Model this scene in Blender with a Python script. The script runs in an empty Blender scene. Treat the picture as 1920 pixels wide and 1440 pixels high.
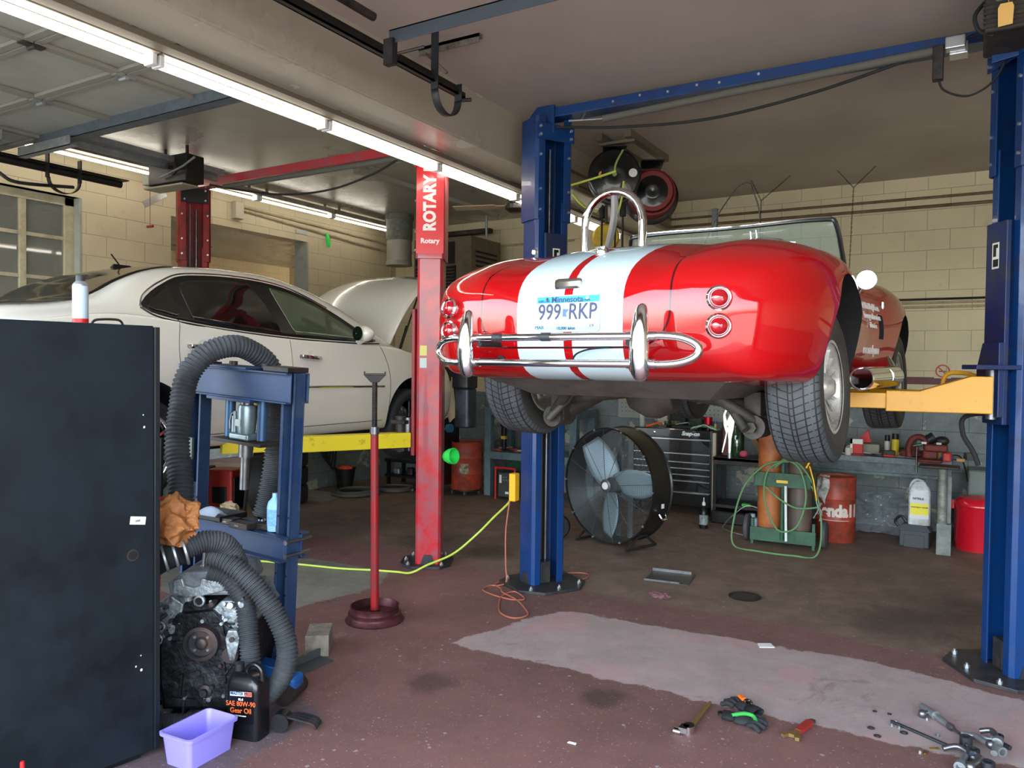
import bpy, bmesh, math, random
from mathutils import Vector, Matrix, Euler
from math import sin, cos, pi, radians as R
random.seed(7)
COL = bpy.context.scene.collection
SC = bpy.context.scene

# ---------------------------------------------------------------- materials
def lin(h):
    if isinstance(h, str):
        h = h.lstrip('#'); v = [int(h[i:i+2], 16)/255 for i in (0, 2, 4)]
        return [((c+.055)/1.055)**2.4 if c > .04045 else c/12.92 for c in v]
    return list(h)
_m = {}
def mat(name, col='#888888', rough=.5, metal=0, coat=0, bump=0, bscale=40, wear=None, wamt=.35, wscale=6, rvar=0, emit=0, alpha=1, trans=0, ior=1.45, spec=.5, wdetail=6):
    """principled material; wear = second colour mixed in by noise patches"""
    if name in _m: return _m[name]
    m = bpy.data.materials.new(name); m.use_nodes = True
    nt = m.node_tree; b = nt.nodes['Principled BSDF']; L = nt.links.new
    c = lin(col); b.inputs['Base Color'].default_value = (*c, 1)
    b.inputs['Roughness'].default_value = rough; b.inputs['Metallic'].default_value = metal
    b.inputs['Coat Weight'].default_value = coat; b.inputs['Coat Roughness'].default_value = .03
    b.inputs['Transmission Weight'].default_value = trans; b.inputs['IOR'].default_value = ior
    b.inputs['Specular IOR Level'].default_value = spec; b.inputs['Alpha'].default_value = alpha
    if emit:
        b.inputs['Emission Color'].default_value = (*c, 1); b.inputs['Emission Strength'].default_value = emit
    tc = nt.nodes.new('ShaderNodeTexCoord')
    if wear is not None or rvar:
        n = nt.nodes.new('ShaderNodeTexNoise'); n.inputs['Scale'].default_value = wscale
        n.inputs['Detail'].default_value = wdetail; n.inputs['Roughness'].default_value = .7
        L(tc.outputs['Object'], n.inputs['Vector'])
        if wear is not None:
            r = nt.nodes.new('ShaderNodeValToRGB')
            r.color_ramp.elements[0].position = 1-wamt-.22; r.color_ramp.elements[1].position = 1-wamt+.02
            r.color_ramp.elements[0].color = (*c, 1); r.color_ramp.elements[1].color = (*lin(wear), 1)
            L(n.outputs['Fac'], r.inputs['Fac']); L(r.outputs['Color'], b.inputs['Base Color'])
        if rvar:
            mr = nt.nodes.new('ShaderNodeMapRange'); mr.inputs['To Min'].default_value = max(.02, rough-rvar); mr.inputs['To Max'].default_value = min(1, rough+rvar)
            mr.inputs['From Min'].default_value = .3; mr.inputs['From Max'].default_value = .7
            L(n.outputs['Fac'], mr.inputs['Value']); L(mr.outputs['Result'], b.inputs['Roughness'])
    if bump:
        n2 = nt.nodes.new('ShaderNodeTexNoise'); n2.inputs['Scale'].default_value = bscale; n2.inputs['Detail'].default_value = 5
        L(tc.outputs['Object'], n2.inputs['Vector'])
        bp = nt.nodes.new('ShaderNodeBump'); bp.inputs['Strength'].default_value = bump; bp.inputs['Distance'].default_value = .01
        L(n2.outputs['Fac'], bp.inputs['Height']); L(bp.outputs['Normal'], b.inputs['Normal'])
    _m[name] = m
    return m
class NT:
    """tiny node-graph helper"""
    def __init__(s, name):
        s.m = bpy.data.materials.new(name); s.m.use_nodes = True; s.t = s.m.node_tree; s.b = s.t.nodes['Principled BSDF']
    def n(s, typ, **k):
        x = s.t.nodes.new('ShaderNode'+typ)
        for a, v in k.items(): setattr(x, a, v)
        return x
    def l(s, a, b): s.t.links.new(a, b)
    def put(s, sock, v):
        if isinstance(v, (int, float)): sock.default_value = v
        elif isinstance(v, (tuple, list)): sock.default_value = (*v, 1) if len(v) == 3 and len(sock.default_value) == 4 else v
        else: s.l(v, sock)
    def math(s, op, a, b=0, c=0):
        x = s.n('Math', operation=op); s.put(x.inputs[0], a); s.put(x.inputs[1], b); s.put(x.inputs[2], c); return x.outputs[0]
    def noise(s, vec, scale, detail=5, rough=.6, dist=0):
        x = s.n('TexNoise'); s.l(vec, x.inputs['Vector']); x.inputs['Scale'].default_value = scale; x.inputs['Detail'].default_value = detail
        x.inputs['Roughness'].default_value = rough; x.inputs['Distortion'].default_value = dist; return x.outputs['Fac']
    def mix(s, fac, a, b):
        x = s.n('Mix', data_type='RGBA'); s.put(x.inputs[0], fac); s.put(x.inputs[6], a); s.put(x.inputs[7], b); return x.outputs[2]
    def ss(s, v, lo, hi, a=0, b=1):
        x = s.n('MapRange', interpolation_type='SMOOTHSTEP'); s.put(x.inputs[0], v); x.inputs[1].default_value = lo; x.inputs[2].default_value = hi
        x.inputs[3].default_value = a; x.inputs[4].default_value = b; return x.outputs[0]
    def bump(s, h, strength=.3, dist=.01):
        x = s.n('Bump'); x.inputs['Strength'].default_value = strength; x.inputs['Distance'].default_value = dist; s.l(h, x.inputs['Height']); s.l(x.outputs[0], s.b.inputs['Normal'])

# ---------------------------------------------------------------- mesh builder
class MB:
    def __init__(s): s.bm = bmesh.new(); s.M = Matrix(); s.mi = 0
    def _add(s, vs, fs, smooth=False):
        bv = [s.bm.verts.new(s.M @ Vector(v)) for v in vs]
        for f in fs:
            try:
                q = s.bm.faces.new([bv[i] for i in f]); q.smooth = smooth; q.material_index = s.mi
            except ValueError: pass
        return s
    def box(s, x0, y0, z0, x1, y1, z1):
        v = [(x, y, z) for z in (z0, z1) for y in (y0, y1) for x in (x0, x1)]
        return s._add(v, [(0, 2, 3, 1), (4, 5, 7, 6), (0, 1, 5, 4), (2, 6, 7, 3), (0, 4, 6, 2), (1, 3, 7, 5)])
    def cbox(s, c, d, rz=0, rx=0, ry=0):
        """box by centre and size, rotated"""
        o = s.M.copy(); s.M = s.M @ Matrix.Translation(c) @ Euler((rx, ry, rz)).to_matrix().to_4x4()
        s.box(-d[0]/2, -d[1]/2, -d[2]/2, d[0]/2, d[1]/2, d[2]/2); s.M = o; return s
    def rbox(s, x0, y0, z0, x1, y1, z1, r=.01, n=3):
        """box with rounded vertical edges and softly bevelled rims"""
        pts = rrect((x0+x1)/2, (y0+y1)/2, x1-x0, y1-y0, max(r, .001), n)
        e = min(r*.6, (z1-z0)*.3); pi_ = rrect((x0+x1)/2, (y0+y1)/2, x1-x0-2*e, y1-y0-2*e, max(r-e, .0005), n)
        k = len(pts); rings = [(pi_, z0), (pts, z0+e), (pts, z1-e), (pi_, z1)]
        vs = [(p[0], p[1], z) for P, z in rings for p in P]
        fs = [tuple(range(k))[::-1], tuple(range(3*k, 4*k))]
        for j in range(3):
            for i in range(k): fs.append((j*k+i, j*k+(i+1) % k, (j+1)*k+(i+1) % k, (j+1)*k+i))
        return s._add(vs, fs)
    def prism(s, poly, z0, z1):
        k = len(poly); vs = [(p[0], p[1], z0) for p in poly]+[(p[0], p[1], z1) for p in poly]
        return s._add(vs, [tuple(range(k))[::-1], tuple(range(k, 2*k))]+[(i, (i+1) % k, k+(i+1) % k, k+i) for i in range(k)])
    def prismv(s, poly, o, u, v, w):
        """polygon in the plane (o;u,v) extruded along w"""
        o, u, v, w = map(Vector, (o, u, v, w)); k = len(poly); a = [o+u*p[0]+v*p[1] for p in poly]
        return s._add([tuple(p) for p in a]+[tuple(p+w) for p in a], [tuple(range(k))[::-1], tuple(range(k, 2*k))]+[(i, (i+1) % k, k+(i+1) % k, k+i) for i in range(k)])
    def cyl(s, a, b, r, r2=None, n=16, caps=True, smooth=True):
        a, b = Vector(a), Vector(b); r2 = r if r2 is None else r2; d = (b-a)
        if d.length < 1e-6: return s
        q = d.to_track_quat('Z', 'Y'); X, Y = q @ Vector((1, 0, 0)), q @ Vector((0, 1, 0)); vs = []
        for p, rr in ((a, r), (b, r2)):
            for i in range(n):
                t = 2*pi*i/n; vs.append(tuple(p+X*(rr*cos(t))+Y*(rr*sin(t))))
        s._add(vs, [(i, (i+1) % n, n+(i+1) % n, n+i) for i in range(n)], smooth)
        if caps:
            s._add(vs[:n], [tuple(range(n))[::-1]]); s._add(vs[n:], [tuple(range(n))])
        return s
    def tube(s, pts, r, n=8, closed=False, rf=None, smooth=True):
        P = [Vector(p) for p in pts]; k = len(P); vs = []; prev = None
        for i, p in enumerate(P):
            t = (P[(i+1) % k]-P[i-1]) if closed else (P[min(i+1, k-1)]-P[max(i-1, 0)])
            if t.length < 1e-9: t = Vector((0, 0, 1))
            t.normalize()
            if prev is None:
                u = Vector((0, 0, 1)) if abs(t.z) < .9 else Vector((1, 0, 0)); u = (u-t*u.dot(t)).normalized()
            else:
                u = (prev-t*prev.dot(t)); u = u.normalized() if u.length > 1e-6 else prev
            prev = u; w = t.cross(u); rr = rf(i, k) if rf else r
            for j in range(n):
                a = 2*pi*j/n; vs.append(tuple(p+u*(rr*cos(a))+w*(rr*sin(a))))
        fs = [(i*n+j, i*n+(j+1) % n, ((i+1) % k)*n+(j+1) % n, ((i+1) % k)*n+j) for i in range(k if closed else k-1) for j in range(n)]
        if not closed: fs += [tuple(range(n))[::-1], tuple(range((k-1)*n, k*n))]
        return s._add(vs, fs, smooth)
    def lathe(s, prof, c=(0, 0, 0), ax=(0, 0, 1), n=32, smooth=True):
        """profile [(r, h)] turned round the axis"""
        q = Vector(ax).to_track_quat('Z', 'Y'); c = Vector(c); vs = []; k = len(prof)
        for r_, h in prof:
            for i in range(n):
                a = 2*pi*i/n; vs.append(tuple(c+q @ Vector((r_*cos(a), r_*sin(a), h))))
        fs = [(j*n+i, j*n+(i+1) % n, (j+1)*n+(i+1) % n, (j+1)*n+i) for j in range(k-1) for i in range(n)]
        if prof[0][0] > 1e-5: fs.append(tuple(range(n))[::-1]) if s.caps else None
        if prof[-1][0] > 1e-5: fs.append(tuple(range((k-1)*n, k*n))) if s.caps else None
        s._add(vs, [f for f in fs if f], smooth)
        return s
    caps = True
    def ball(s, c, r, sc=(1, 1, 1), n=14):
        o = s.M.copy(); s.M = s.M @ Matrix.Translation(c) @ Matrix.Diagonal((*sc, 1))
        s.lathe([(r*sin(pi*i/n) if 0 < i < n else 0, -r*cos(pi*i/n)) for i in range(n+1)], n=n*2); s.M = o; return s
    def grid(s, f, nu, nv, smooth=True, cu=False):
        vs = [f(i/(nu-(0 if cu else 1)), j/(nv-1)) for j in range(nv) for i in range(nu)]
        return s._add(vs, [(j*nu+i, j*nu+(i+1) % nu, (j+1)*nu+(i+1) % nu, (j+1)*nu+i) for j in range(nv-1) for i in range(nu if cu else nu-1)], smooth)
    def hexnut(s, c, r, h, ax=(0, 0, 1)):
        return s.cyl(c, Vector(c)+Vector(ax).normalized()*h, r, n=6, smooth=False)

def rrect(cx, cy, w, h, r, n=4):
    r = min(r, w/2-1e-5, h/2-1e-5); out = []
    for sx, sy, a0 in ((1, 1, 0), (-1, 1, 90), (-1, -1, 180), (1, -1, 270)):
        for i in range(n+1):
            a = R(a0+90*i/n); out.append((cx+sx*(w/2-r)+r*cos(a), cy+sy*(h/2-r)+r*sin(a)))
    return out
def cr(P, n=8, closed=False):
    """Catmull-Rom through the points"""
    P = [Vector(p) for p in P]; k = len(P); out = []
    for i in range(k if closed else k-1):
        a, b, c, d = (P[(i-1) % k], P[i], P[(i+1) % k], P[(i+2) % k]) if closed else (P[max(i-1, 0)], P[i], P[i+1], P[min(i+2, k-1)])
        for j in range(n):
            t = j/n; out.append(.5*((2*b)+(c-a)*t+(2*a-5*b+4*c-d)*t*t+(3*b-a-3*c+d)*t**3))
    if not closed: out.append(P[-1])
    return out
def arc(c, r, a0, a1, n, u=(1, 0, 0), v=(0, 0, 1)):
    c, u, v = Vector(c), Vector(u), Vector(v)
    return [c+u*(r*cos(R(a0+(a1-a0)*i/n)))+v*(r*sin(R(a0+(a1-a0)*i/n))) for i in range(n+1)]
def thing(name, label, cat, loc=(0, 0, 0), rz=0, group=None):
    o = bpy.data.objects.new(name, None); COL.objects.link(o); o.location = loc; o.rotation_euler = (0, 0, rz)
    o.empty_display_size = .05; o['label'] = label; o['category'] = cat
    if group: o['group'] = group
    return o
def wmat(o):
    m = Matrix.Translation(o.location) @ o.rotation_euler.to_matrix().to_4x4() @ Matrix.Diagonal((*o.scale, 1))
    return wmat(o.parent) @ m if o.parent else m
def part(name, mb, m, parent=None, w=False, bev=0, sub=0, label=None, sharp=42):
    """link one mesh; w=True: builder holds world coordinates"""
    if w and parent is not None: mb.bm.transform(wmat(parent).inverted())
    bmesh.ops.recalc_face_normals(mb.bm, faces=mb.bm.faces)
    mb.bm.normal_update()
    for e in mb.bm.edges:
        if len(e.link_faces) == 2 and e.calc_face_angle(0) > R(sharp): e.smooth = False
    me = bpy.data.meshes.new(name); mb.bm.to_mesh(me); mb.bm.free()
    for mm in (m if isinstance(m, (list, tuple)) else [m]): me.materials.append(mm)
    o = bpy.data.objects.new(name, me); COL.objects.link(o)
    if parent is not None: o.parent = parent
    if bev:
        b = o.modifiers.new('b', 'BEVEL'); b.width = bev; b.segments = 2; b.limit_method = 'ANGLE'; b.angle_limit = R(40)
    if sub:
        q = o.modifiers.new('s', 'SUBSURF'); q.levels = sub; q.render_levels = sub
    if label: o['label'] = label
    return o
def tag(o, label, cat, group=None):
    o['label'] = label; o['category'] = cat
    if group: o['group'] = group
    return o
def solo(name, label, cat, mb, m, base=None, group=None, **k):
    """a thing that is one mesh, origin moved to base"""
    if base is not None: mb.bm.transform(Matrix.Translation(-Vector(base)))
    o = part(name, mb, m, **k)
    if base is not None: o.location = base
    return tag(o, label, cat, group)
def struct(name, mb, m, **k):
    o = part(name, mb, m, **k); o['kind'] = 'structure'; return o
def kids(o): return [c for c in bpy.data.objects if c.parent == o]
def dup(root, loc, rz=None, label=None, group=None):
    r = root.copy(); COL.objects.link(r); r.location = loc
    if rz is not None: r.rotation_euler = (0, 0, rz)
    if label: r['label'] = label
    if group: r['group'] = group
    for ch in kids(root):
        c = ch.copy(); COL.objects.link(c); c.parent = r
        for g in kids(ch):
            d = g.copy(); COL.objects.link(d); d.parent = c
    return r
def text(name, s, size, m, parent, loc, xd, yd, depth=.0015, align='CENTER', sx=1, world=True, bold=0, shear=0):
    """lettering as a mesh lying in the plane of xd, yd"""
    cu = bpy.data.curves.new(name, 'FONT'); cu.body = s; cu.size = size; cu.extrude = depth; cu.align_x = align; cu.align_y = 'CENTER'; cu.offset = bold; cu.shear = shear
    cu.resolution_u = 3
    t = bpy.data.objects.new(name+'_t', cu); COL.objects.link(t)
    bpy.context.view_layer.update()
    me = bpy.data.meshes.new_from_object(t.evaluated_get(bpy.context.evaluated_depsgraph_get()))
    bpy.data.objects.remove(t); bpy.data.curves.remove(cu)
    X = Vector(xd).normalized(); Y = Vector(yd); Y = (Y-X*Y.dot(X)).normalized(); Z = X.cross(Y)
    M = Matrix((X, Y, Z)).transposed().to_4x4(); M.translation = Vector(loc)
    me.transform(Matrix.Diagonal((sx, 1, 1, 1))); me.transform(M)
    if world and parent is not None: me.transform(wmat(parent).inverted())
    me.materials.clear(); me.materials.append(m); me.name = name
    o = bpy.data.objects.new(name, me); COL.objects.link(o); o.parent = parent
    return o
def boolean(o, cutter, op='DIFFERENCE'):
    b = o.modifiers.new('c', 'BOOLEAN'); b.object = cutter; b.operation = op; b.solver = 'EXACT'
    try: b.material_mode = 'TRANSFER'
    except Exception: pass
def bake(o, cutters=()):
    """apply the modifiers and drop the cutters"""
    bpy.context.view_layer.update()
    me = bpy.data.meshes.new_from_object(o.evaluated_get(bpy.context.evaluated_depsgraph_get())); o.modifiers.clear(); o.data = me
    for c in cutters: bpy.data.objects.remove(c)
    return o
def smooth(o, ang=35):
    me = o.data
    for p in me.polygons: p.use_smooth = True
    bm = bmesh.new(); bm.from_mesh(me)
    for e in bm.edges:
        if len(e.link_faces) == 2 and e.calc_face_angle(0) > R(ang): e.smooth = False
    bm.to_mesh(me); bm.free()

# ---------------------------------------------------------------- camera
def set_camera():
    yaw, p, r = R(30.73), R(1.40), R(.643)
    f = Vector((-sin(yaw)*cos(p), cos(yaw)*cos(p), -sin(p))); rt = Vector((cos(yaw), sin(yaw), 0)); up = rt.cross(f)
    X = rt*cos(r)+up*sin(r); Y = -rt*sin(r)+up*cos(r)
    M = Matrix((X, Y, -f)).transposed().to_4x4(); M.translation = (0, 0, 1.65)
    cd = bpy.data.cameras.new('camera'); c = bpy.data.objects.new('camera', cd); COL.objects.link(c); c.matrix_world = M
    cd.sensor_width = 36; cd.lens = 1445*36/1920; cd.clip_start = .05; cd.clip_end = 500; SC.camera = c
set_camera()
vs_ = SC.view_settings; vs_.view_transform = 'Standard'; vs_.look = 'None'; vs_.gamma = 1; vs_.exposure = .0; vs_.use_curve_mapping = False

# common materials
BLK = mat('black_paint', '#0b0c0f', .45, coat=.1, rvar=.1)
DARK = mat('dark_steel', '#2a2c30', .5, .6, wear='#4a4038', wamt=.35, rvar=.1)
STEEL = mat('worn_steel', '#7d8086', .38, .9, wear='#5a5650', rvar=.12)
GALV = mat('galvanised_steel', '#a8adb0', .45, .75, wear='#8d9296', wscale=14, wamt=.5)
ZINC = mat('zinc_bolt', '#c9ced2', .3, .9)
CHROME = mat('chrome', '#e6e8ea', .07, 1)
RUB = mat('black_rubber', '#1b1c1e', .75, bump=.15, bscale=90)
WHITEP = mat('white_plastic', '#dfe2e2', .4)
# ================================================================ THE SETTING
CZ, BX0, BX1, BZ, WL, WB, WR, FY = 3.62, -3.46, -3.12, 3.24, -7.35, 8.95, 4.2, .35
def block_wall(name, base, horiz, low=None, zlow=1.05, stain=None, mort='#8f8670'):
    """painted concrete block; horiz = 'x' or 'y' running direction; lower grey zone with flaking paint"""
    t = NT(name); g = t.n('NewGeometry'); sp = t.n('SeparateXYZ'); t.l(g.outputs['Position'], sp.inputs[0])
    cv = t.n('CombineXYZ'); t.l(sp.outputs[0 if horiz == 'x' else 1], cv.inputs[0]); t.l(sp.outputs[2], cv.inputs[1])
    br = t.n('TexBrick'); t.l(cv.outputs[0], br.inputs['Vector']); br.inputs['Scale'].default_value = 1
    br.inputs['Brick Width'].default_value = .41; br.inputs['Row Height'].default_value = .205; br.inputs['Mortar Size'].default_value = .0035
    br.inputs['Mortar Smooth'].default_value = .4; br.inputs['Bias'].default_value = -.4
    P = g.outputs['Position']; n1 = t.noise(P, 1.3, 5); n2 = t.noise(P, 7, 6, .7); n3 = t.noise(P, 60, 4)
    c = t.mix(t.ss(n1, .35, .7), lin(base), [v*.86 for v in lin(base)])
    c = t.mix(t.ss(n2, .60, .78, 0, .5), c, lin('#a8875a') if stain is None else lin(stain))
    c = t.mix(t.math('MULTIPLY', br.outputs['Fac'], .75), c, lin(mort))
    if low:
        lowm = t.math('LESS_THAN', sp.outputs[2], zlow)
        fl = t.math('GREATER_THAN', t.noise(P, 3.2, 9, .72, .3), .585)
        lc = t.mix(t.ss(n2, .3, .75), lin(low), [v*.7 for v in lin(low)])
        lc = t.mix(t.math('MULTIPLY', br.outputs['Fac'], .8), lc, lin('#3c4244'))
        lc = t.mix(fl, lc, lin('#a3a193')); c = t.mix(lowm, c, lc)
    t.l(c, t.b.inputs['Base Color']); t.b.inputs['Roughness'].default_value = .55
    h = t.math('SUBTRACT', t.math('MULTIPLY', n3, .12), t.math('MULTIPLY', br.outputs['Fac'], 1.0)); t.bump(h, .5, .006)
    return t.m
MW_back = block_wall('cream_block_back', '#cfc4a0', 'x', low='#707b7e', zlow=1.28)
MW_left = block_wall('cream_block_left', '#cdc0a0', 'y', low='#707a79', zlow=1.05)
MW_ext = block_wall('tan_block', '#a99f86', 'x')
def paint_ceiling(name, col, rough=.35, fleck=.25):
    t = NT(name); g = t.n('NewGeometry'); P = g.outputs['Position']; n1 = t.noise(P, .8, 5, .6); n2 = t.noise(P, 9, 5, .7)
    c = t.mix(t.ss(n1, .35, .7), lin(col), [v*.88 for v in lin(col)]); c = t.mix(t.ss(n2, .72, .80, 0, fleck), c, lin('#cfc9c0'))
    t.l(c, t.b.inputs['Base Color']); t.l(t.ss(n1, .3, .7, rough-.08, rough+.12), t.b.inputs['Roughness']); t.bump(t.noise(P, 2.2, 3), .25, .02); return t.m
M_ceilR = paint_ceiling('taupe_ceiling_paint', '#b5aaa0', .5)
M_ceilL = paint_ceiling('grey_ceiling_paint', '#989589', .3, .05)
M_beam = paint_ceiling('beam_gloss_paint', '#a89f90', .2, 0)
M_jamb = mat('pale_blue_jamb_paint', '#9fa59b', .5, wear='#8d9086', wscale=5)

def floor_mat():
    t = NT('painted_shop_floor'); g = t.n('NewGeometry'); P = g.outputs['Position']; sp = t.n('SeparateXYZ'); t.l(P, sp.inputs[0])
    x, y = sp.outputs[0], sp.outputs[1]
    big = t.noise(P, .7, 6, .65, .4); mid = t.noise(P, 3.2, 7, .7, .3); fine = t.noise(P, 22, 6, .75); spk = t.noise(P, 55, 3, .6)
    wob = t.math('MULTIPLY', t.math('SUBTRACT', t.noise(P, 2.5, 8, .7), .5), .22); wob2 = t.math('MULTIPLY', t.math('SUBTRACT', t.noise(P, 9, 6, .7), .5), .10)
    w = t.math('ADD', wob, wob2)
    red = t.mix(t.ss(big, .35, .65), lin('#7b5955'), lin('#6a4f4a'))           # red oxide paint
    brown = t.mix(t.ss(mid, .3, .7), lin('#7c685b'), lin('#6b5a4f'))           # worn, oil-browned paint
    far = t.ss(t.math('ADD', t.math('ADD', y, t.math('MULTIPLY', x, .06)), t.math('MULTIPLY', t.math('SUBTRACT', big, .5), .8)), 4.95, 5.15)
    c = t.mix(far, red, brown)
    c = t.mix(t.ss(mid, .62, .72, 0, .6), c, lin('#94776e')); c = t.mix(t.ss(t.noise(P, 1.7, 7, .75, .6), .60, .70, 0, .7), c, lin('#54473f'))
    def patch(c, halfs, col, amt=1.0):
        """convex polygon given as half planes a x + b y + d > 0"""
        m = None
        for a, b, d in halfs:
            v = t.math('ADD', t.math('ADD', t.math('MULTIPLY', x, a), t.math('MULTIPLY', y, b)), d); v = t.math('ADD', v, w); v = t.ss(v, -.008, .012)
            m = v if m is None else t.math('MULTIPLY', m, v)
        return t.mix(t.math('MULTIPLY', m, amt), c, col)
    conc = t.mix(t.ss(mid, .3, .7), lin('#a89896'), lin('#988a87')); conc = t.mix(t.ss(fine, .5, .7, 0, .55), conc, lin('#a99a98')); conc = t.mix(t.ss(t.noise(P, 1.9, 6, .7), .52, .62, 0, .5), conc, lin('#b48a8c'))
    def hp(p, q):                                                              # half plane left of p->q
        dx, dy = q[0]-p[0], q[1]-p[1]; L = math.hypot(dx, dy); return (-dy/L, dx/L, (dy*p[0]-dx*p[1])/L)
    def poly(pts): return [hp(pts[i], pts[(i+1) % len(pts)]) for i in range(len(pts))]
    c = patch(c, poly([(-2.62, 3.72), (-1.0, 3.72), (.35, 3.82), (.45, 4.55), (-.35, 4.75), (-2.35, 4.62)]), conc)
    grey = t.mix(t.ss(mid, .3, .7), lin('#85857c'), lin('#74736b'))
    c = patch(c, poly([(-5.6, 3.4), (-3.9, 3.55), (-3.72, 4.35), (-3.95, 4.75), (-5.6, 4.6)]), grey)
    c = patch(c, poly([(-9, -3), (-2.3, -3), (-2.55, 2.6), (-3.3, 2.9), (-9, 2.9)]), t.mix(t.ss(mid, .4, .6), lin('#6a6064'), lin('#585054')), .8)
    c = patch(c, poly([(-7.4, 6.55), (-6.6, 6.7), (-6.7, 7.3), (-7.4, 7.25)]), lin('#8f8f86'), .8)
    c = t.mix(t.ss(fine, .66, .71, 0, .8), c, lin('#a39497')); c = t.mix(t.ss(spk, .68, .72, 0, .7), c, lin('#b7a9ab'))
    scr = t.noise(P, 14, 9, .82, 1.2); c = t.mix(t.ss(scr, .60, .66, 0, .5), c, lin('#a58f90')); c = t.mix(t.ss(scr, .40, .34, 0, .45), c, lin('#4c3c38'))
    c = t.mix(t.ss(t.noise(P, 90, 3, .7), .64, .68, 0, .55), c, lin('#b5a6a6')); c = t.mix(t.ss(t.noise(P, 130, 2, .6), .36, .32, 0, .4), c, lin('#453634'))
    # paint chips and dark oil stains
    vo = t.n('TexVoronoi'); t.l(P, vo.inputs['Vector']); vo.inputs['Scale'].default_value = 11; chip = t.ss(t.math('ADD', vo.outputs['Distance'], t.math('MULTIPLY', t.math('SUBTRACT', fine, .5), .25)), .105, .075); gate = t.math('GREATER_THAN', t.noise(P, 3, 3), .46)
    vq = t.n('TexVoronoi'); t.l(P, vq.inputs['Vector']); vq.inputs['Scale'].default_value = 34; c = t.mix(t.math('MULTIPLY', t.ss(vq.outputs['Distance'], .15, .10), t.math('MULTIPLY', t.math('GREATER_THAN', t.noise(P, 6, 3), .5), .75)), c, lin('#a89da0'))
    c = t.mix(t.math('MULTIPLY', t.math('MULTIPLY', chip, gate), .8), c, lin('#a1979a')); c = t.mix(t.ss(t.noise(P, 2.3, 8, .78, .8), .56, .66, 0, .4), c, lin('#5a403c'))
    for sx, sy, r_ in ((-2.4, 3.2, .18), (-1.55, 3.5, .16), (-.35, 5.55, .5), (.0, 6.1, .5), (-3.6, 5.7, .35), (-4.3, 5.8, .5), (-2.55, 6.3, .14), (-1.9, 8.6, .35), (-1.35, 5.7, .12)):
        dx = t.math('SUBTRACT', x, sx); dy = t.math('SUBTRACT', y, sy); d = t.math('SQRT', t.math('ADD', t.math('MULTIPLY', dx, dx), t.math('MULTIPLY', dy, dy)))
        d = t.math('ADD', d, t.math('MULTIPLY', w, 1.5)); c = t.mix(t.ss(d, r_, r_*.3, 0, .55), c, lin('#2f2926'))
    t.l(c, t.b.inputs['Base Color']); t.l(t.ss(mid, .3, .7, .5, .75), t.b.inputs['Roughness']); t.b.inputs['Specular IOR Level'].default_value = .35; t.bump(t.math('ADD', fine, t.math('MULTIPLY', mid, .6)), .25, .004)
    return t.m
m = MB(); m.box(WL-3.8, -.6, -.15, WR+.2, WB+1.6, 0); struct('floor', m, floor_mat())
m = MB(); m.box(-40, -45, -.2, 40, -.6, -.02); struct('trim_1', m, mat('outdoor_asphalt', '#8f8d88', .9, bump=.3, bscale=30, wear='#7b7974'))
m = MB(); m.box(BX1, FY-.2, CZ, WR+.2, WB+.2, CZ+.2); struct('ceiling', m, M_ceilR)
m = MB(); m.box(WL-.25, FY-.2, CZ-.0, BX0, WB+.2, CZ+.2); struct('ceiling_left', m, M_ceilL)
m = MB(); m.box(BX0, FY-.2, BZ, BX1, WB+.2, CZ+.2); struct('trim_2', m, M_beam, bev=.012)
m = MB(); m.box(WL-.3, WB, 0, WR+.2, WB+.22, CZ); struct('wall_back', m, MW_back)
# left wall: window hole y 1.9..4.25 z 1.3..3.19; pass-through y 5.22..7.2 z 0..3.21
m = MB()
for y0, y1, z0, z1 in ((FY-.2, 1.6, 0, CZ), (1.6, 4.26, 0, 1.9), (1.6, 4.26, 3.2, CZ), (4.26, 5.22, 0, CZ), (5.22, 7.2, 3.2, CZ), (7.2, WB, 0, CZ)):
    m.box(WL-.22, y0, z0, WL, y1, z1)
struct('wall_left', m, MW_left)
m = MB(); m.box(WL-.221, 7.175, 0, WL+.004, 7.201, 3.2); m.box(WL-.2, 4.24, 1.9, WL+.003, 4.262, 3.2); struct('trim_3', m, M_jamb)
m = MB(); m.box(WR, FY, 0, WR+.2, WB, CZ); struct('wall_right', m, MW_left)
# front wall with two open door bays; unseen right one widened for more daylight
m = MB(); m.box(WL-.22, FY-.2, 3.25, WR+.2, FY, CZ); m.box(WL-.22, FY-.2, 0, -6.9, FY, 3.25); m.box(-3.5, FY-.2, 0, -3.1, FY, 3.25); m.box(3.8, FY-.2, 0, WR+.2, FY, 3.25)
struct('wall_front', m, MW_ext)
# room beyond the pass-through
m = MB(); m.box(-11, 1.0, 3.42, WL-.22, 10.5, 3.5); struct('ceiling_beyond', m, M_ceilL)
m = MB(); m.box(-11, 10.3, 0, WL-.22, 10.5, 3.42); m.box(-11.2, 1, 0, -11, 10.5, 3.42); m.box(-11, .8, 0, WL-.22, 1, 3.42); struct('wall_beyond', m, MW_left)
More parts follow.
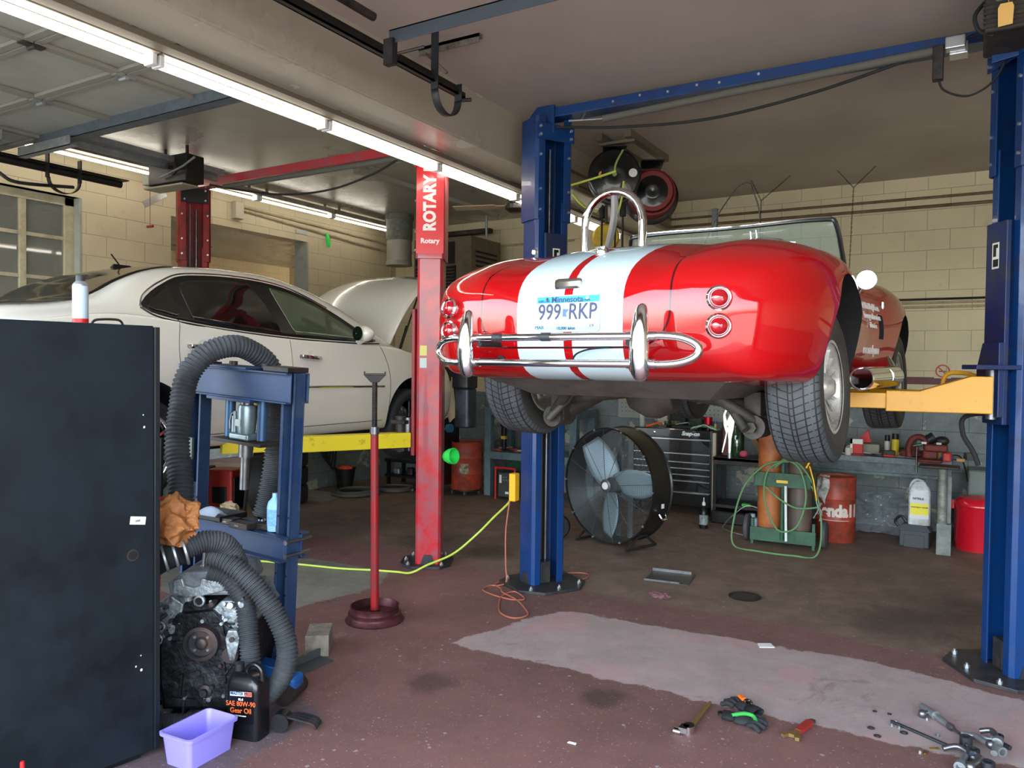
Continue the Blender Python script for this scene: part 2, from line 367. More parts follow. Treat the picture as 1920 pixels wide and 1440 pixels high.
# maroon stripe on the back wall, conduits, pipes
m = MB(); m.box(BX1-4, WB-.004, 1.50, WR, WB+.01, 1.575); struct('trim_4', m, mat('maroon_stripe_paint', '#5c2830', .5))
MPIPE = mat('cream_pipe', '#b6a98a', .45, wear='#8f8268'); MRUST = mat('rusty_pipe', '#7a6a50', .6, .3, wear='#5a4632')
def conduit(name, pts, r, mm, label, group=None):
    m = MB(); m.tube(pts, r, 8); return solo(name, label, 'pipe', m, mm, base=pts[0], group=group)
conduit('water_pipe', [(-3.085, 5.9, 3.38), (-3.085, WB-.08, 3.40), (-3.05, WB-.03, 3.41), (1.9, WB-.03, 3.39)], .014, MRUST, 'upper thin brown pipe running along the top of the cream block wall')
conduit('water_pipe', [(-3.085, 6.3, 3.27), (-3.085, WB-.08, 3.31), (-3.05, WB-.03, 3.32), (1.9, WB-.03, 3.30)], .016, MRUST, 'lower thicker brown pipe running along the top of the cream block wall')
for i, z in enumerate((2.37, 2.335, 2.29)):
    conduit('conduit', [(-1.2, WB-.02, z), (.6, WB-.02, z), (WR, WB-.02, z)], .011, (DARK, MPIPE, MPIPE)[i], ('black topmost', 'cream middle', 'cream lowest')[i]+' of the three conduits on the back wall beside the right post')
m = MB(); m.box(-2.62, WB-.05, 3.15, -2.56, WB, 3.49)
solo('strut_channel', 'short upright grey strut channel on the back wall holding two brown pipes', 'bracket', m, GALV, base=(-2.59, WB, 3.15))
conduit('conduit', [(WL+.03, 6.1, 3.46), (WL+.03, 8.5, 3.40), (WL+.03, 8.75, 3.36), (WL+.03, 8.80, 3.2), (WL+.03, 8.8, 1.2)], .013, MPIPE, 'cream conduit bending down the far end of the left wall')
conduit('conduit', [(WL+.03, 6.1, 3.42), (WL+.03, 7.2, 3.36), (WL+.03, 8.9, 3.27), (WL+.1, WB-.03, 3.26), (-4.4, WB-.03, 3.26)], .013, MPIPE, 'cream conduit turning the corner from left wall to back wall')
conduit('conduit', [(-6.0, WB-.03, 3.0), (-3.6, WB-.03, 3.0)], .012, MPIPE, 'thin cream conduit on the back wall beside the dark heater, upper one')
conduit('conduit', [(-6.0, WB-.03, 2.95), (-3.6, WB-.03, 2.95)], .012, MPIPE, 'thin cream conduit on the back wall beside the dark heater, lower one')
m = MB(); m.rbox(WL, 6.0, 3.30, WL+.08, 6.12, 3.50, .01)
solo('junction_box', 'small cream junction box high on the left wall above the opening', 'electrical box', m, mat('cream_box', '#b5ad98', .5), base=(WL+.04, 6.06, 3.3))

# window in the left wall: steel frame, mullions, panes
GLS = mat('window_glass', '#7f8480', .03, trans=.0, alpha=.55, spec=.9, coat=.5)
MWF = mat('cream_window_frame', '#b9b196', .5, wear='#9a9075')
m = MB(); xw = WL-.12
m.box(xw-.03, 1.6, 1.9, xw+.03, 1.68, 3.2); m.box(xw-.03, 4.15, 1.9, xw+.03, 4.24, 3.2); m.box(xw-.03, 1.6, 3.12, xw+.03, 4.24, 3.2); m.box(xw-.03, 1.6, 1.9, xw+.03, 4.24, 1.97)
for yy in (2.70, 3.745): m.box(xw-.025, yy, 1.97, xw+.028, yy+.06, 3.12)
for zz in (2.40, 2.79): m.box(xw-.012, 1.68, zz, xw+.022, 4.15, zz+.035)
wf = struct('window_1', m, MWF, bev=.004)
for a, b in ((1.68, 2.70), (2.76, 3.745), (3.805, 4.15)):
    for c, d in ((1.97, 2.40), (2.435, 2.79), (2.825, 3.12)):
        m = MB(); m.box(xw-.004, a, c, xw+.001, b, d); part('pane', m, GLS, wf)
m = MB(); m.box(WL-.22, 1.6, 3.2, WL-.001, 4.25, 3.215); struct('trim_5', m, mat('lintel_paint', '#857f70', .6))

# ================================================================ CEILING LIGHTS
MEM = mat('fluorescent_tube', '#fff6e6', .4, emit=9); MFIX = mat('lamp_channel', '#9c9486', .45, wear='#7e766a')
def lamp(x, y0, y1, z, tubes, label, group, up=CZ):
    t = thing('fluorescent_light', label, 'ceiling light', (x, (y0+y1)/2, z), 0, group); L = y1-y0; h = L/2
    m = MB(); m.box(-.03, -h, .05, .06, h, .105); m.box(-.012, -h+.1, .105, .012, -h+.13, up-z); m.box(-.012, h-.13, .105, .012, h-.1, up-z); part('channel', m, MFIX, t, bev=.004)
    for dx in tubes:
        m = MB(); m.cyl((dx, -h+.03, .018), (dx, h-.03, .018), .0145, n=12); part('tube', m, MEM, t)
    for e in (-1, 1):
        m = MB(); m.rbox(-.045, e*(h-.014)-.013, -.004, .03, e*(h-.014)+.013, .055, .004); part('lamp_holder', m, WHITEP, t)
    return t
names = ['nearest the camera', 'second from the camera', 'third from the camera', 'fourth from the camera', 'by the blue post', 'behind the hoop of the red roadster', 'farthest one']
for i in range(6):
    y0 = 1.28+1.215*i-(.98 if i == 6 else 0)*0; lamp(-3.63, y0, y0+1.2, 3.165, (-.035, .0), 'lit fluorescent light in the beam row, '+names[i], 'fluorescent lights along the beam')
names = ['nearest the camera', 'beside the black opener', 'behind the opener', 'above the wall opening', 'second last before the far end', 'farthest, beside the flue pipe']
for i in range(6):
    y0 = 1.35+1.17*i; lamp(-6.93, y0, y0+1.15, 3.47, (-.03,), 'lit fluorescent light in the row near the left wall, '+names[i], 'fluorescent lights by the left wall', CZ)
# wall at the gap of the beam: electrical raceway above row one
m = MB(); m.box(-3.54, .5, 3.21, -3.46, 8.9, 3.24); solo('wire_raceway', 'long dusty metal wire raceway along the beam above the lamps', 'cable duct', m, mat('dusty_raceway', '#6f6658', .6, .2), base=(-3.50, 4.7, 3.21))

# ================================================================ DAYLIGHT
w = bpy.data.worlds.new('world'); SC.world = w; w.use_nodes = True; nt = w.node_tree; sky = nt.nodes.new('ShaderNodeTexSky')
sky.sky_type = 'NISHITA'; sky.sun_disc = False; sky.sun_elevation = R(42); sky.sun_rotation = R(20); sky.dust_density = 2.5; sky.air_density = 1.2
hs = nt.nodes.new('ShaderNodeHueSaturation'); hs.inputs['Saturation'].default_value = .5; nt.links.new(sky.outputs[0], hs.inputs['Color']); nt.links.new(hs.outputs[0], nt.nodes['Background'].inputs[0]); nt.nodes['Background'].inputs[1].default_value = 1.7
for cx in (-5.2, .35):
    ld = bpy.data.lights.new('portal', 'AREA'); ld.shape = 'RECTANGLE'; ld.size = 3.4 if cx < -3 else 6.9; ld.size_y = 3.25; ld.cycles.is_portal = True
    lo = bpy.data.objects.new('portal', ld); COL.objects.link(lo); lo.location = (cx, FY-.1, 1.62); lo.rotation_euler = (R(90), 0, 0)
# ================================================================ RED ROADSTER
def interp_table(T, y):
    """Catmull-Rom through the rows of a station table keyed on the first column"""
    n = len(T)
    for i in range(n-1):
        if T[i][0] <= y <= T[i+1][0]+1e-9: break
    a, b, c, d = T[max(i-1, 0)], T[i], T[i+1], T[min(i+2, n-1)]
    t = (y-b[0])/(c[0]-b[0]); h = c[0]-b[0]; out = []
    for k in range(1, len(b)):
        m1 = (c[k]-a[k])/(c[0]-a[0])*h if a is not b else (c[k]-b[k]); m2 = (d[k]-b[k])/(d[0]-b[0])*h if d is not c else (c[k]-b[k])
        out.append((2*t**3-3*t*t+1)*b[k]+(t**3-2*t*t+t)*m1+(-2*t**3+3*t*t)*c[k]+(t**3-t*t)*m2)
    return out
def loft_body(T, ys, half, nseg=7):
    """half(row) -> control points (x, z) bottom centre -> top centre; mirrored; closed at both ends"""
    mb = MB(); rings = []
    for y in ys:
        P = cr([(p[0], p[1], 0) for p in half(interp_table(T, y))], nseg)
        Rr = [(max(p.x, 0), y, p.y) for p in P]; rings.append(Rr+[(-p[0], p[1], p[2]) for p in Rr[-2:0:-1]])
    k = len(rings[0]); vs = [v for r_ in rings for v in r_]
    fs = [(j*k+i, j*k+(i+1) % k, (j+1)*k+(i+1) % k, (j+1)*k+i) for j in range(len(rings)-1) for i in range(k)]
    fs += [tuple(range(k))[::-1], tuple(range((len(rings)-1)*k, len(rings)*k))]
    mb._add(vs, fs, True); return mb
#      y     hw    zb    zm    xs   zs    zc
RT = [(-.862, .34, .535, .585, .22, .640, .642),
      (-.855, .47, .47, .58, .34, .700, .702),
      (-.835, .63, .425, .58, .42, .745, .748),
      (-.79, .725, .38, .58, .49, .795, .797),
      (-.70, .815, .345, .58, .55, .842, .850),
      (-.55, .878, .333, .59, .595, .895, .907),
      (-.35, .915, .322, .60, .625, .940, .955),
      (-.10, .93, .315, .59, .64, .965, .985),
      (.12, .93, .315, .59, .64, .970, .995),
      (.40, .89, .32, .60, .63, .955, .985),
      (.70, .80, .33, .58, .61, .935, .950),
      (1.2, .765, .32, .56, .60, .905, .930),
      (1.6, .785, .32, .57, .62, .935, .935),
      (2.0, .835, .33, .58, .63, .975, .905),
      (2.3, .850, .33, .57, .63, .980, .865),
      (2.6, .81, .34, .55, .60, .925, .80),
      (2.85, .70, .36, .52, .48, .80, .70),
      (3.0, .50, .41, .50, .32, .64, .58),
      (3.06, .28, .45, .50, .16, .55, .53)]
def rhalf(q):
    hw, zb, zm, xs, zs, zc = q
    return [(0, zb), (.45*hw, zb), (.78*hw, zb+.008), (.935*hw, zb+.07*(zs-zb)+.01), (hw, zm), (.99*hw, zm+.42*(zs-zm)), (.915*hw, zm+.80*(zs-zm)), (xs, zs), (xs*.66, zs*.5+zc*.5-.012), (xs*.33, zc-.003), (0, zc)]
def roadster_paint():
    t = NT('red_and_white_striped_paint'); tc = t.n('TexCoord'); sp = t.n('SeparateXYZ'); t.l(tc.outputs['Object'], sp.inputs[0]); x, y, z = sp.outputs
    ax = t.math('ABSOLUTE', x)
    white = t.math('MULTIPLY', t.math('LESS_THAN', ax, .250), t.math('GREATER_THAN', ax, .020))
    c = t.mix(white, lin('#a0050b'), lin('#bfd6dd'))
    # panel gap of the boot lid
    dx = t.math('SUBTRACT', ax, .30); dz = t.math('SUBTRACT', t.math('ADD', z, t.math('MULTIPLY', y, 0)), .62)
    ddx = t.math('MAXIMUM', dx, 0); ddz = t.math('MAXIMUM', t.math('MULTIPLY', dz, -1), 0)
    d = t.math('SQRT', t.math('ADD', t.math('MULTIPLY', ddx, ddx), t.math('MULTIPLY', ddz, ddz)))
    gap = t.math('MULTIPLY', t.math('LESS_THAN', t.math('ABSOLUTE', t.math('SUBTRACT', d, .145)), .0042), t.math('LESS_THAN', y, .1))
    c = t.mix(t.math('MULTIPLY', gap, 1), c, lin('#3a0508'))
    # door gaps
    door = t.math('MULTIPLY', t.math('LESS_THAN', t.math('ABSOLUTE', t.math('SUBTRACT', t.math('ABSOLUTE', t.math('SUBTRACT', y, 1.12)), .27)), .003), t.math('GREATER_THAN', z, .46))
    c = t.mix(door, c, lin('#3a0508'))
    t.l(c, t.b.inputs['Base Color']); t.b.inputs['Roughness'].default_value = .45; t.b.inputs['Specular IOR Level'].default_value = .05; t.b.inputs['Coat Weight'].default_value = 1; t.b.inputs['Coat Roughness'].default_value = .02
    return t.m
CARX, CARY, CARZ, CARR = -1.371, 3.70, 1.25, R(-3.7)
roadster = thing('roadster', 'red open roadster with white racing stripes raised on the blue lift', 'car', (CARX, CARY, CARZ), CARR)
MRED = roadster_paint(); MRED1 = mat('plain_red_paint', '#c90a12', .22, coat=1)
MIN = mat('black_interior', '#0c0c0d', .8)
ys = [-.862, -.855, -.845, -.835, -.82, -.79, -.75, -.70, -.63]+[-.55+.1*i for i in range(35)]+[2.92, 2.97, 3.0, 3.03, 3.06]
mb = loft_body(RT, ys, rhalf)
body = part('body', mb, [MRED, MIN], roadster)
cut = []
def cutter(mb):
    mb.bm.faces.ensure_lookup_table()
    o = part('cutter', mb, [MIN], roadster); cut.append(o); boolean(body, o); return o
for yy, zz, rr in ((.04, .44, .378), (2.29, .40, .37)):
    for s in (-1, 1):
        m = MB(); m.cyl((s*.54, yy, zz), (s*1.0, yy, zz), rr, n=48); cutter(m)
m = MB(); m.prism([(p[0], p[1]) for p in rrect(0, .86, 1.06, .86, .2, 6)], .52, 1.3); cutter(m)
m = MB(); m.cbox((.80, 1.62, .66), (.16, .10, .15)); m.cbox((-.80, 1.62, .66), (.16, .10, .15)); cutter(m)
m = MB(); m.prism([(p[0], p[1]) for p in rrect(0, 3.1, .5, .3, .08, 5)], .42, .60); cutter(m)
bpy.context.view_layer.update(); bake(body, cut); smooth(body, 32)
# hidden trunk floor, tank and chassis
MUND = mat('grey_undercoat', '#54504e', .7, wear='#3b3835', wscale=5, bump=.2)
m = MB(); m._add([(-.56, -.66, .345), (.60, -.66, .345), (.66, .50, .345), (-.60, .50, .345), (-.42, -.46, .262), (.46, -.46, .262), (.52, .48, .262), (-.48, .48, .262)], [(0, 1, 2, 3), (7, 6, 5, 4), (0, 4, 5, 1), (1, 5, 6, 2), (2, 6, 7, 3), (3, 7, 4, 0)]); part('fuel_tank', m, MUND, roadster, bev=.012)
m = MB()
for s in (-1, 1): m.cyl((s*.38, .5, .29), (s*.38, 2.7, .29), .05); m.cyl((s*.38, .5, .29), (s*.30, -.1, .33), .045)
m.cyl((-.38, 1.0, .29), (.38, 1.0, .29), .045); m.cyl((-.38, 1.8, .29), (.38, 1.8, .29), .045); m.box(-.18, .9, .25, .18, 2.4, .38)
part('chassis_frame', m, DARK, roadster)
# rear axle, arms, dampers
m = MB(); m.lathe([(0, -.14), (.09, -.12), (.13, -.03), (.13, .03), (.09, .12), (0, .14)], c=(0, .02, .27), ax=(1, 0, 0)); m.cyl((-.14, .02, .27), (-.54, 0, .22), .032); m.cyl((.14, .02, .27), (.54, 0, .22), .032)
part('differential', m, mat('dirty_cast_iron', '#4a4643', .6, .4, wear='#2f2b28'), roadster, bev=.004)
for s in (-1, 1):
    m = MB(); m.cyl((s*.30, .30, .33), (s*.56, -.02, .13), .045, .055); m.cyl((s*.30, -.25, .33), (s*.56, -.06, .14), .026); m.cyl((s*.535, -.10, .13), (s*.535, .06, .13), .055); m.cyl((s*.40, -.1, .26), (s*.52, -.16, .12), .02)
    m.hexnut((s*.535, -.115, .13), .025, .02, (0, -1, 0)); m.cbox((s*.52, 0, .2), (.08, .14, .18)); part('suspension_arm', m, mat('dirty_cast_iron'), roadster, bev=.004)
# wheels
def tyre_mat():
    t = NT('tyre_rubber'); tc = t.n('TexCoord'); sp = t.n('SeparateXYZ'); t.l(tc.outputs['Object'], sp.inputs[0]); x, y, z = sp.outputs
    # object space: x = axle, tread cut by radius
    rad = t.math('SQRT', t.math('ADD', t.math('MULTIPLY', y, y), t.math('MULTIPLY', z, z))); ang = t.math('ARCTAN2', z, y); ax = t.math('ABSOLUTE', x)
    def groove(v, per, wd):
        f = t.math('FRACT', t.math('DIVIDE', v, per)); return t.math('LESS_THAN', t.math('ABSOLUTE', t.math('SUBTRACT', f, .5)), wd/per)
    g1 = groove(t.math('ADD', ax, .012), .043, .0032)
    side = t.math('ADD', t.math('MULTIPLY', ang, 1.0), t.math('MULTIPLY', ax, 1.1))
    g2 = groove(side, .098, .0075)
    g2 = t.math('MULTIPLY', g2, t.math('GREATER_THAN', t.math('FRACT', t.math('DIVIDE', t.math('ADD', ax, .012), .086)), .08))
    g = t.math('MAXIMUM', g1, g2); tread = t.ss(rad, .302, .306)
    g = t.math('MULTIPLY', g, tread)
    c = t.mix(t.ss(t.noise(tc.outputs['Object'], 9), .3, .7), lin('#454a4e'), lin('#393c3f')); side_c = t.mix(t.ss(t.noise(tc.outputs['Object'], 5), .3, .7), lin('#2c2b2a'), lin('#3a3734'))
    c = t.mix(tread, side_c, c); c = t.mix(g, c, lin('#0d0e10')); t.l(c, t.b.inputs['Base Color']); t.b.inputs['Roughness'].default_value = .62
    t.bump(t.math('MULTIPLY', g, -1), .8, .006); return t.m
MTY = tyre_mat()
def tyre_prof(w, r, rr):
    h = w/2; return [(rr, -h*.82), (rr+.012, -h*.96), ((r+rr)/2, -h*1.06), (r-.03, -h*1.0), (r-.010, -h*.93), (r-.002, -h*.80), (r, -h*.4), (r+.001, 0), (r, h*.4), (r-.002, h*.80), (r-.010, h*.93), (r-.03, h*1.0), ((r+rr)/2, h*1.06), (rr+.012, h*.96), (rr, h*.82)]
MALU = mat('cast_aluminium_wheel', '#c4c2bc', .38, .45, wear='#8a8378', wscale=8)
def wheel(parent, c, w, r, rr, s, ns=18, name='wheel', lean=0):
    """s=+1 the face looks to +x; a wheel is tyre > rim"""
    mb = MB(); mb.caps = False; mb.lathe(tyre_prof(w, r, rr), ax=(1, 0, 0), n=72); ty = part(name, mb, MTY, parent); ty.location = c; ty.rotation_euler = (0, lean, 0)
    h = w/2; mb = MB(); mb.caps = False
    # dished barrel, spokes like turbine fins, hub
    mb.lathe([(rr+.004, -h*.84), (rr-.012, -h*.8), (rr-.02, -h*.3), (rr-.018, h*.55), (rr-.008, h*.80), (rr+.006, h*.86), (rr+.010, h*.90), (rr+.002, h*.93), (rr-.006, h*.90)], ax=(1, 0, 0), n=48)
    mb.caps = True
    x0, x1 = sorted((s*h*.18, s*h*.5)); mb.lathe([(0, s*h*.10), (rr*.36, s*h*.12), (rr*.40, s*h*.34), (rr*.30, s*h*.62), (.055, s*h*.72), (.03, s*h*.95), (0, s*h*.98)], ax=(1, 0, 0), n=24)
    for i in range(ns):
        a = 2*pi*i/ns; o = mb.M.copy(); mb.M = mb.M @ Matrix.Rotation(a, 4, 'X') @ Matrix.Translation((0, 0, rr*.66)) @ Matrix.Rotation(.35, 4, 'Z')
        mb._add([(s*h*.15, -.008, -rr*.34), (s*h*.55, -.004, -rr*.34), (s*h*.55, .004, -rr*.34), (s*h*.15, .008, -rr*.34), (s*h*.1, -.010, rr*.31), (s*h*.72, -.006, rr*.31), (s*h*.72, .006, rr*.31), (s*h*.1, .010, rr*.31)], [(0, 1, 2, 3), (7, 6, 5, 4), (0, 4, 5, 1), (1, 5, 6, 2), (2, 6, 7, 3), (3, 7, 4, 0)]); mb.M = o
    mb.cyl((-h*.5, 0, 0), (s*h*.2, 0, 0), rr*.55, n=32)
    part('rim', mb, MALU, ty, bev=.0015)
    return ty
for s in (-1, 1):
    wheel(roadster, (s*.735+.02, 0, .315+(.045 if s < 0 else 0)), .222, .335, .20, s, lean=s*R(-3))
    wheel(roadster, (s*.71, 2.29, .315), .205, .325, .195, s, lean=s*R(-2))
# tail lamps
MLENS = mat('red_tail_lens', '#8e0714', .06, coat=1)
def section_y(x, z):
    """y on the tail where the body at this z reaches half-width x"""
    best = None
    for i in range(120):
        y = -.86+i*.006; q = interp_table(RT, y); P = cr([(p[0], p[1], 0) for p in rhalf(q)], 7)
        wmax = max([pp.x+(pp2.x-pp.x)*((z-pp.y)/(pp2.y-pp.y)) for pp, pp2 in zip(P[14:], P[15:]) if (pp.y-z)*(pp2.y-z) <= 0 and abs(pp2.y-pp.y) > 1e-6] or [0])
        if wmax >= x: return y
    return -.5
for s in (-1, 1):
    for zz in (.655, .553):
        yy = section_y(.625, zz)
        nrm = Vector((.42 if s > 0 else -.16, -.90, .12 if zz > .6 else -.02)).normalized(); p = Vector((s*.625, yy-(.022 if s < 0 else 0), zz))
        m = MB(); m.lathe([(.036, -.02), (.047, .0), (.048, .010), (.042, .018), (.036, .014), (.035, .002)], c=p, ax=nrm, n=32); b = part('tail_light_bezel', m, CHROME, roadster)
        m = MB(); m.lathe([(.036, .0), (.036, .012), (.030, .022), (.018, .030), (0, .033)], c=p, ax=nrm, n=28); part('tail_light_lens', m, MLENS, b)
# plate, badge handle, lid handle
MPL = mat('plate_white', '#dfe6e4', .35); MPB = mat('plate_blue', '#1f9fd6', .4); MNV = mat('plate_navy', '#1b2c55', .4); MLB = mat('plate_pale_blue', '#8fd0ea', .4)
py = -.868; tilt = Vector((0, .10, 1)).normalized()
pl = Vector((.0, py, .615)); m = MB(); m.prismv(rrect(0, 0, .305, .152, .012, 4), pl, (1, 0, 0), tilt, (0, .004, -.0004)); plate = part('licence_plate', m, MPL, roadster)
W_ = wmat(roadster)
def on_plate(nm, s, size, mm, u, v, **k): return text(nm, s, size, mm, plate, W_ @ (pl+Vector((u, -.0015, 0))+tilt*v), W_.to_3x3() @ Vector((1, 0, 0)), W_.to_3x3() @ tilt, .0012, **k)
m = MB(); m.prismv([(-.148, .044), (.148, .044), (.148, .072), (-.148, .072)], pl+Vector((0, -.0006, 0)), (1, 0, 0), tilt, (0, .001, 0)); part('plate_band', m, MPB, plate)
m = MB(); m.prismv([(-.148, -.072), (.148, -.072), (.148, -.052), (-.148, -.052)], pl+Vector((0, -.0006, 0)), (1, 0, 0), tilt, (0, .001, 0)); part('plate_band', m, MLB, plate)
on_plate('plate_state', 'Minnesota', .036, MNV, -.002, .057, bold=.0004); on_plate('plate_state', '.com', .018, MNV, .088, .053); on_plate('plate_state', 'EXPLORE', .014, MNV, -.112, .052)
on_plate('plate_number', '999', .094, MNV, -.083, .004, sx=.80, bold=.0008); on_plate('plate_number', 'RKP', .094, MNV, .073, .004, sx=.80, bold=.0008)
on_plate('plate_motto', '10,000 lakes', .018, MNV, .0, -.062, bold=.0004); on_plate('plate_sticker', 'MAR', .022, MNV, -.128, -.058); on_plate('plate_sticker', '19', .02, MNV, .118, -.052)
m = MB(); m.prismv([(-.014, -.018), (.008, -.018), (.002, -.004), (.016, .012), (-.014, .016)], pl+Vector((-.006, -.001, 0))+tilt*.004, (1, 0, 0), tilt, (0, .0012, 0)); part('plate_emblem', m, mat('plate_blue_map', '#3a62c4', .4), plate)
for u in (-.095, .095):
    m = MB(); m.cyl(pl+Vector((u, -.006, 0))+tilt*.062, pl+Vector((u, .03, 0))+tilt*.062, .006, n=10); part('plate_bolt', m, CHROME, plate)
m = MB(); m.cbox((0, py+.02, .735), (.128, .045, .048)); part('number_plate_lamp', m, CHROME, roadster, bev=.014)
m = MB(); m.lathe([(.0, .02), (.022, .018), (.03, .006), (.03, -.01)], c=(0, -.57, .905), ax=(0, -.35, .9), n=20); m.cbox((0, -.585, .92), (.05, .02, .012)); part('boot_handle', m, CHROME, roadster, bev=.002)
m = MB(); m.lathe([(.012, -.01), (.012, .012), (.006, .02), (0, .021)], c=(-.60, -.19, .992), n=12); m.cyl((-.60, -.19, .985), (-.60, -.19, 1.0), .018, n=12); part('aerial_stub', m, CHROME, roadster)
# bumper: two bars with D-shaped ends and two overriders
BY = -1.005
for zz in (.512, .410):
    m = MB(); pts = [(-.40, BY, zz)]+[(-.40+.8*i/12, BY-.02*sin(pi*i/12), zz) for i in range(1, 13)]; m.tube(pts, .0150, 12)
    for s in (-1, 1): m.tube([(s*.34, BY+.002, zz), (s*.455, BY+.004, zz)], .018, 12)
    part('bumper_bar', m, CHROME, roadster)
for s in (-1, 1):
    m = MB(); pts = cr([(s*.40, BY+.01, .512), (s*.48, BY+.012, .513), (s*.545, BY+.022, .505), (s*.588, BY+.040, .484), (s*.600, BY+.045, .461), (s*.588, BY+.040, .438), (s*.545, BY+.022, .417), (s*.48, BY+.012, .409), (s*.40, BY+.01, .410)], 7); m.tube(pts, .0155, 12); part('bumper_loop', m, CHROME, roadster)
    m = MB(); zs_ = [.345, .352, .375, .42, .47, .52, .57, .605, .625, .632]; ws = [.004, .022, .034, .038, .037, .034, .029, .024, .016, .003]
    def ovr(u, v, zs_=zs_, ws=ws, s=s):
        k = v*(len(zs_)-1); i = min(int(k), len(zs_)-2); f = k-i; z = zs_[i]*(1-f)+zs_[i+1]*f; wd = ws[i]*(1-f)+ws[i+1]*f; a = 2*pi*u
        return (s*.40+wd*cos(a), BY-.022+.02*((z-.48)/.15)**2+wd*.85*sin(a), z)
    m.grid(ovr, 20, 24, cu=True); part('overrider', m, CHROME, roadster)
    for zz in (.50, .43):
        m = MB(); m.cyl((s*.345, BY, zz-.012), (s*.345, -.82, zz-.012), .012); m.lathe([(.012, 0), (.026, .004), (.024, .02), (.012, .022)], c=(s*.345, -.83, zz-.012), ax=(0, -1, 0), n=16); part('bumper_mount', m, RUB, roadster)
m = MB(); m.tube(cr([(.03, -.87, .425), (.06, -.885, .45), (.12, -.885, .468), (.20, -.87, .475)], 5), .004, 6); part('trailing_cable', m, RUB, roadster)
for u in (-.235, .0):
    m = MB(); m.cyl((u-.02, BY-.012-.01, .512), (u+.02, BY-.012-.01, .512), .0168, n=14); part('tape_wrap', m, mat('black_tape', '#2a2c33', .5), roadster)
# roll hoop
m = MB(); hy = .52; pts = [(-.695, hy, .93), (-.695, hy, 1.25)]+arc((-.505, hy, 1.245), .19, 180, 0, 14)+[(-.315, hy, 1.25), (-.315, hy, .93)]; m.tube(pts, .0245, 14); hoop = part('roll_hoop', m, CHROME, roadster)
m = MB(); P = cr([(-.505, hy+.01, 1.425), (-.54, hy+.08, 1.30), (-.64, hy+.18, 1.12), (-.78, hy+.27, .93)], 6)
m.tube(P, .022, 8); part('hoop_brace', m, mat('brushed_chrome', '#c5c8ca', .35, .7), roadster)
# windscreen: curved frame and glass
WY = 1.24
def scr(u, v): x = (u*2-1); return Vector((x*(.675-.035*v), WY-.17*x*x+.10-.16*v, .90+.375*v-.03*v*x**4))
def frame_pts():
    L = [scr(0, v/8) for v in range(0, 8)]; T = [scr(.02+.96*i/24, .985+.015*sin(pi*i/24)) for i in range(25)]; Rg = [scr(1, v/8) for v in range(7, -1, -1)]
    return cr(L[:7]+[scr(.008, .95)]+T+[scr(.992, .95)]+Rg[1:], 2)
m = MB(); m.tube(frame_pts(), .013, 8); ws = part('windscreen_frame', m, mat('dark_chrome', '#55585c', .25, .9), roadster)
m = MB(); m.tube([scr(.02+.96*i/24, 1.0)+Vector((0, -.011, .006)) for i in range(25)], .006, 6); part('windscreen_trim', m, CHROME, ws)
m = MB(); m.grid(lambda u, v: tuple(scr(.01+.98*u, v)), 24, 6); o = part('windscreen_glass', m, mat('tinted_screen_glass', '#8fa096', .02, alpha=.38, spec=.7), ws)
sd = o.modifiers.new('t', 'SOLIDIFY'); sd.thickness = .004
m = MB(); m.tube(cr([(-.30, 1.05, .93), (-.30, 1.05, 1.0), (-.33, 1.08, 1.03)], 4), .008, 8); m.lathe([(.155, -.008), (.168, 0), (.155, .008), (.150, 0), (.155, -.008)], c=(-.40, .98, .99), ax=(0, -.9, .35), n=28); part('steering_wheel', m, BLK, roadster)
for s in (-1, 1):
    m = MB(); m.rbox(s*.30-.19, .55, .45, s*.30+.19, .72, .93, .06); m.rbox(s*.30-.20, .60, .45, s*.30+.20, 1.05, .60, .06); part('seat', m, mat('black_leather', '#141416', .55), roadster)
# fuel cap, mirror, side badge, exhaust
m = MB(); c = Vector((.555, .02, .935)); m.lathe([(.09, -.03), (.094, .005), (.090, .018), (.078, .022), (.074, .048), (.052, .064), (0, .069)], c=c, ax=(.1, -.12, 1), n=36); m.cbox(c+Vector((.095, 0, .035)), (.06, .04, .012), 0, 0, .1); m.tube([c+Vector((-.07, -.03, .05)), c+Vector((-.076, -.03, .10)), c+Vector((-.05, -.03, .105)), c+Vector((-.045, -.03, .065))], .006, 6); part('fuel_filler_cap', m, mat('cast_chrome', '#cdd5da', .22, .85), roadster, bev=.003)
m = MB(); c = Vector((.905, .44, .83)); m.lathe([(0, .03), (.03, .026), (.046, .010), (.048, 0), (.044, -.004)], c=c, ax=(-.09, 1, -.05), n=28); m.cyl(c+Vector((-.02, .02, -.03)), (.83, .48, .72), .007); mr = part('door_mirror', m, CHROME, roadster)
m = MB(); m.lathe([(.0, 0), (.045, 0), (.045, .002), (0, .002)], c=c+Vector((0, -.008, 0)), ax=(.09, -1, .05), n=28); part('mirror_glass', m, mat('mirror_glass', '#eef6fa', .02, 1), mr)
def side_x(y, z):
    P = cr([(p[0], p[1], 0) for p in rhalf(interp_table(RT, y))], 7)
    return max([a.x+(b.x-a.x)*((z-a.y)/(b.y-a.y)) for a, b in zip(P[14:], P[15:]) if (a.y-z)*(b.y-z) <= 0 and abs(b.y-a.y) > 1e-6] or [.8])
MLET = mat('white_lettering', '#d8d0cc', .5)
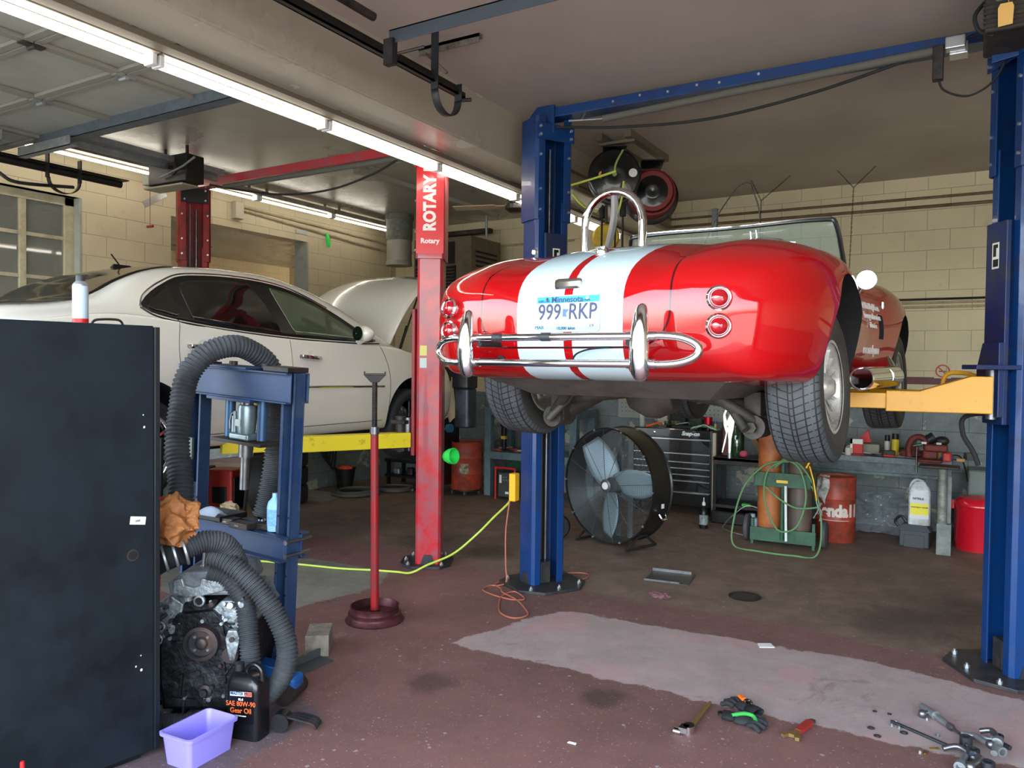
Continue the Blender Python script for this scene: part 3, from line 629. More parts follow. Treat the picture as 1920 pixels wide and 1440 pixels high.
# lettering on the door and wing
for i, (s_, z, sz, y0) in enumerate((('Body, CNH Finish by D-Scott', .775, .062, 1.62), ('Motorsports Innovations', .715, .058, 1.60), ('in Innovations', .66, .050, 1.50), ('www.carshop.com', .515, .080, 1.60))):
    yy = y0; p = Vector((side_x(yy, z)+.004, yy, z)); p2 = Vector((side_x(yy-.3, z)+.004, yy-.3, z)); p3 = Vector((side_x(yy, z+.04), yy, z+.04))
    text('side_lettering', s_, sz, MLET, roadster, W_ @ p, W_.to_3x3() @ (p-p2), W_.to_3x3() @ (p3-Vector((side_x(yy, z), yy, z))), .003, align='RIGHT', sx=.62)
m = MB(); m.cbox((side_x(1.75, .80)+.002, 1.75, .80), (.008, .05, .045)); part('wing_badge', m, CHROME, roadster)
m = MB(); c0 = Vector((.83, .78, .35)); c1 = Vector((.87, 1.55, .36)); m.cyl(c0, c1, .062, n=28, caps=False); m.cyl(c0, c1, .052, n=28, caps=False); m.lathe([(.052, 0), (.058, -.006), (.064, 0)], c=c0, ax=(c1-c0), n=28)
m.tube(cr([c1+Vector((0, -.3, 0)), c1, (.83, 1.72, .37), (.76, 1.86, .46), (.66, 1.92, .52)], 6), .05, 16); ex = part('side_exhaust', m, CHROME, roadster)
m = MB(); m.cyl(c0+Vector((0, .03, 0)), c0+Vector((0, .032, 0)), .052, n=24); part('exhaust_bore', m, MIN, ex)
m = MB(); m.rbox(.60, .50, .30, .74, 1.7, .37, .02); part('sill_tube', m, DARK, roadster); m = MB(); m.rbox(-.74, .50, .30, -.60, 1.7, .37, .02); part('sill_tube', m, DARK, roadster)
# ================================================================ WHITE SEDAN
sedan = thing('sedan', 'white four-door sedan with raised hood and dark windows on the red lift', 'car', (-5.47, 3.03, .75), 0)
MSW = mat('pearl_white_paint', '#d8d6cd', .2, coat=1); MGD = mat('dark_tint_glass', '#0b0c0b', .03, spec=.8, coat=1); MGG = mat('green_door_glass', '#46513f', .03, coat=1, spec=.8); MTR = mat('black_trim', '#121212', .35)
#      y     hw   zb   zm   zbelt hbelt hr   zr    zt
ST = [(-1.12, .50, .42, .62, .80, .46, .40, .88, .90),
      (-1.08, .70, .34, .62, .90, .66, .56, 1.02, 1.04),
      (-.98, .82, .30, .62, 1.02, .79, .66, 1.13, 1.16),
      (-.80, .88, .29, .62, 1.10, .85, .70, 1.20, 1.22),
      (-.50, .915, .28, .62, 1.16, .87, .71, 1.235, 1.255),
      (-.20, .925, .28, .62, 1.20, .865, .70, 1.30, 1.32),
      (.05, .925, .28, .62, 1.20, .86, .665, 1.43, 1.46),
      (.30, .92, .28, .62, 1.18, .86, .625, 1.52, 1.56),
      (.60, .915, .29, .62, 1.15, .86, .60, 1.565, 1.61),
      (1.0, .915, .29, .62, 1.12, .86, .59, 1.58, 1.63),
      (1.4, .915, .30, .62, 1.10, .86, .59, 1.565, 1.615),
      (1.8, .915, .30, .62, 1.09, .86, .62, 1.48, 1.53),
      (2.1, .92, .30, .62, 1.08, .86, .66, 1.36, 1.40),
      (2.4, .92, .30, .62, 1.07, .865, .71, 1.20, 1.235),
      (2.62, .92, .30, .62, 1.05, .865, .76, 1.075, 1.10),
      (2.75, .92, .30, .61, 1.02, .865, .76, 1.045, 1.06),
      (3.1, .91, .30, .60, .97, .85, .72, .995, 1.01),
      (3.4, .87, .32, .58, .90, .79, .66, .92, .94),
      (3.62, .76, .35, .56, .80, .68, .55, .82, .84),
      (3.76, .52, .42, .55, .68, .45, .36, .70, .71)]
def shalf(q):
    hw, zb, zm, zbt, hb, hr, zr, zt = q
    return [(0, zb), (.5*hw, zb), (.86*hw, zb), (.965*hw, zb+.06), (hw, zm), (.99*hw, zm+.55*(zbt-zm)), ((hb+hw)/2, zbt-.035), (hb, zbt), (hb*.55+hr*.45, zbt+.5*(zr-zbt)), (hr, zr), (hr*.6, zt-.012), (0, zt)]
ys = [-1.12, -1.105, -1.08, -1.04]+[-1.0+.1*i for i in range(46)]+[3.55, 3.6, 3.66, 3.72, 3.76]
sb = part('body', loft_body(ST, ys, shalf, 6), [MSW, MIN], sedan); cut = []
for yy, zz in ((0, .40), (2.81, .39)):
    for s in (-1, 1):
        m = MB(); m.cyl((s*.62, yy, zz), (s*1.1, yy, zz), .385, n=48); o = part('cutter', m, [MIN], sedan); cut.append(o); boolean(sb, o)
m = MB(); m.prism(rrect(0, 3.12, 1.36, .80, .12, 5), .5, 1.3); o = part('cutter', m, [MIN], sedan); cut.append(o); boolean(sb, o)
bake(sb, cut); smooth(sb, 32)
_cache = {}
def sed_half(y):
    k = round(y, 3)
    if k not in _cache: _cache[k] = cr([(p[0], p[1], 0) for p in shalf(interp_table(ST, k))], 6)
    return _cache[k]
def sed_x(y, z):
    P = sed_half(y); c = [a.x+(b.x-a.x)*((z-a.y)/(b.y-a.y)) for a, b in zip(P[12:], P[13:]) if (a.y-z)*(b.y-z) <= 0 and abs(b.y-a.y) > 1e-6]
    return max(c) if c else P[-1].x
def side_panel(name, poly, mm, off, parent, s=1, n=14, world=None):
    """polygon (y, z) wrapped on the flank, cut into a fine grid by scanning"""
    ys_ = [p[0] for p in poly]; y0, y1 = min(ys_), max(ys_); mb = MB(); cols = []
    N = 40
    for i in range(N+1):
        y = y0+(y1-y0)*min(max(i/N, .002), .998); zs = sorted(a[1]+(b[1]-a[1])*(y-a[0])/(b[0]-a[0]) for a, b in zip(poly, poly[1:]+poly[:1]) if (a[0]-y)*(b[0]-y) <= 0 and abs(a[0]-b[0]) > 1e-9)
        lo, hi = zs[0], zs[-1]; cols.append([(s*(sed_x(y, lo+(hi-lo)*j/n)+off), y, lo+(hi-lo)*j/n) for j in range(n+1)])
    k = n+1; vs = [v for c in cols for v in c]
    mb._add(vs, [(i*k+j, (i+1)*k+j, (i+1)*k+j+1, i*k+j+1) for i in range(N) for j in range(n)], True)
    o = part(name, mb, mm, parent); q = o.modifiers.new('t', 'SOLIDIFY'); q.thickness = .004; q.offset = 0; return o
def sm(pts, n=6, closed=True): return [(p.x, p.y) for p in cr([(a, b, 0) for a, b in pts], n, closed)]
for s in (1, -1):
    side_panel('window_surround', sm([(.06, 1.255), (.12, 1.33), (.28, 1.43), (.5, 1.51), (1.0, 1.54), (1.45, 1.50), (1.85, 1.36), (2.2, 1.18), (2.33, 1.10), (2.0, 1.09), (1.3, 1.105), (.6, 1.15), (.20, 1.20)], 6), MTR, .004, sedan, s)
    side_panel('quarter_window', sm([(.10, 1.26), (.17, 1.33), (.26, 1.395), (.32, 1.405), (.32, 1.215), (.22, 1.225)], 3), MGD, .010, sedan, s)
    side_panel('rear_door_window', [(.42, 1.195), (.40, 1.44), (.5, 1.475), (.8, 1.505), (1.05, 1.51), (1.13, 1.40), (1.22, 1.135), (.8, 1.155)], MGD, .010, sedan, s)
    side_panel('front_door_window', [(1.36, 1.125), (1.28, 1.38), (1.25, 1.49), (1.45, 1.465), (1.7, 1.39), (2.0, 1.24), (2.2, 1.115)], MGG, .010, sedan, s)
    # chrome outline under and around the glass
    L = sm([(.045, 1.255), (.11, 1.345), (.27, 1.445), (.5, 1.525), (1.0, 1.555), (1.45, 1.515), (1.85, 1.372)], 6, False)
    m = MB(); m.tube([(s*(sed_x(y, z)+.004), y, z) for y, z in L], .006, 6); part('chrome_strip', m, CHROME, sedan)
    L = sm([(.045, 1.25), (.18, 1.185), (.6, 1.135), (1.3, 1.09), (2.0, 1.075), (2.36, 1.08)], 6, False)
    m = MB(); m.tube([(s*(sed_x(y, z)+.003), y, z) for y, z in L], .006, 6); part('belt_strip', m, MTR, sedan)
    for nm, a in (('rear_door_gap', [(.30, 1.20), (.275, 1.0), (.30, .82), (.43, .72), (.46, .5), (.46, .38)]), ('door_gap', [(1.27, 1.10), (1.285, .8), (1.28, .38)]), ('front_door_gap', [(2.34, 1.06), (2.45, .8), (2.43, .38)])):
        m = MB(); m.tube([(s*(sed_x(y, z)-.001), y, z) for y, z in sm(a, 8, False)], .0035, 4); part(nm, m, MTR, sedan)
    m = MB(); m.tube([(s*(sed_x(y, .39)-.001), y, .39+.0*y) for y in [.46+.1*i for i in range(20)]], .0035, 4); part('sill_gap', m, MTR, sedan)
    for y0, y1 in ((.35, 1.24), (1.31, 2.36)):
        m = MB(); m.tube([(s*(sed_x(y0+(y1-y0)*i/12, .715)+.004), y0+(y1-y0)*i/12, .725-.012*(y0+(y1-y0)*i/12)) for i in range(13)], .011, 8); part('side_moulding', m, CHROME, sedan)
    for yy, zz in ((.45, 1.0), (1.47, .945)):
        xx = sed_x(yy, zz); m = MB(); m.lathe([(0, -.012), (.05, -.01), (.056, .003), (.05, .002), (0, -.006)], c=(s*(xx), yy+.02, zz), ax=(s, 0, 0), n=24); dh = part('door_handle_recess', m, MSW, sedan)
        m = MB(); m.tube(cr([(s*(xx-.005), yy-.10, zz+.004), (s*(xx+.028), yy-.07, zz+.003), (s*(xx+.034), yy+.03, zz-.003), (s*(xx-.005), yy+.12, zz-.006)], 5), .019, 8); part('door_handle', m, CHROME, sedan)
    wc = (s*.80, 0, .36); 
    # door mirror
    m = MB(); xx = sed_x(2.05, 1.09); c = Vector((s*(xx+.13), 2.02, 1.155)); m.ball(c, .085, (1.15, .95, .80)); m.cyl((s*(xx-.03), 2.10, 1.08), c+Vector((-s*.02, .02, -.04)), .03); mr = part('door_mirror', m, MSW, sedan)
    m = MB(); m.lathe([(0, .0), (.062, 0), (.062, .004), (0, .005)], c=c+Vector((-s*.005, -.076, 0)), ax=(-s*.15, -1, 0), n=24); part('mirror_glass', m, mat('mirror_dark', '#39413c', .03, .9), mr)
# wheels of the sedan: chrome spokes
MST = mat('sedan_tyre', '#202123', .7, bump=.2, bscale=60)
def sedan_wheel(c, s):
    rr, w, r = .235, .215, .333; h = w/2; mb = MB(); mb.caps = False; mb.lathe(tyre_prof(w, r, rr), ax=(1, 0, 0), n=56)
    ty = part('wheel', mb, MST, sedan); ty.location = c
    mb = MB(); mb.caps = False; mb.lathe([(rr+.004, -h*.8), (rr-.02, -h*.5), (rr-.02, h*.5), (rr-.004, h*.8), (rr+.006, h*.9)] if s > 0 else [(rr+.006, -h*.9), (rr-.004, -h*.8), (rr-.02, -h*.5), (rr-.02, h*.5), (rr+.004, h*.8)], ax=(1, 0, 0), n=48); mb.caps = True
    mb.lathe([(0, s*h*.6), (.04, s*h*.6), (.05, s*h*.5), (.06, s*h*.1)], ax=(1, 0, 0), n=20)
    for i in range(7):
        o = mb.M.copy(); mb.M = mb.M @ Matrix.Rotation(2*pi*i/7, 4, 'X'); 
        for e in (-1, 1): mb._add([(s*h*.55, e*.012-.006, .03), (s*h*.55, e*.012+.006, .03), (s*h*.2, e*.012+.008, .03), (s*h*.2, e*.012-.008, .03), (s*h*.78, e*.040-.010, .222), (s*h*.78, e*.040+.010, .222), (s*h*.3, e*.040+.012, .222), (s*h*.3, e*.040-.012, .222)], [(0, 1, 2, 3), (7, 6, 5, 4), (0, 4, 5, 1), (1, 5, 6, 2), (2, 6, 7, 3), (3, 7, 4, 0)])
        mb.M = o
    part('rim', mb, CHROME, ty)
    mb = MB(); mb.cyl((s*-.06, 0, 0), (s*.0, 0, 0), .16, n=28); part('brake_disc', mb, STEEL, ty)
for s in (1, -1):
    sedan_wheel((s*.80, 0, .335), s); sedan_wheel((s*.80, 2.81, .33), s)
# rear window, windscreen wrapped over the top surface
def top_z(x, y):
    P = sed_half(y); c = [a.y+(b.y-a.y)*((x-a.x)/(b.x-a.x)) for a, b in zip(P[30:], P[31:]) if (a.x-x)*(b.x-x) <= 0 and abs(b.x-a.x) > 1e-6]
    return max(c) if c else P[-1].y
def top_panel(name, ya, yb, xa, xb, mm, curve=.06):
    m = MB()
    def f(u, v):
        x = (2*u-1)*(xa+(xb-xa)*v); y = ya+(yb-ya)*v+curve*((2*u-1)**2)*(1 if ya < yb else -1)*(1 if ya < 1 else -1); return (x, y, top_z(abs(x), y)+.006)
    m.grid(f, 22, 14); o = part(name, m, mm, sedan); q = o.modifiers.new('t', 'SOLIDIFY'); q.thickness = .004; return o
top_panel('rear_window', -.40, .42, .64, .55, mat('rear_brown_glass', '#1c1811', .08, spec=.5)); top_panel('windscreen', 2.52, 1.66, .66, .52, MGG)
m = MB(); zt = top_z(0, .42); m._add([(-.02, .36, zt), (.02, .36, zt), (.02, .58, zt), (-.02, .58, zt), (-.006, .38, zt+.03), (.006, .38, zt+.03), (.006, .50, zt+.03), (-.006, .50, zt+.03)], [(3, 2, 1, 0), (4, 5, 6, 7), (0, 1, 5, 4), (1, 2, 6, 5), (2, 3, 7, 6), (3, 0, 4, 7)]); m.tube([(0, .43, zt+.02), (0, .36, zt+.10)], .006, 6); part('roof_aerial', m, MTR, sedan)
# raised bonnet
m = MB()
def bon(u, v):
    x = (2*u-1)*(.735-.10*v**3); b = .10*sin(pi*v*.9)+.05*v; y = 2.60+.92*v*(1-.06*(2*u-1)**2); z = 1.075+.80*v-.10*v*v; return (x, y-b*.6, z+b*.75-.07*abs(2*u-1)**3)
m.grid(bon, 22, 14); o = part('raised_bonnet', m, MSW, sedan, label='raised white hood'); q = o.modifiers.new('t', 'SOLIDIFY'); q.thickness = .025; q.offset = -1
m = MB(); m.cyl((.60, 2.95, .98), (.66, 3.18, 1.58), .009); m.cyl((.60, 2.95, .98), (.63, 3.05, 1.28), .014); part('bonnet_strut', m, BLK, sedan)
m = MB(); m.rbox(-.35, 2.8, .55, .35, 3.3, .92, .05); m.rbox(.2, 3.2, .5, .5, 3.4, .9, .04); m.rbox(-.55, 2.75, .7, -.2, 3.0, .93, .04); part('engine', m, DARK, sedan, bev=.01)
m = MB(); m.box(-.70, -.9, .26, .70, 3.3, .31); m.cyl((-.35, -.8, .26), (-.35, 2.4, .26), .04); part('underbody', m, BLK, sedan)
for s in (1, -1):
    m = MB(); m.rbox(s*.62-.10, 3.56, .60, s*.62+.10, 3.68, .74, .03); part('headlight', m, mat('headlight_glass', '#c8ccd0', .08, coat=1), sedan)
    m = MB(); m.rbox(s*.68-.12, -1.09, .78, s*.68+.12, -1.0, .95, .03); part('tail_light', m, MLENS, sedan)
# ================================================================ TWO-POST LIFTS
MBLUE = mat('blue_lift_paint', '#06346a', .38, coat=.2, wear='#16294f', wscale=5, wamt=.3, rvar=.08); MBLUD = mat('blue_carriage_paint', '#0d2552', .45, wear='#30302f', wscale=9, wamt=.32)
MREDL = mat('red_lift_paint', '#b5222b', .35, coat=.3, wear='#8e4a55', wscale=7, wamt=.38, rvar=.08); MREDD = mat('dark_red_lift_paint', '#7f1216', .42, wear='#3a1a18', wscale=7, wamt=.3)
MYEL = mat('yellow_arm_paint', '#c88f1a', .42, coat=.1, wear='#8a6520', wscale=14, wamt=.20); MYEL2 = mat('chipped_yellow_arm_paint', '#d8c325', .42, wear='#4a3a1a', wscale=13, wamt=.20)
MPLATE = mat('grease_dark_base_plate', '#35373c', .5, .5, wear='#4d4640', wscale=10, rvar=.12)
def frame(c, ang):
    """local column frame: u = tangent, v = outward normal of the open side"""
    n = Vector((cos(ang), sin(ang), 0)); t = Vector((-n.y, n.x, 0)); return Vector((c[0], c[1], 0)), n, t
def cpoly(w, d, lip, th=.010, ch=.02):
    h = w/2; e = d/2
    return [(e, h-lip), (e, h-ch), (e-ch, h), (-e+ch, h), (-e, h-ch), (-e, -h+ch), (-e+ch, -h), (e-ch, -h), (e, -h+ch), (e, -h+lip), (e-th, -h+lip), (e-th, -h+ch), (e-ch-.004, -h+th), (-e+ch, -h+th), (-e+th, -h+ch), (-e+th, h-ch), (-e+ch, h-th), (e-ch-.004, h-th), (e-th, h-ch), (e-th, h-lip)]
def column(lift, c, ang, ml, md, ztop=3.36, zsplit=2.80, w=.285, d=.205, name='column', head=True, bs=1):
    o, n, t = frame(c, ang)
    m = MB(); m.prismv(cpoly(w, d, .07), o+Vector((0, 0, .02)), n, t, (0, 0, zsplit)); colm = part(name, m, ml, lift, w=True, bev=.002)
    m = MB(); m.prismv(cpoly(w+.03, d+.03, .075), o+Vector((0, 0, zsplit-.12)), n, t, (0, 0, ztop-zsplit+.12)); ext = part('column_extension', m, ml, lift, w=True, bev=.002)
    if head:
        m = MB(); m.prismv([(-w/2-.02, -.05), (w/2+.02, -.05), (w/2+.02, .07), (-w/2-.02, .07)], o+n*(d/2+.012)+Vector((0, 0, ztop-.12)), t, (0, 0, 1), n*.014); hp = part('header_plate', m, ml, lift, w=True, bev=.003)
        for a in (-1, 1):
            for b in (-.02, .04):
                m = MB(); m.hexnut(o+n*(d/2+.026)+t*(a*(w/2-.01))+Vector((0, 0, ztop-.12+b)), .011, .012, n); part('bolt', m, ZINC, hp, w=True)
    for a in (-1, 1):
        for zz in (zsplit+.35, zsplit+.10, zsplit-.05):
            m = MB(); m.hexnut(o+n*(d/2+.015)+t*(a*(w/2-.02))+Vector((0, 0, zz)), .010, .012, n); part('bolt', m, ZINC, ext, w=True)
    # base plate: octagon
    m = MB(); P = [(-.24, -.15), (-.14, -.29), (.16, -.29), (.30, -.15), (.30, .15), (.16, .29), (-.14, .29), (-.24, .15)]; m.prismv([(a*bs, b*bs) for a, b in P], o, n, t, (0, 0, .022)); bp = part('base_plate', m, MPLATE, lift, w=True, bev=.003)
    for p in ((-.15, -.21), (.20, -.21), (.20, .21), (-.15, .21), (.25, .0)):
        m = MB(); q = o+n*(p[0]*bs)+t*(p[1]*bs); m.hexnut(q+Vector((0, 0, .022)), .015, .016); m.cyl(q+Vector((0, 0, .03)), q+Vector((0, 0, .050)), .007, n=10); part('anchor_bolt', m, ZINC, bp, w=True)
    for a in (-1, 1):
        m = MB(); q = o+t*(a*(w/2+.002)); m.prismv([(-.06, .022), (.06, .022), (.03, .10), (-.03, .10)], q, n, (0, 0, 1), t*(a*.008)); part('gusset', m, MPLATE, bp, w=True)
    # chains and hydraulic rod inside
    m = MB(); m.cyl(o+n*.0+t*.03+Vector((0, 0, .03)), o+t*.03+Vector((0, 0, ztop-.2)), .013, n=10); part('lift_chain', m, STEEL, lift, w=True)
    m = MB(); m.cyl(o+n*.02-t*.035+Vector((0, 0, .03)), o+n*.02-t*.035+Vector((0, 0, ztop-.15)), .006, n=8); part('equaliser_cable', m, GALV, lift, w=True)
    m = MB(); m.cyl(o-n*.03+Vector((0, 0, .03)), o-n*.03+Vector((0, 0, 1.9)), .038, n=16); part('hydraulic_cylinder', m, BLK, lift, w=True)
    m = MB(); m.prismv([(-.055, -.08), (.03, -.08), (.03, .08), (-.055, .08)], o+Vector((0, 0, .022)), t, n, (0, 0, .16)); part('cable_sheave_bracket', m, MPLATE, lift, w=True, bev=.004)
    return o, n, t
def carriage(lift, o, n, t, z0, z1, md, w=.30, sticker=True):
    m = MB(); m.prismv([(-.08, -.065), (.105, -.065), (.125, -.09), (.15, -.09), (.15, .09), (.125, .09), (.105, .065), (-.08, .065)], o+Vector((0, 0, z0)), n, t, (0, 0, z1-z0)); c = part('carriage', m, md, lift, w=True, bev=.004)
    if sticker:
        q = o+n*.152+Vector((0, 0, z1-.18)); m = MB(); m.prismv([(-.03, -.07), (.03, -.07), (.03, .07), (-.03, .07)], q, t, (0, 0, 1), n*.001); st = part('warning_sticker', m, mat('sticker_white', '#d8dcd8', .4), c, w=True)
        m = MB(); m.prismv([(-.02, -.005), (.005, -.005), (.005, .04), (.02, .04), (.02, .06), (-.02, .06)], q+n*.001, t, (0, 0, 1), n*.001); part('sticker_mark', m, BLK, st, w=True)
        m = MB(); m.prismv([(-.02, -.06), (.025, -.06), (.025, -.02), (-.02, -.02)], q+n*.001, t, (0, 0, 1), n*.001); part('sticker_mark', m, BLK, st, w=True)
    return c
def arm(lift, name, pivot, tip, z, my, h=.105, w=.115, flare=True, pad=.09):
    a, b = Vector((*pivot, 0)), Vector((*tip, 0)); d = (b-a); L = d.length; d.normalize(); s = Vector((-d.y, d.x, 0)); up = Vector((0, 0, 1)); m = MB()
    if flare:   # deep flared root welded to the pivot yoke
        m.prismv([(0.0, -h*.5), (L*.62, -h*.5), (L*.62, h*.5), (L*.42, h*.5), (.10, h*.5+.085), (.0, h*.5+.085)], a+s*(w/2)+up*z, d, up, s*-.012)
        m.prismv([(0.0, -h*.5), (L*.62, -h*.5), (L*.62, h*.5), (L*.42, h*.5), (.10, h*.5+.085), (.0, h*.5+.085)], a-s*(w/2)+up*z, d, up, s*.012)
        m.prismv([(0.02, -h*.5), (L*.62, -h*.5), (L*.62, -h*.5+.01), (.02, -h*.5+.01)], a-s*(w/2)+up*z, d, up, s*w); m.prismv([(.10, h*.5+.075), (L*.42, h*.5-.01), (L*.62, h*.5-.01), (L*.62, h*.5), (L*.42, h*.5), (.10, h*.5+.085)], a-s*(w/2)+up*z, d, up, s*w)
    else: m.prismv([(0, -h/2), (L*.65, -h/2), (L*.65, h/2), (0, h/2)], a-s*(w/2)+up*z, d, up, s*w)
    A = part(name, m, my, lift, w=True, bev=.004)
    m = MB(); m.prismv([(L*.5, -h*.38), (L, -h*.38), (L, h*.38), (L*.5, h*.38)], a-s*(w*.38)+up*z, d, up, s*w*.76); part('arm_extension', m, my, A, w=True, bev=.004)
    m = MB(); q = a+d*(L-.02)+up*(z+h*.36); m.cyl(q, q+up*pad, .03, n=16); m.cyl(q+up*pad, q+up*(pad+.02), .06, n=24); part('lift_pad', m, RUB, A, w=True)
    m = MB(); m.cyl(a+up*(z-h*.5-.03), a+up*(z+h*.5+.12), .028, n=16); part('pivot_pin', m, STEEL, A, w=True)
    return A
# ---- blue lift under the roadster
bl = thing('two_post_lift', 'blue two-post lift with yellow arms holding up the red roadster', 'car lift', (-1.27, 5.2, 0))
A1, A2 = R(-30), R(210)
o1, n1, t1 = column(bl, (-2.765, 5.12), A1, MBLUE, MBLUD, ztop=3.47, zsplit=2.84); carriage(bl, o1, n1, t1, 1.30, 2.62, MBLUD)
o2, n2, t2 = column(bl, (.235, 5.0), A2, MBLUE, MBLUD, ztop=3.47, zsplit=2.84); carriage(bl, o2, n2, t2, 1.36, 2.45, MBLUD)
m = MB(); m.box(-2.84, 5.05, 3.475, .40, 5.19, 3.545); part('crossbeam', m, MBLUE, bl, w=True, bev=.003)
for i, x in enumerate((-2.2, -2.0, -1.8, -1.6, -1.45, -1.2)):
    m = MB(); m.hexnut((x, 5.049, 3.51+.01*(i % 2)), .009, .008, (0, -1, 0)); part('bolt', m, ZINC, kids(bl)[-1] if False else bl, w=True)
m = MB(); m.prismv([(-.16, 3.36), (.04, 3.36), (.04, 3.56), (-.10, 3.56), (-.16, 3.50)], (-2.70, 5.03, 0), (1, 0, 0), (0, 0, 1), (0, .02, 0)); part('beam_bracket', m, MBLUE, bl, w=True, bev=.003)
m = MB(); m.prismv([(-.10, 3.28), (.20, 3.33), (.36, 3.49), (.36, 3.56), (.0, 3.56), (-.10, 3.44)], (.16, 4.84, 0), (1, 0, 0), (0, 0, 1), (0, .02, 0)); part('beam_bracket', m, MBLUE, bl, w=True, bev=.003)
m = MB(); m.cyl((-2.25, 5.0, 3.385), (-.18, 4.93, 3.43), .024, n=14); part('overhead_shutoff_bar', m, mat('grey_foam_bar', '#56564f', .85), bl, w=True)
m = MB(); m.cyl((-2.52, 5.0, 3.41), (-2.25, 5.0, 3.385), .009, n=10); m.cyl((-2.42, 5.0, 3.40), (-2.42, 5.06, 3.47), .006, n=8); part('shutoff_bar_rod', m, GALV, bl, w=True)
m = MB(); m.rbox(-.16, 4.88, 3.41, -.06, 4.95, 3.48, .008); m.box(-.14, 4.95, 3.40, -.05, 5.05, 3.49); part('limit_switch_box', m, ZINC, bl, w=True, bev=.003)
m = MB(); m.rbox(-.22, 4.90, 3.26, -.165, 4.95, 3.45, .006); part('switch_lever', m, DARK, bl, w=True)
m = MB(); m.tube(cr([(-2.62, 5.0, 3.38), (-2.5, 4.99, 3.36), (-2.1, 4.98, 3.30), (-1.5, 4.97, 3.26), (-.9, 4.96, 3.31), (-.4, 4.95, 3.40), (.0, 4.93, 3.48), (.12, 4.9, 3.46), (.15, 4.9, 3.36)], 8), .010, 8); part('hydraulic_hose', m, RUB, bl, w=True, label='black hose sagging below the crossbeam')
m = MB(); m.tube(cr([(-.19, 4.92, 3.28), (-.16, 4.92, 3.20), (-.04, 4.92, 3.15), (.08, 4.92, 3.22), (.12, 4.92, 3.36), (.0, 4.92, 3.45)], 8), .006, 6); part('control_cable', m, RUB, bl, w=True)
# pulley, grease sheet on the inner right post
m = MB(); m.prismv([(-.10, 1.40), (.10, 1.40), (.10, 1.66), (.05, 1.80), (-.10, 1.80)], o2+n2*.152, t2*-1, (0, 0, 1), n2*.03); part('arm_yoke', m, MBLUD, bl, w=True, bev=.004)
m = MB(); m.prismv([(-.13, 1.655), (.20, 1.655), (.20, 1.68), (-.13, 1.68)], o2+n2*.12, n2, (0, 0, 1), t2*.14-t2*.0); part('arm_stop_plate', m, MBLUD, bl, w=True, bev=.003)
pr = o2+n2*.20
arm(bl, 'swing_arm', (.10, 4.88), (-.72, 4.78), 1.475, MYEL, h=.115)
arm(bl, 'swing_arm', (.06, 5.12), (-.85, 5.75), 1.475, MYEL, h=.10, flare=False)
m = MB(); m.tube(cr([(.06, 5.02, 1.605), (-.02, 5.04, 1.632), (-.10, 5.06, 1.632), (-.13, 5.07, 1.60), (-.14, 5.08, 1.53)], 5), .012, 8); part('arm_handle', m, MYEL, bl, w=True)
for tp in ((-1.9, 4.75), (-1.9, 5.75)): arm(bl, 'swing_arm', (-2.60, 5.05+.12*(tp[1]-5.2)), tp, 1.475, MYEL, h=.10, flare=False)
m = MB(); m.rbox(-2.985, 4.99, .62, -2.93, 5.06, .83, .008); part('safety_latch_box', m, mat('yellow_plastic', '#e4a91d', .4), bl, w=True, label='yellow box low on the middle post')
m = MB(); m.tube(cr([(.30, 5.0, 1.42), (.0, 5.02, 1.40), (-.03, 5.02, 1.30), (.02, 5.02, 1.2), (.05, 5.02, 1.12)], 6), .013, 8); part('hanging_hose', m, RUB, bl, w=True)
# ---- red lift under the sedan
rl = thing('two_post_lift', 'red two-post lift with chipped yellow arms holding up the white sedan', 'car lift', (-5.42, 5.2, 0))
o3, n3, t3 = column(rl, (-3.835, 5.14), A2, MREDL, MREDD, ztop=3.40, zsplit=2.62, bs=.78); carriage(rl, o3, n3, t3, .9, 2.1, MREDD, sticker=False)
o4, n4, t4 = column(rl, (-6.955, 5.2), A1, MREDD, MREDD, ztop=3.42, zsplit=2.80, head=False); carriage(rl, o4, n4, t4, .9, 2.1, BLK, sticker=False)
m = MB(); m.prismv([(-.13, -.06), (.13, -.06), (.13, .10), (-.13, .10)], o4+n4*.12+Vector((0, 0, 3.33)), t4, (0, 0, 1), n4*.014); hp = part('header_plate', m, BLK, rl, w=True, bev=.003)
for a in (-.1, .1):
    for b in (-.03, .07):
        m = MB(); m.hexnut(o4+n4*.134+t4*a+Vector((0, 0, 3.33+b)), .010, .01, n4); part('bolt', m, ZINC, hp, w=True)
m = MB(); m.box(-7.08, 5.13, 3.42, -3.72, 5.25, 3.50); part('crossbeam', m, MREDL, rl, w=True, bev=.003)
m = MB(); m.cyl((-6.3, 5.06, 3.36), (-4.1, 5.06, 3.36), .024, n=12); part('overhead_shutoff_bar', m, mat('grey_foam_bar'), rl, w=True)
m = MB(); m.tube(cr([(-6.5, 5.05, 3.40), (-6.2, 5.05, 3.33), (-5.5, 5.05, 3.20), (-4.9, 5.05, 3.18), (-4.4, 5.05, 3.26), (-4.05, 5.05, 3.38)], 8), .010, 8); part('hydraulic_hose', m, RUB, rl, w=True, label='black hose sagging below the crossbeam')
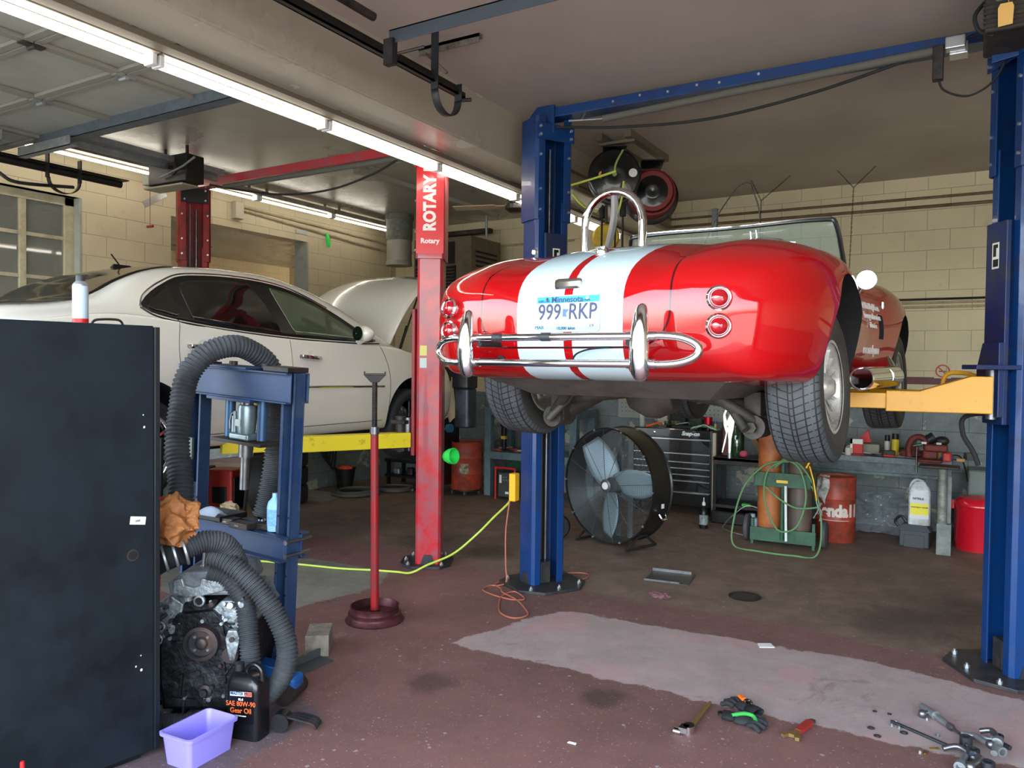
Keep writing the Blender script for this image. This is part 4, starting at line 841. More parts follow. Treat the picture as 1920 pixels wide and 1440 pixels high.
# decal face: the side of the column turned to the camera
sd = -t3 if (-t3).y < 0 else t3; across = sd.cross(Vector((0, 0, 1))); across = -across if across.dot(Vector((1, 0, 0))) < 0 else across
fc = o3+sd*.158
m = MB(); m.prismv([(-.11, -.42), (.11, -.42), (.11, .42), (-.11, .42)], fc+Vector((0, 0, 2.96)), across, (0, 0, 1), sd*.002); dec = part('lift_decal', m, mat('decal_red', '#c3202a', .3, coat=.4), rl, w=True)
MDW = mat('decal_white', '#d9d0cf', .35)
text('decal_lettering', 'ROTARY LIFT', .135, MDW, dec, fc+sd*.003+Vector((0, 0, 2.72)), (0, 0, 1), -across, .001, align='LEFT', bold=.006, sx=.84)
bpy.data.objects.remove(bpy.data.objects[kids(dec)[-1].name]) if len(kids(dec)) > 1 else None
text('decal_lettering', 'Rotary', .055, MDW, dec, fc+sd*.003+Vector((0, 0, 2.64)), across, (0, 0, 1), .001, bold=.002)
for zz, cc in ((1.76, '#c9c26a'), (1.66, '#b4c0bd')):
    m = MB(); m.prismv([(-.075, -.04), (-.02, -.04), (-.02, .04), (-.075, .04)], o3+sd*.1435+Vector((0, 0, zz)), across, (0, 0, 1), sd*.001); part('faded_sticker', m, mat('faded'+cc, cc, .5), rl, w=True)
m = MB(); m.rbox(-3.74, 5.30, 1.45, -3.58, 5.46, 1.72, .015); part('power_unit', m, DARK, rl, w=True, bev=.004)
m = MB(); m.rbox(-3.72, 5.31, 1.12, -3.58, 5.45, 1.45, .02); part('oil_tank', m, mat('dark_plastic_tank', '#1d2128', .4, wear='#353b42'), rl, w=True, bev=.004)
m = MB(); m.prismv([(-.015, -.09), (.015, -.09), (.015, .09), (-.015, .09)], (-3.642, 5.10, 2.02), (1, 0, 0), (0, 0, 1), (0, -.02, 0)); part('switch_box', m, GALV, rl, w=True, bev=.004)
arm(rl, 'swing_arm', (-3.96, 5.0), (-4.66, 3.72), 1.03, MYEL2, h=.12, w=.12, flare=False, pad=.03); arm(rl, 'swing_arm', (-3.98, 5.2), (-4.7, 5.9), 1.03, MYEL2, h=.11, flare=False, pad=.03)
arm(rl, 'swing_arm', (-6.78, 5.05), (-6.2, 4.05), 1.03, MYEL2, h=.11, flare=False, pad=.03); arm(rl, 'swing_arm', (-6.78, 5.2), (-6.2, 5.9), 1.03, MYEL2, h=.11, flare=False, pad=.03)
m = MB(); m.cyl((-4.02, 4.98, .93), (-4.02, 4.98, 1.22), .045, n=16); m.box(-4.08, 4.92, 1.16, -3.94, 5.10, 1.19); m.box(-4.08, 4.92, .94, -3.94, 5.10, .97); part('arm_restraint', m, DARK, rl, w=True, bev=.003)
# ================================================================ FOREGROUND LEFT
MNAVY = mat('navy_black_panel', '#080e14', .55, spec=.3, wear='#101a22', wscale=3, wamt=.45, rvar=.1)
cab = thing('tool_cabinet', 'tall black cabinet seen from its side in the left foreground', 'cabinet', (-2.897, 1.977, 0), R(-9))
m = MB(); m.rbox(-.62, -.98, .04, -.012, -.0, 1.785, .006); cside = part('body', m, MNAVY, cab, bev=.002)
m = MB(); m.box(-.012, -.98, .03, .0, .0, 1.795); panel = part('side_panel', m, MNAVY, cab, bev=.002)
m = MB(); m.box(-.63, .0, .03, .012, .022, 1.79); part('front_edge', m, mat('black_edge', '#10161b', .4, coat=.3), cab, bev=.002)
m = MB(); m.box(-.6, -.95, 0, -.03, -.04, .04); part('plinth', m, BLK, cab)
m = MB(); m.lathe([(0, 0), (.024, .0), (.024, .002), (0, .002)], c=(.0, -.085, .86), ax=(1, 0, 0), n=24); part('grommet_hole', m, DARK, panel)
m = MB(); m.lathe([(0, .002), (.018, .002), (.018, .003), (0, .003)], c=(0, -.085, .86), ax=(1, 0, 0), n=24); part('grommet_hole', m, MIN, panel)
m = MB(); m.prismv([(-.032, -.012), (.030, -.022), (.034, .010), (-.028, .020)], (.0005, -.065, 1.0), (0, 1, 0), (0, 0, 1), (.001, 0, 0)); st = part('barcode_sticker', m, mat('sticker_white2', '#dadedf', .4), panel)
for i in range(9):
    m = MB(); m.prismv([(-.011+i*.0024, -.004), (-.0100+i*.0024+.0006*(i % 2), -.004), (-.0100+i*.0024+.0006*(i % 2), .004), (-.011+i*.0024, .004)], (.0016, -.064, .998), (0, 1, 0), (0, 0, 1), (.0003, 0, 0)); part('barcode_bar', m, BLK, st)
for y, z, r_ in ((-.038, 1.38, .005), (-.042, 1.43, .003), (-.05, .38, .006), (-.072, .40, .004), (-.052, .44, .003)):
    m = MB(); m.prismv([(-r_*.7, -r_), (r_*.6, -r_*.9), (r_*.8, r_*.5), (0, r_), (-r_*.8, r_*.4)], (.0004, y, z), (0, 1, 0), (0, 0, 1), (.0006, 0, 0)); part('paint_chip', m, mat('chip_white', '#c9ccc8', .6), panel)
m = MB(); m.prismv([(-.004, -.02), (.004, -.02), (.004, .02), (-.004, .02)], (.0004, -.037, 1.76), (0, 1, 0), (0, 0, 1), (.0006, 0, 0)); part('slot', m, MIN, panel)
m = MB(); m.tube(cr([(-.05, -.22, 1.795), (-.05, -.20, 1.812), (-.05, -.12, 1.815), (-.05, -.10, 1.795)], 5), .005, 6); part('top_handle', m, BLK, cab)
MSILV = mat('aerosol_silver', '#9ba3a6', .3, .6); MRD = mat('signal_red', '#c21f22', .4)
def aerosol(label, loc, r, h, bodym, capm, capr=.6, band=None, group=None, name='spray_can'):
    t = thing(name, label, 'spray can', loc, 0, group)
    m = MB(); m.lathe([(0, 0), (r*.92, 0), (r, .006), (r, h*.80), (r*.97, h*.82), (r*.6, h*.88), (0, h*.885)], n=28); part('can', m, bodym, t)
    m = MB(); m.lathe([(r*capr, h*.87), (r*capr, h*.98), (r*capr*.85, h), (0, h)], n=24); part('cap', m, capm, t)
    if band:
        m = MB(); m.caps = False; m.lathe([(r+.0006, h*band[1]), (r+.0006, h*band[2])], n=28); part('label_band', m, band[0], t)
    return t
ca = aerosol('silver and white spray can standing on top of the black cabinet', (-3.115, 1.80, 1.795), .029, .20, MSILV, mat('grey_cap', '#2d3437', .5), band=(mat('can_label_blue', '#aebfca', .4), .12, .78))
m = MB(); m.caps = False; m.lathe([(.0300, .004), (.0300, .024)], n=28); part('label_band', m, MRD, ca)
aerosol('silver aerosol can with red nozzle at the bottom left corner of the picture', (-2.70, 1.36, 0), .032, .305, MSILV, MRD, capr=.22, band=(mat('can_label_white', '#cfd6d8', .4), .1, .78))
m = MB(); m.rbox(-3.62, 1.60, 1.787, -3.42, 1.78, 1.82, .006); solo('parts_box', 'low white box lying at the left on top of the black cabinet', 'box', m, WHITEP, base=(-3.52, 1.69, 1.787))

# ---- workshop press, leaning slightly
MPR = mat('blue_press_paint', '#1a3358', .5, wear='#2f4055', wscale=6, wamt=.36, rvar=.12); MPRD = mat('dark_blue_press_paint', '#16233f', .5, wear='#26344d', wscale=6)
pr = thing('hydraulic_press', 'blue H-frame workshop press with a silver bottle jack in its frame', 'workshop press', (-3.055, 2.82, 0)); pr.rotation_euler = (0, R(3.0), 0)
def post(x, flip, wd=.075):
    m = MB(); m.box(x-wd/2, .035, .04, x+wd/2, .043, 1.60); m.box(x-wd/2, -.035, .04, x-wd/2+.008, .035, 1.60); m.box(x+wd/2-.008, -.035, .04, x+wd/2, .035, 1.60)
    m.box(x-wd/2-.012, -.036, .04, x-wd/2+.008, -.028, 1.60); m.box(x+wd/2-.008, -.036, .04, x+wd/2+.006, -.028, 1.60); u = part('upright', m, MPR, pr, bev=.002)
    for zz in (.36, .46, .56, .72, .86):
        for dx in (-1, 1):
            m = MB(); m.cyl((x+dx*(wd/2-.001), -.0372, zz), (x+dx*(wd/2-.001), -.0355, zz), .007, n=12); part('pin_hole', m, MIN, u)
    return u
post(0, 1); post(-.74, -1, .11)
m = MB(); m.cbox((-.74, .02, .80), (.085, .02, .26)); part('oval_slot_plate', m, MPRD, pr)
m = MB(); m.cbox((-.77, -.045, 1.13), (.10, .012, .12)); part('duct_tape_wrap', m, mat('grey_tape', '#59625f', .6), pr)
for zz in (0, 1):
    y0 = -.075 if zz == 0 else .043
    m = MB(); s = 1 if zz else -1; yy = y0 if zz else y0
    m.box(-.80, yy+.012, 1.445, .045, yy+.02, 1.60); m.box(-.80, yy-.02, 1.592, .045, yy+.02, 1.60); m.box(-.80, yy-.02, 1.445, .045, yy+.02, 1.453); part('head_beam', m, MPR, pr, bev=.002)
for x in (-.56, -.36, -.58, -.30):
    m = MB(); m.hexnut((x, -.06, 1.60), .013, .016); m.hexnut((x, -.06, 1.445), .013, -.016); part('beam_bolt', m, DARK, pr) if x in (-.56, -.36) else None
m = MB(); m.box(-.60, -.10, 1.600, -.25, .07, 1.612); m.box(-.55, -.10, 1.428, -.21, .07, 1.445); part('ram_guide_plate', m, MPR, pr, bev=.002)
for x in (-.45, -.20):
    m = MB(); m.cyl((x, -.02, 1.23), (x, -.02, 1.445), .027, n=20); part('guide_rod', m, mat('blue_grey_rod', '#33506e', .35, .4), pr)
    m = MB(); m.cyl((x+.01, -.02, 1.612), (x+.01, -.02, 1.635), .022, n=16); part('rod_cap', m, DARK, pr)
m = MB(); m.box(-.52, -.09, 1.205, -.13, .06, 1.222); part('ram_plate', m, DARK, pr, bev=.002)
m = MB(); m.cyl((-.32, -.02, .955), (-.32, -.02, 1.205), .024, n=20); m.cyl((-.32, -.02, 1.13), (-.32, -.02, 1.205), .036, n=20); part('press_ram', m, STEEL, pr)
jk = thing('bottle_jack', 'silver bottle jack standing inside the blue press', 'bottle jack', (-3.055-.32+.064, 2.80, 1.240)); jk.rotation_euler = (0, R(3), 0)
MJK = mat('silver_jack_paint', '#7f8f95', .35, .6, wear='#6c7a80', wscale=9)
m = MB(); m.rbox(-.075, -.055, -.001, .075, .055, .035, .012); part('base', m, MJK, jk, bev=.003)
m = MB(); m.lathe([(.045, .035), (.048, .05), (.048, .165), (.043, .182), (.030, .188)], n=32); part('reservoir', m, MJK, jk)
m = MB(); m.lathe([(.034, .186), (.034, .204), (.026, .207), (.019, .207), (.019, .232), (.014, .234), (.014, .262)], n=20); part('ram_screw', m, STEEL, jk)
m = MB(); m.cyl((-.068, -.02, .03), (-.068, -.02, .12), .016, n=14); m.cyl((-.068, -.02, .12), (-.068, -.02, .145), .009, n=10); part('pump_cylinder', m, MJK, jk)
m = MB(); m.tube([(-.068, -.02, .14), (-.088, -.025, .13), (-.095, -.03, .09), (-.085, -.035, .05)], .005, 6); part('pump_handle_socket', m, STEEL, jk)
m = MB(); m.prismv([(-.02, -.018), (.02, -.018), (.02, .018), (-.02, .018)], (-.01, -.0490, .09), (1, 0, 0), (0, 0, 1), (0, -.001, 0)); part('jack_label', m, mat('jack_label_paper', '#a8adae', .5), jk)
for y0 in (-.10, .043):
    m = MB(); m.box(-.84, y0+(.045 if y0 < 0 else 0), .64, .055, y0+(.053 if y0 < 0 else .008), .77); m.box(-.84, y0, .762, .055, y0+.053, .77); m.box(-.84, y0, .64, .055, y0+.053, .648); part('bed_channel', m, MPR, pr, bev=.002)
for zz in (.67, .74):
    m = MB(); m.cyl((.055, -.05, zz), (.055, .11, zz), .008, n=10); m.hexnut((.055, -.055, zz), .014, -.012, (0, 1, 0)); part('bed_bolt', m, STEEL, pr)
m = MB(); m.box(-.83, -.10, .03, -.76, .36, .05); part('foot', m, MPRD, pr)
m = MB(); m.box(-.05, -.24, .0, .06, .32, .008); m.box(-.05, -.24, .0, -.042, .32, .05); part('foot', m, mat('dusty_foot_steel', '#4a4d50', .6, .3), pr)
m = MB(); m.rbox(-.15, -.075, 1.601, .03, .07, 1.628, .004); part('head_block', m, DARK, pr, bev=.002)
m = MB(); m.rbox(-.72, -.075, 1.601, -.58, .02, 1.622, .003); part('head_block', m, DARK, pr, bev=.002)
PM = wmat(pr)
def on_press(x, y, z): return tuple(PM @ Vector((x, y, z)))
q = on_press(-.57, -.03, .772)
t = thing('drip_tray', 'black steel tray holding a clear visor on the press bed', 'tray', q); m = MB(); m.rbox(-.19, -.09, 0, .19, .09, .006, .01); m.rbox(-.19, -.09, 0, -.185, .09, .03, .002); m.rbox(.185, -.09, 0, .19, .09, .03, .002); m.box(-.19, .085, 0, .19, .09, .03); m.box(-.19, -.09, 0, .19, -.085, .022); part('pan', m, BLK, t)
t = thing('face_shield', 'clear bent plastic visor lying in the black tray', 'visor', (q[0]+.04, q[1]-.01, q[2]+.008)); m = MB(); m.grid(lambda u, v: (-.08+.16*u, -.06+.09*v, .05*sin(pi*v)*(1-.5*(2*u-1)**2)+.004), 16, 10); o = part('visor', m, mat('clear_visor', '#b9c8dc', .08, alpha=.5, coat=.5), t); m = MB(); m.tube([(-.08, -.06, .004), (0, -.065, .004), (.08, -.06, .004)], .004, 6); part('visor_edge', m, mat('pinkish_edge', '#8a5a5f', .5), t)
for i, (x, y, lx, rz_) in enumerate(((-.36, -.07, .10, .1), (-.24, -.085, .15, -.05), (-.14, -.02, .17, .25))):
    q = on_press(x, y, .7715); t = thing('press_block', ('short dark steel press block with stamped marks, left of three on the bed', 'middle dark steel press block at the front of the bed', 'dark steel bar lying under the hanging hose on the bed')[i], 'steel block', q, rz_, 'press blocks'); m = MB(); m.cbox((0, 0, .016), (lx, .07, .03)); part('bar', m, DARK, t, bev=.003)
    m = MB()
    m.prismv([(-.02, -.004), (.012, -.004), (.012, .004), (-.02, .004)], (0, -.036, .016), (1, 0, 0), (0, 0, 1), (0, -.001, 0)); part('stamp', m, STEEL, t)
q = on_press(-.085, -.01, .7715)
t = thing('squeeze_bottle', 'pale blue plastic bottle standing on the press bed beside the right upright', 'bottle', q); m = MB(); m.lathe([(0, 0), (.038, 0), (.040, .008), (.040, .125), (.034, .15), (.016, .17), (.013, .178), (.013, .195), (0, .196)], n=28); part('bottle', m, mat('pale_blue_bottle', '#8fc4e8', .35), t)
m = MB(); m.caps = False; m.lathe([(.0405, .03), (.0405, .115)], n=28); part('label', m, mat('pale_label', '#7fb4dc', .4, wear='#5f95c4', wscale=60), t)

# ---- corrugated exhaust hoses
MHOSE = mat('corrugated_rubber', '#2c3034', .72, wear='#43474b', wscale=5, bump=.1)
def hose(label, pts, r, pitch=.018, n=7, parent=None, w_=None, name='corrugated_hose'):
    P = cr(pts, 40); L = [0]
    for a, b in zip(P, P[1:]): L.append(L[-1]+(b-a).length)
    k = max(8, int(L[-1]/pitch*5)); Q = []; i = 0
    for j in range(k+1):
        d = L[-1]*j/k
        while i < len(L)-2 and L[i+1] < d: i += 1
        f = (d-L[i])/max(L[i+1]-L[i], 1e-9); Q.append(P[i].lerp(P[i+1], min(f, 1)))
    m = MB(); m.tube(Q, r, 20, rf=lambda i, k_: r*(1+.075*(1 if (i % 5) in (1, 2) else -1 if (i % 5) in (3, 4) else 0)))
    m.bm.transform(Matrix.Translation(-Vector(pts[0]))); o = part(name, m, MHOSE); o.location = pts[0]; return tag(o, label, 'hose', 'corrugated exhaust hoses')
hose('long grey corrugated hose arching over the top of the blue press', [(-3.27, 2.37, .80), (-3.284, 2.39, .905), (-3.336, 2.422, 1.066), (-3.398, 2.449, 1.244), (-3.428, 2.494, 1.428), (-3.447, 2.545, 1.576), (-3.415, 2.626, 1.687), (-3.374, 2.735, 1.733), (-3.36, 2.85, 1.72), (-3.345, 2.99, 1.63), (-3.32, 3.02, 1.45), (-3.32, 3.01, 1.137), (-3.32, 2.96, .90), (-3.33, 2.93, .80)], .056, .021)
m = MB(); m.cyl((-3.33, 2.93, .765), (-3.33, 2.93, .80), .03, n=16); m.cbox((-3.33, 2.92, .77), (.08, .02, .03), .5); solo('hose_end_fitting', 'shiny metal fitting at the lower end of the hanging hose', 'hose fitting', m, CHROME, base=(-3.33, 2.93, .765))
hose('upper grey corrugated hose curling down over the engine top', [(-2.964, 2.171, .822), (-2.927, 2.252, .846), (-2.896, 2.328, .823), (-2.889, 2.388, .739), (-2.915, 2.428, .639)], .046, .012)
hose('outer grey corrugated hose sweeping down in front of the press foot', [(-2.947, 2.296, .774), (-2.873, 2.339, .739), (-2.777, 2.393, .643), (-2.691, 2.441, .511), (-2.64, 2.467, .367), (-2.654, 2.455, .233), (-2.715, 2.417, .14), (-2.80, 2.42, .09)], .045, .0165)
hose('inner grey corrugated hose dropping behind the gear oil jug', [(-3.029, 2.361, .675), (-2.954, 2.405, .638), (-2.891, 2.439, .527), (-2.831, 2.413, .395), (-2.80, 2.40, .25), (-2.80, 2.40, .12)], .043, .016)
hose('grey corrugated hose lying on the floor along the bottom of the engine', [(-3.13, 2.09, .045), (-3.038, 2.13, .046), (-2.93, 2.21, .046), (-2.86, 2.27, .046)], .036, .013)
m = MB(); m.tube(cr([(-3.36, 2.13, .62), (-3.20, 2.13, .70), (-3.07, 2.12, .77), (-2.964, 2.171, .822)], 8), .062, 16)
q = solo('duct_elbow', 'thick black rubber duct ending in pale clamp rings above the engine', 'duct', m, RUB, base=(-3.36, 2.13, .6))
for i in range(3):
    c = Vector((-3.0+.022*i, 2.10+.035*i, .793+.012*i)); d = Vector((.5, .82, .25)).normalized(); m = MB(); m.caps = False; m.lathe([(.058, -.007), (.064, -.004), (.064, .004), (.058, .007)], c=c, ax=d, n=28); m.bm.transform(Matrix.Translation(-Vector(q.location))); part('clamp_ring', m, GALV, q)

# ---- engine block on the floor
EC = Vector((-3.14, 2.50, 0))       # centre of the block; its face looks to the camera
ax = Vector((.52, -.854, 0)).normalized(); sx_ = Vector((.854, .52, 0)).normalized(); up_ = Vector((0, 0, 1))
eng = thing('car_engine', 'bare greasy car engine standing on the floor beside the black cabinet', 'engine', tuple(EC))
MENG = mat('greasy_black_casting', '#16181b', .5, .4, bump=.6, bscale=45, wear='#3f4448', wscale=11, wamt=.30); MALL = mat('dirty_aluminium', '#a3acb0', .42, .55, wear='#4a4d50', wscale=13, wamt=.36, bump=.4, bscale=60); MIRON = mat('dark_iron', '#34363a', .5, .6, wear='#5a4a42', wscale=12)
def E3(a, b, c): return EC+sx_*a+ax*b+up_*c
def ebox(nm, a0, a1, b0, b1, c0, c1, mm, poly=None):
    m = MB(); P = poly or [(a0, c0), (a1, c0), (a1, c1), (a0, c1)]; m.prismv(P, EC+ax*b0, sx_, up_, ax*(b1-b0)); return part(nm, m, mm, eng, w=True, bev=.006)
ebox('block', 0, 0, -.25, .18, 0, 0, MENG, [(-.20, .02), (.16, .02), (.21, .20), (.22, .38), (.17, .48), (.08, .52), (-.10, .52), (-.24, .47), (-.26, .35), (-.23, .18)])
ebox('timing_cover', 0, 0, .18, .225, 0, 0, MENG, [(-.17, .05), (.12, .05), (.17, .22), (.15, .40), (.05, .50), (-.12, .48), (-.19, .34), (-.19, .18)])
rn = random.Random(3)
for i in range(26):                                                       # ribs, bosses and bolt heads of the cover
    a = rn.uniform(-.17, .14); c = rn.uniform(.07, .45); m = MB(); h = rn.uniform(.006, .02)
    if i % 2: m.cyl(E3(a, .22, c), E3(a, .22+h+.008, c), rn.uniform(.007, .014), n=10); part('cover_bolt', m, MALL if i % 4 == 1 else MIRON, eng, w=True)
    else:
        d = rn.uniform(0, pi); m.prismv([(-.05, -.004), (.05, -.004), (.05, .004), (-.05, .004)], E3(a, .224, c), sx_*cos(d)+up_*sin(d), -sx_*sin(d)+up_*cos(d), ax*h); part('rib', m, MENG, eng, w=True)
def head(sgn):
    pts = [(-.02, .38), (.02, .48), (.08, .54), (.19, .54), (.23, .44), (.18, .37), (.10, .32)]
    pts = [(sgn*p[0]-(.02 if sgn < 0 else 0), p[1]) for p in pts]; ebox('cylinder_head', 0, 0, -.24, .20, 0, 0, MALL, pts)
head(1); ebox('cylinder_head', 0, 0, -.24, .19, 0, 0, MALL, [(-.26, .30), (-.12, .42), (-.10, .52), (-.16, .56), (-.28, .48), (-.32, .36)])
for i in range(34):
    a = rn.choice((rn.uniform(-.27, -.10), rn.uniform(.0, .20))); c = .40+abs(a)*(.35 if a > 0 else -.2)+rn.uniform(-.02, .14); m = MB(); m.cyl(E3(a, .18, c), E3(a, .21+rn.uniform(0, .03), c+rn.uniform(-.01, .02)), rn.uniform(.006, .016), n=10); part('head_bolt', m, rn.choice((MALL, MALL, MIRON)), eng, w=True)
for a, c in ((-.20, .42), (-.21, .36), (-.02, .54)):
    m = MB(); m.caps = False; m.lathe([(.014, 0), (.026, 0), (.026, .014), (.018, .016), (.018, .002)], c=E3(a, .195, c), ax=ax, n=20); m2 = part('port_flange', m, MALL, eng, w=True); m = MB(); m.cyl(E3(a, .20, c), E3(a, .2015, c), .018, n=16); part('port_opening', m, MIN, m2, w=True)
pc = E3(.01, .225, .36); m = MB(); m.lathe([(0, .0), (.072, .0), (.078, .006), (.078, .012), (.074, .016), (.078, .020), (.074, .024), (.078, .028), (.074, .032), (.078, .036), (.078, .042), (.062, .044), (.058, .030), (.030, .030), (.026, .040), (.020, .044), (0, .044)], c=pc, ax=ax, n=40); pu = part('crank_pulley', m, MIRON, eng, w=True)
m = MB(); m.caps = False; m.lathe([(.0785, .0), (.0785, .043), (.070, .0445)], c=pc, ax=ax, n=40); part('pulley_rim', m, mat('rust_brown_band', '#3c3233', .5, .3), pu, w=True)
for i in range(4):
    m = MB(); a = pi/4+i*pi/2; m.cyl(pc+sx_*(.042*cos(a))+up_*(.042*sin(a))+ax*.030, pc+sx_*(.042*cos(a))+up_*(.042*sin(a))+ax*.036, .006, n=10); part('pulley_bolt', m, ZINC, pu, w=True)
m = MB(); tpos = E3(.15, .225, .38); m.prismv([(-.032, .0), (-.02, .04), (.02, .04), (.034, .0), (.020, -.06), (.012, -.10), (-.012, -.10), (-.024, -.05)], tpos, sx_, up_, ax*.03); tb = part('belt_tensioner', m, MALL, eng, w=True, bev=.004)
m = MB(); m.cyl(tpos+ax*.03, tpos+ax*.04, .012, n=14); part('tensioner_bolt', m, MIRON, tb, w=True)
m = MB(); m.lathe([(0, 0), (.036, 0), (.038, .004), (.034, .012), (.038, .020), (.036, .024), (0, .024)], c=E3(.135, .22, .30), ax=ax, n=28); part('idler_pulley', m, mat('rust_brown_band'), eng, w=True)
m = MB(); m.lathe([(.0, 0), (.030, 0), (.030, .02), (.016, .024), (.016, .045), (0, .045)], c=E3(.02, .22, .13), ax=ax, n=20); part('crank_nose', m, MIRON, eng, w=True)
# intake manifold on top with two standing studs
m = MB(); m.prismv([(-.17, .55), (.14, .56), (.17, .59), (.15, .65), (.05, .675), (-.10, .67), (-.18, .62)], EC+ax*(-.16), sx_, up_, ax*.34); im = part('intake_manifold', m, mat('grey_cast_manifold', '#8a9297', .5, .4, wear='#54595d', wscale=7, bump=.3), eng, w=True, bev=.014)
m = MB(); m.prismv([(-.09, .0), (-.09, .06), (-.05, .07), (-.04, .035), (.0, .025), (.03, .035), (.04, .07), (.08, .06), (.17, .05), (.17, .02), (.05, -.01), (-.03, -.02)], E3(-.05, .185, .575), sx_, up_, ax*.02); part('manifold_flange', m, MALL, im, w=True, bev=.004)
for a, c0, c1, tlt in ((-.05, .66, .785, .01), (.07, .66, .765, .05)):
    m = MB(); m.cyl(E3(a, .08, c0), E3(a+tlt, .08, c1), .007, n=10); m.cyl(E3(a+tlt, .08, c1), E3(a+tlt*1.15, .08, c1+.014), .012, n=6); m.cyl(E3(a, .08, c0), E3(a+.003, .08, c0+.012), .016, n=14); part('standing_stud', m, ZINC, im, w=True)
m = MB(); m.cyl(E3(-.10, .12, .52), E3(-.10, .12, .56), .028, n=16); part('water_neck', m, MALL, eng, w=True)
for s in (-1, 1):
    m = MB(); m.box(-.03, -.22, 0, .03, .2, .02); m.bm.transform(Matrix.Translation(EC+sx_*(s*.12)) @ Matrix.Rotation(R(31.3), 4, 'Z')); part('mount_rail', m, BLK, eng, w=True)
# ---- crumpled brown paper bag on the engine
def crumple(name, label, cat, c, dims, mm, seed, amp=.22, sub=4, flat=0.0, base=None):
    bm = bmesh.new(); bmesh.ops.create_icosphere(bm, subdivisions=sub, radius=1); from mathutils import noise as nz
    for v in bm.verts:
        p = v.co.copy(); k = 1+amp*(abs(nz.noise(p*1.6+Vector((seed, 0, 0))))*2-.6)+amp*.6*(abs(nz.noise(p*3.4+Vector((0, seed, 0))))*2-.6)+amp*.25*nz.noise(p*8)
        v.co = Vector((p.x*dims[0]*k, p.y*dims[1]*k, p.z*dims[2]*k)); 
        if v.co.z < -dims[2]*(1-flat): v.co.z = -dims[2]*(1-flat)
    z0 = min(v.co.z for v in bm.verts); bm.transform(Matrix.Translation((0, 0, -z0))); m = MB(); m.bm.free(); m.bm = bm
    o = part(name, m, mm); o.location = c; return tag(o, label, cat)
MPAP = mat('brown_paper', '#9a6233', .7, wear='#7e4e2a', wscale=4, bump=.5, bscale=18)
def paper_bag():
    from mathutils import noise as nz
    bm = bmesh.new(); bmesh.ops.create_icosphere(bm, subdivisions=5, radius=1)
    for v in bm.verts:
        p = v.co.copy(); k = 1.18-.80*abs(nz.noise(p*.9+Vector((3, 1, 7))))-.50*abs(nz.noise(p*1.7+Vector((9, 2, 4))))-.16*abs(nz.noise(p*3.2+Vector((1, 5, 2))))-.03*abs(nz.noise(p*9))
        v.co = Vector((p.x*.155*k, p.y*.13*k, p.z*.135*k)); v.co.z = max(v.co.z, -.085)
    bm.transform(Matrix.Translation((0, 0, .085))); m = MB(); m.bm.free(); m.bm = bm
    for f in bm.faces: f.smooth = True
    o = part('paper_bag', m, MPAP, sharp=18); o.location = (-3.05, 2.16, .845); return tag(o, 'crumpled brown paper bag resting on top of the engine ducts', 'paper bag')
paper_bag()
# ---- gear oil jug
jg = thing('oil_jug', 'black plastic gear oil jug with an orange and white label on the floor', 'oil jug', (-2.715, 2.315, 0), R(14))
MJB = mat('black_bottle_plastic', '#0e1013', .28, coat=.3)
m = MB(); P = rrect(0, 0, .165, .105, .025, 5); Pt = rrect(-.035, 0, .05, .05, .024, 5)
rings = [(1, 0, .0), (1.0, 0, .012), (1, 0, .21), (.97, 0, .245), (.80, -.006, .268), (.42, -.030, .285)]
vs = []; k = len(P)
for s_, dx, z in rings: vs += [(p[0]*s_+dx, p[1]*s_, z) for p in P]
m._add(vs, [tuple(range(k))[::-1], tuple(range((len(rings)-1)*k, len(rings)*k))]+[(j*k+i, j*k+(i+1) % k, (j+1)*k+(i+1) % k, (j+1)*k+i) for j in range(len(rings)-1) for i in range(k)], True); b = part('bottle', m, MJB, jg); smooth(b, 50)
m = MB(); m.cyl((-.048, 0, .28), (-.048, 0, .315), .022, n=20); part('cap', m, mat('black_cap', '#17191c', .5), jg)
m = MB(); m.tube(cr([(-.010, 0, .272), (.0, 0, .303), (.03, 0, .318), (.062, 0, .300), (.072, 0, .25)], 6), .011, 10); part('handle', m, MJB, jg)
m = MB(); m.prismv(rrect(0, 0, .125, .145, .01, 3), (.0, -.0535, .148), (1, 0, 0), (0, 0, 1), (0, -.0008, 0)); lb = part('label', m, mat('black_label', '#08090b', .3), jg)
m = MB(); m.prismv([(-.055, .0), (.055, .008), (.055, .028), (-.055, .018)], (.0, -.0545, .190), (1, 0, 0), (0, 0, 1), (0, -.0006, 0)); part('label_banner', m, mat('label_silver', '#b9c4c9', .4), lb)
m = MB(); m.prismv([(.02, .006), (.055, .009), (.055, .028), (.02, .024)], (.0, -.0552, .190), (1, 0, 0), (0, 0, 1), (0, -.0006, 0)); part('label_banner', m, mat('label_orange', '#d8602c', .4), lb)
JM = wmat(jg); jx = JM.to_3x3() @ Vector((1, 0, 0)); MOR = mat('label_orange')
for s_, sz, z, mm in (('MASTER PRO', .019, .205, mat('label_navy', '#20385e', .4)), ('GL-5', .013, .180, WHITEP), ('SAE 80W-90', .030, .160, MOR), ('Gear Oil', .032, .130, MOR), ('High Performance', .008, .108, WHITEP)):
    text('label_lettering', s_, sz, mm, lb, JM @ Vector((.0, -.0563, z)), jx+Vector((0, 0, .06)), (0, 0, 1), .0003, bold=.0004, sx=.95)
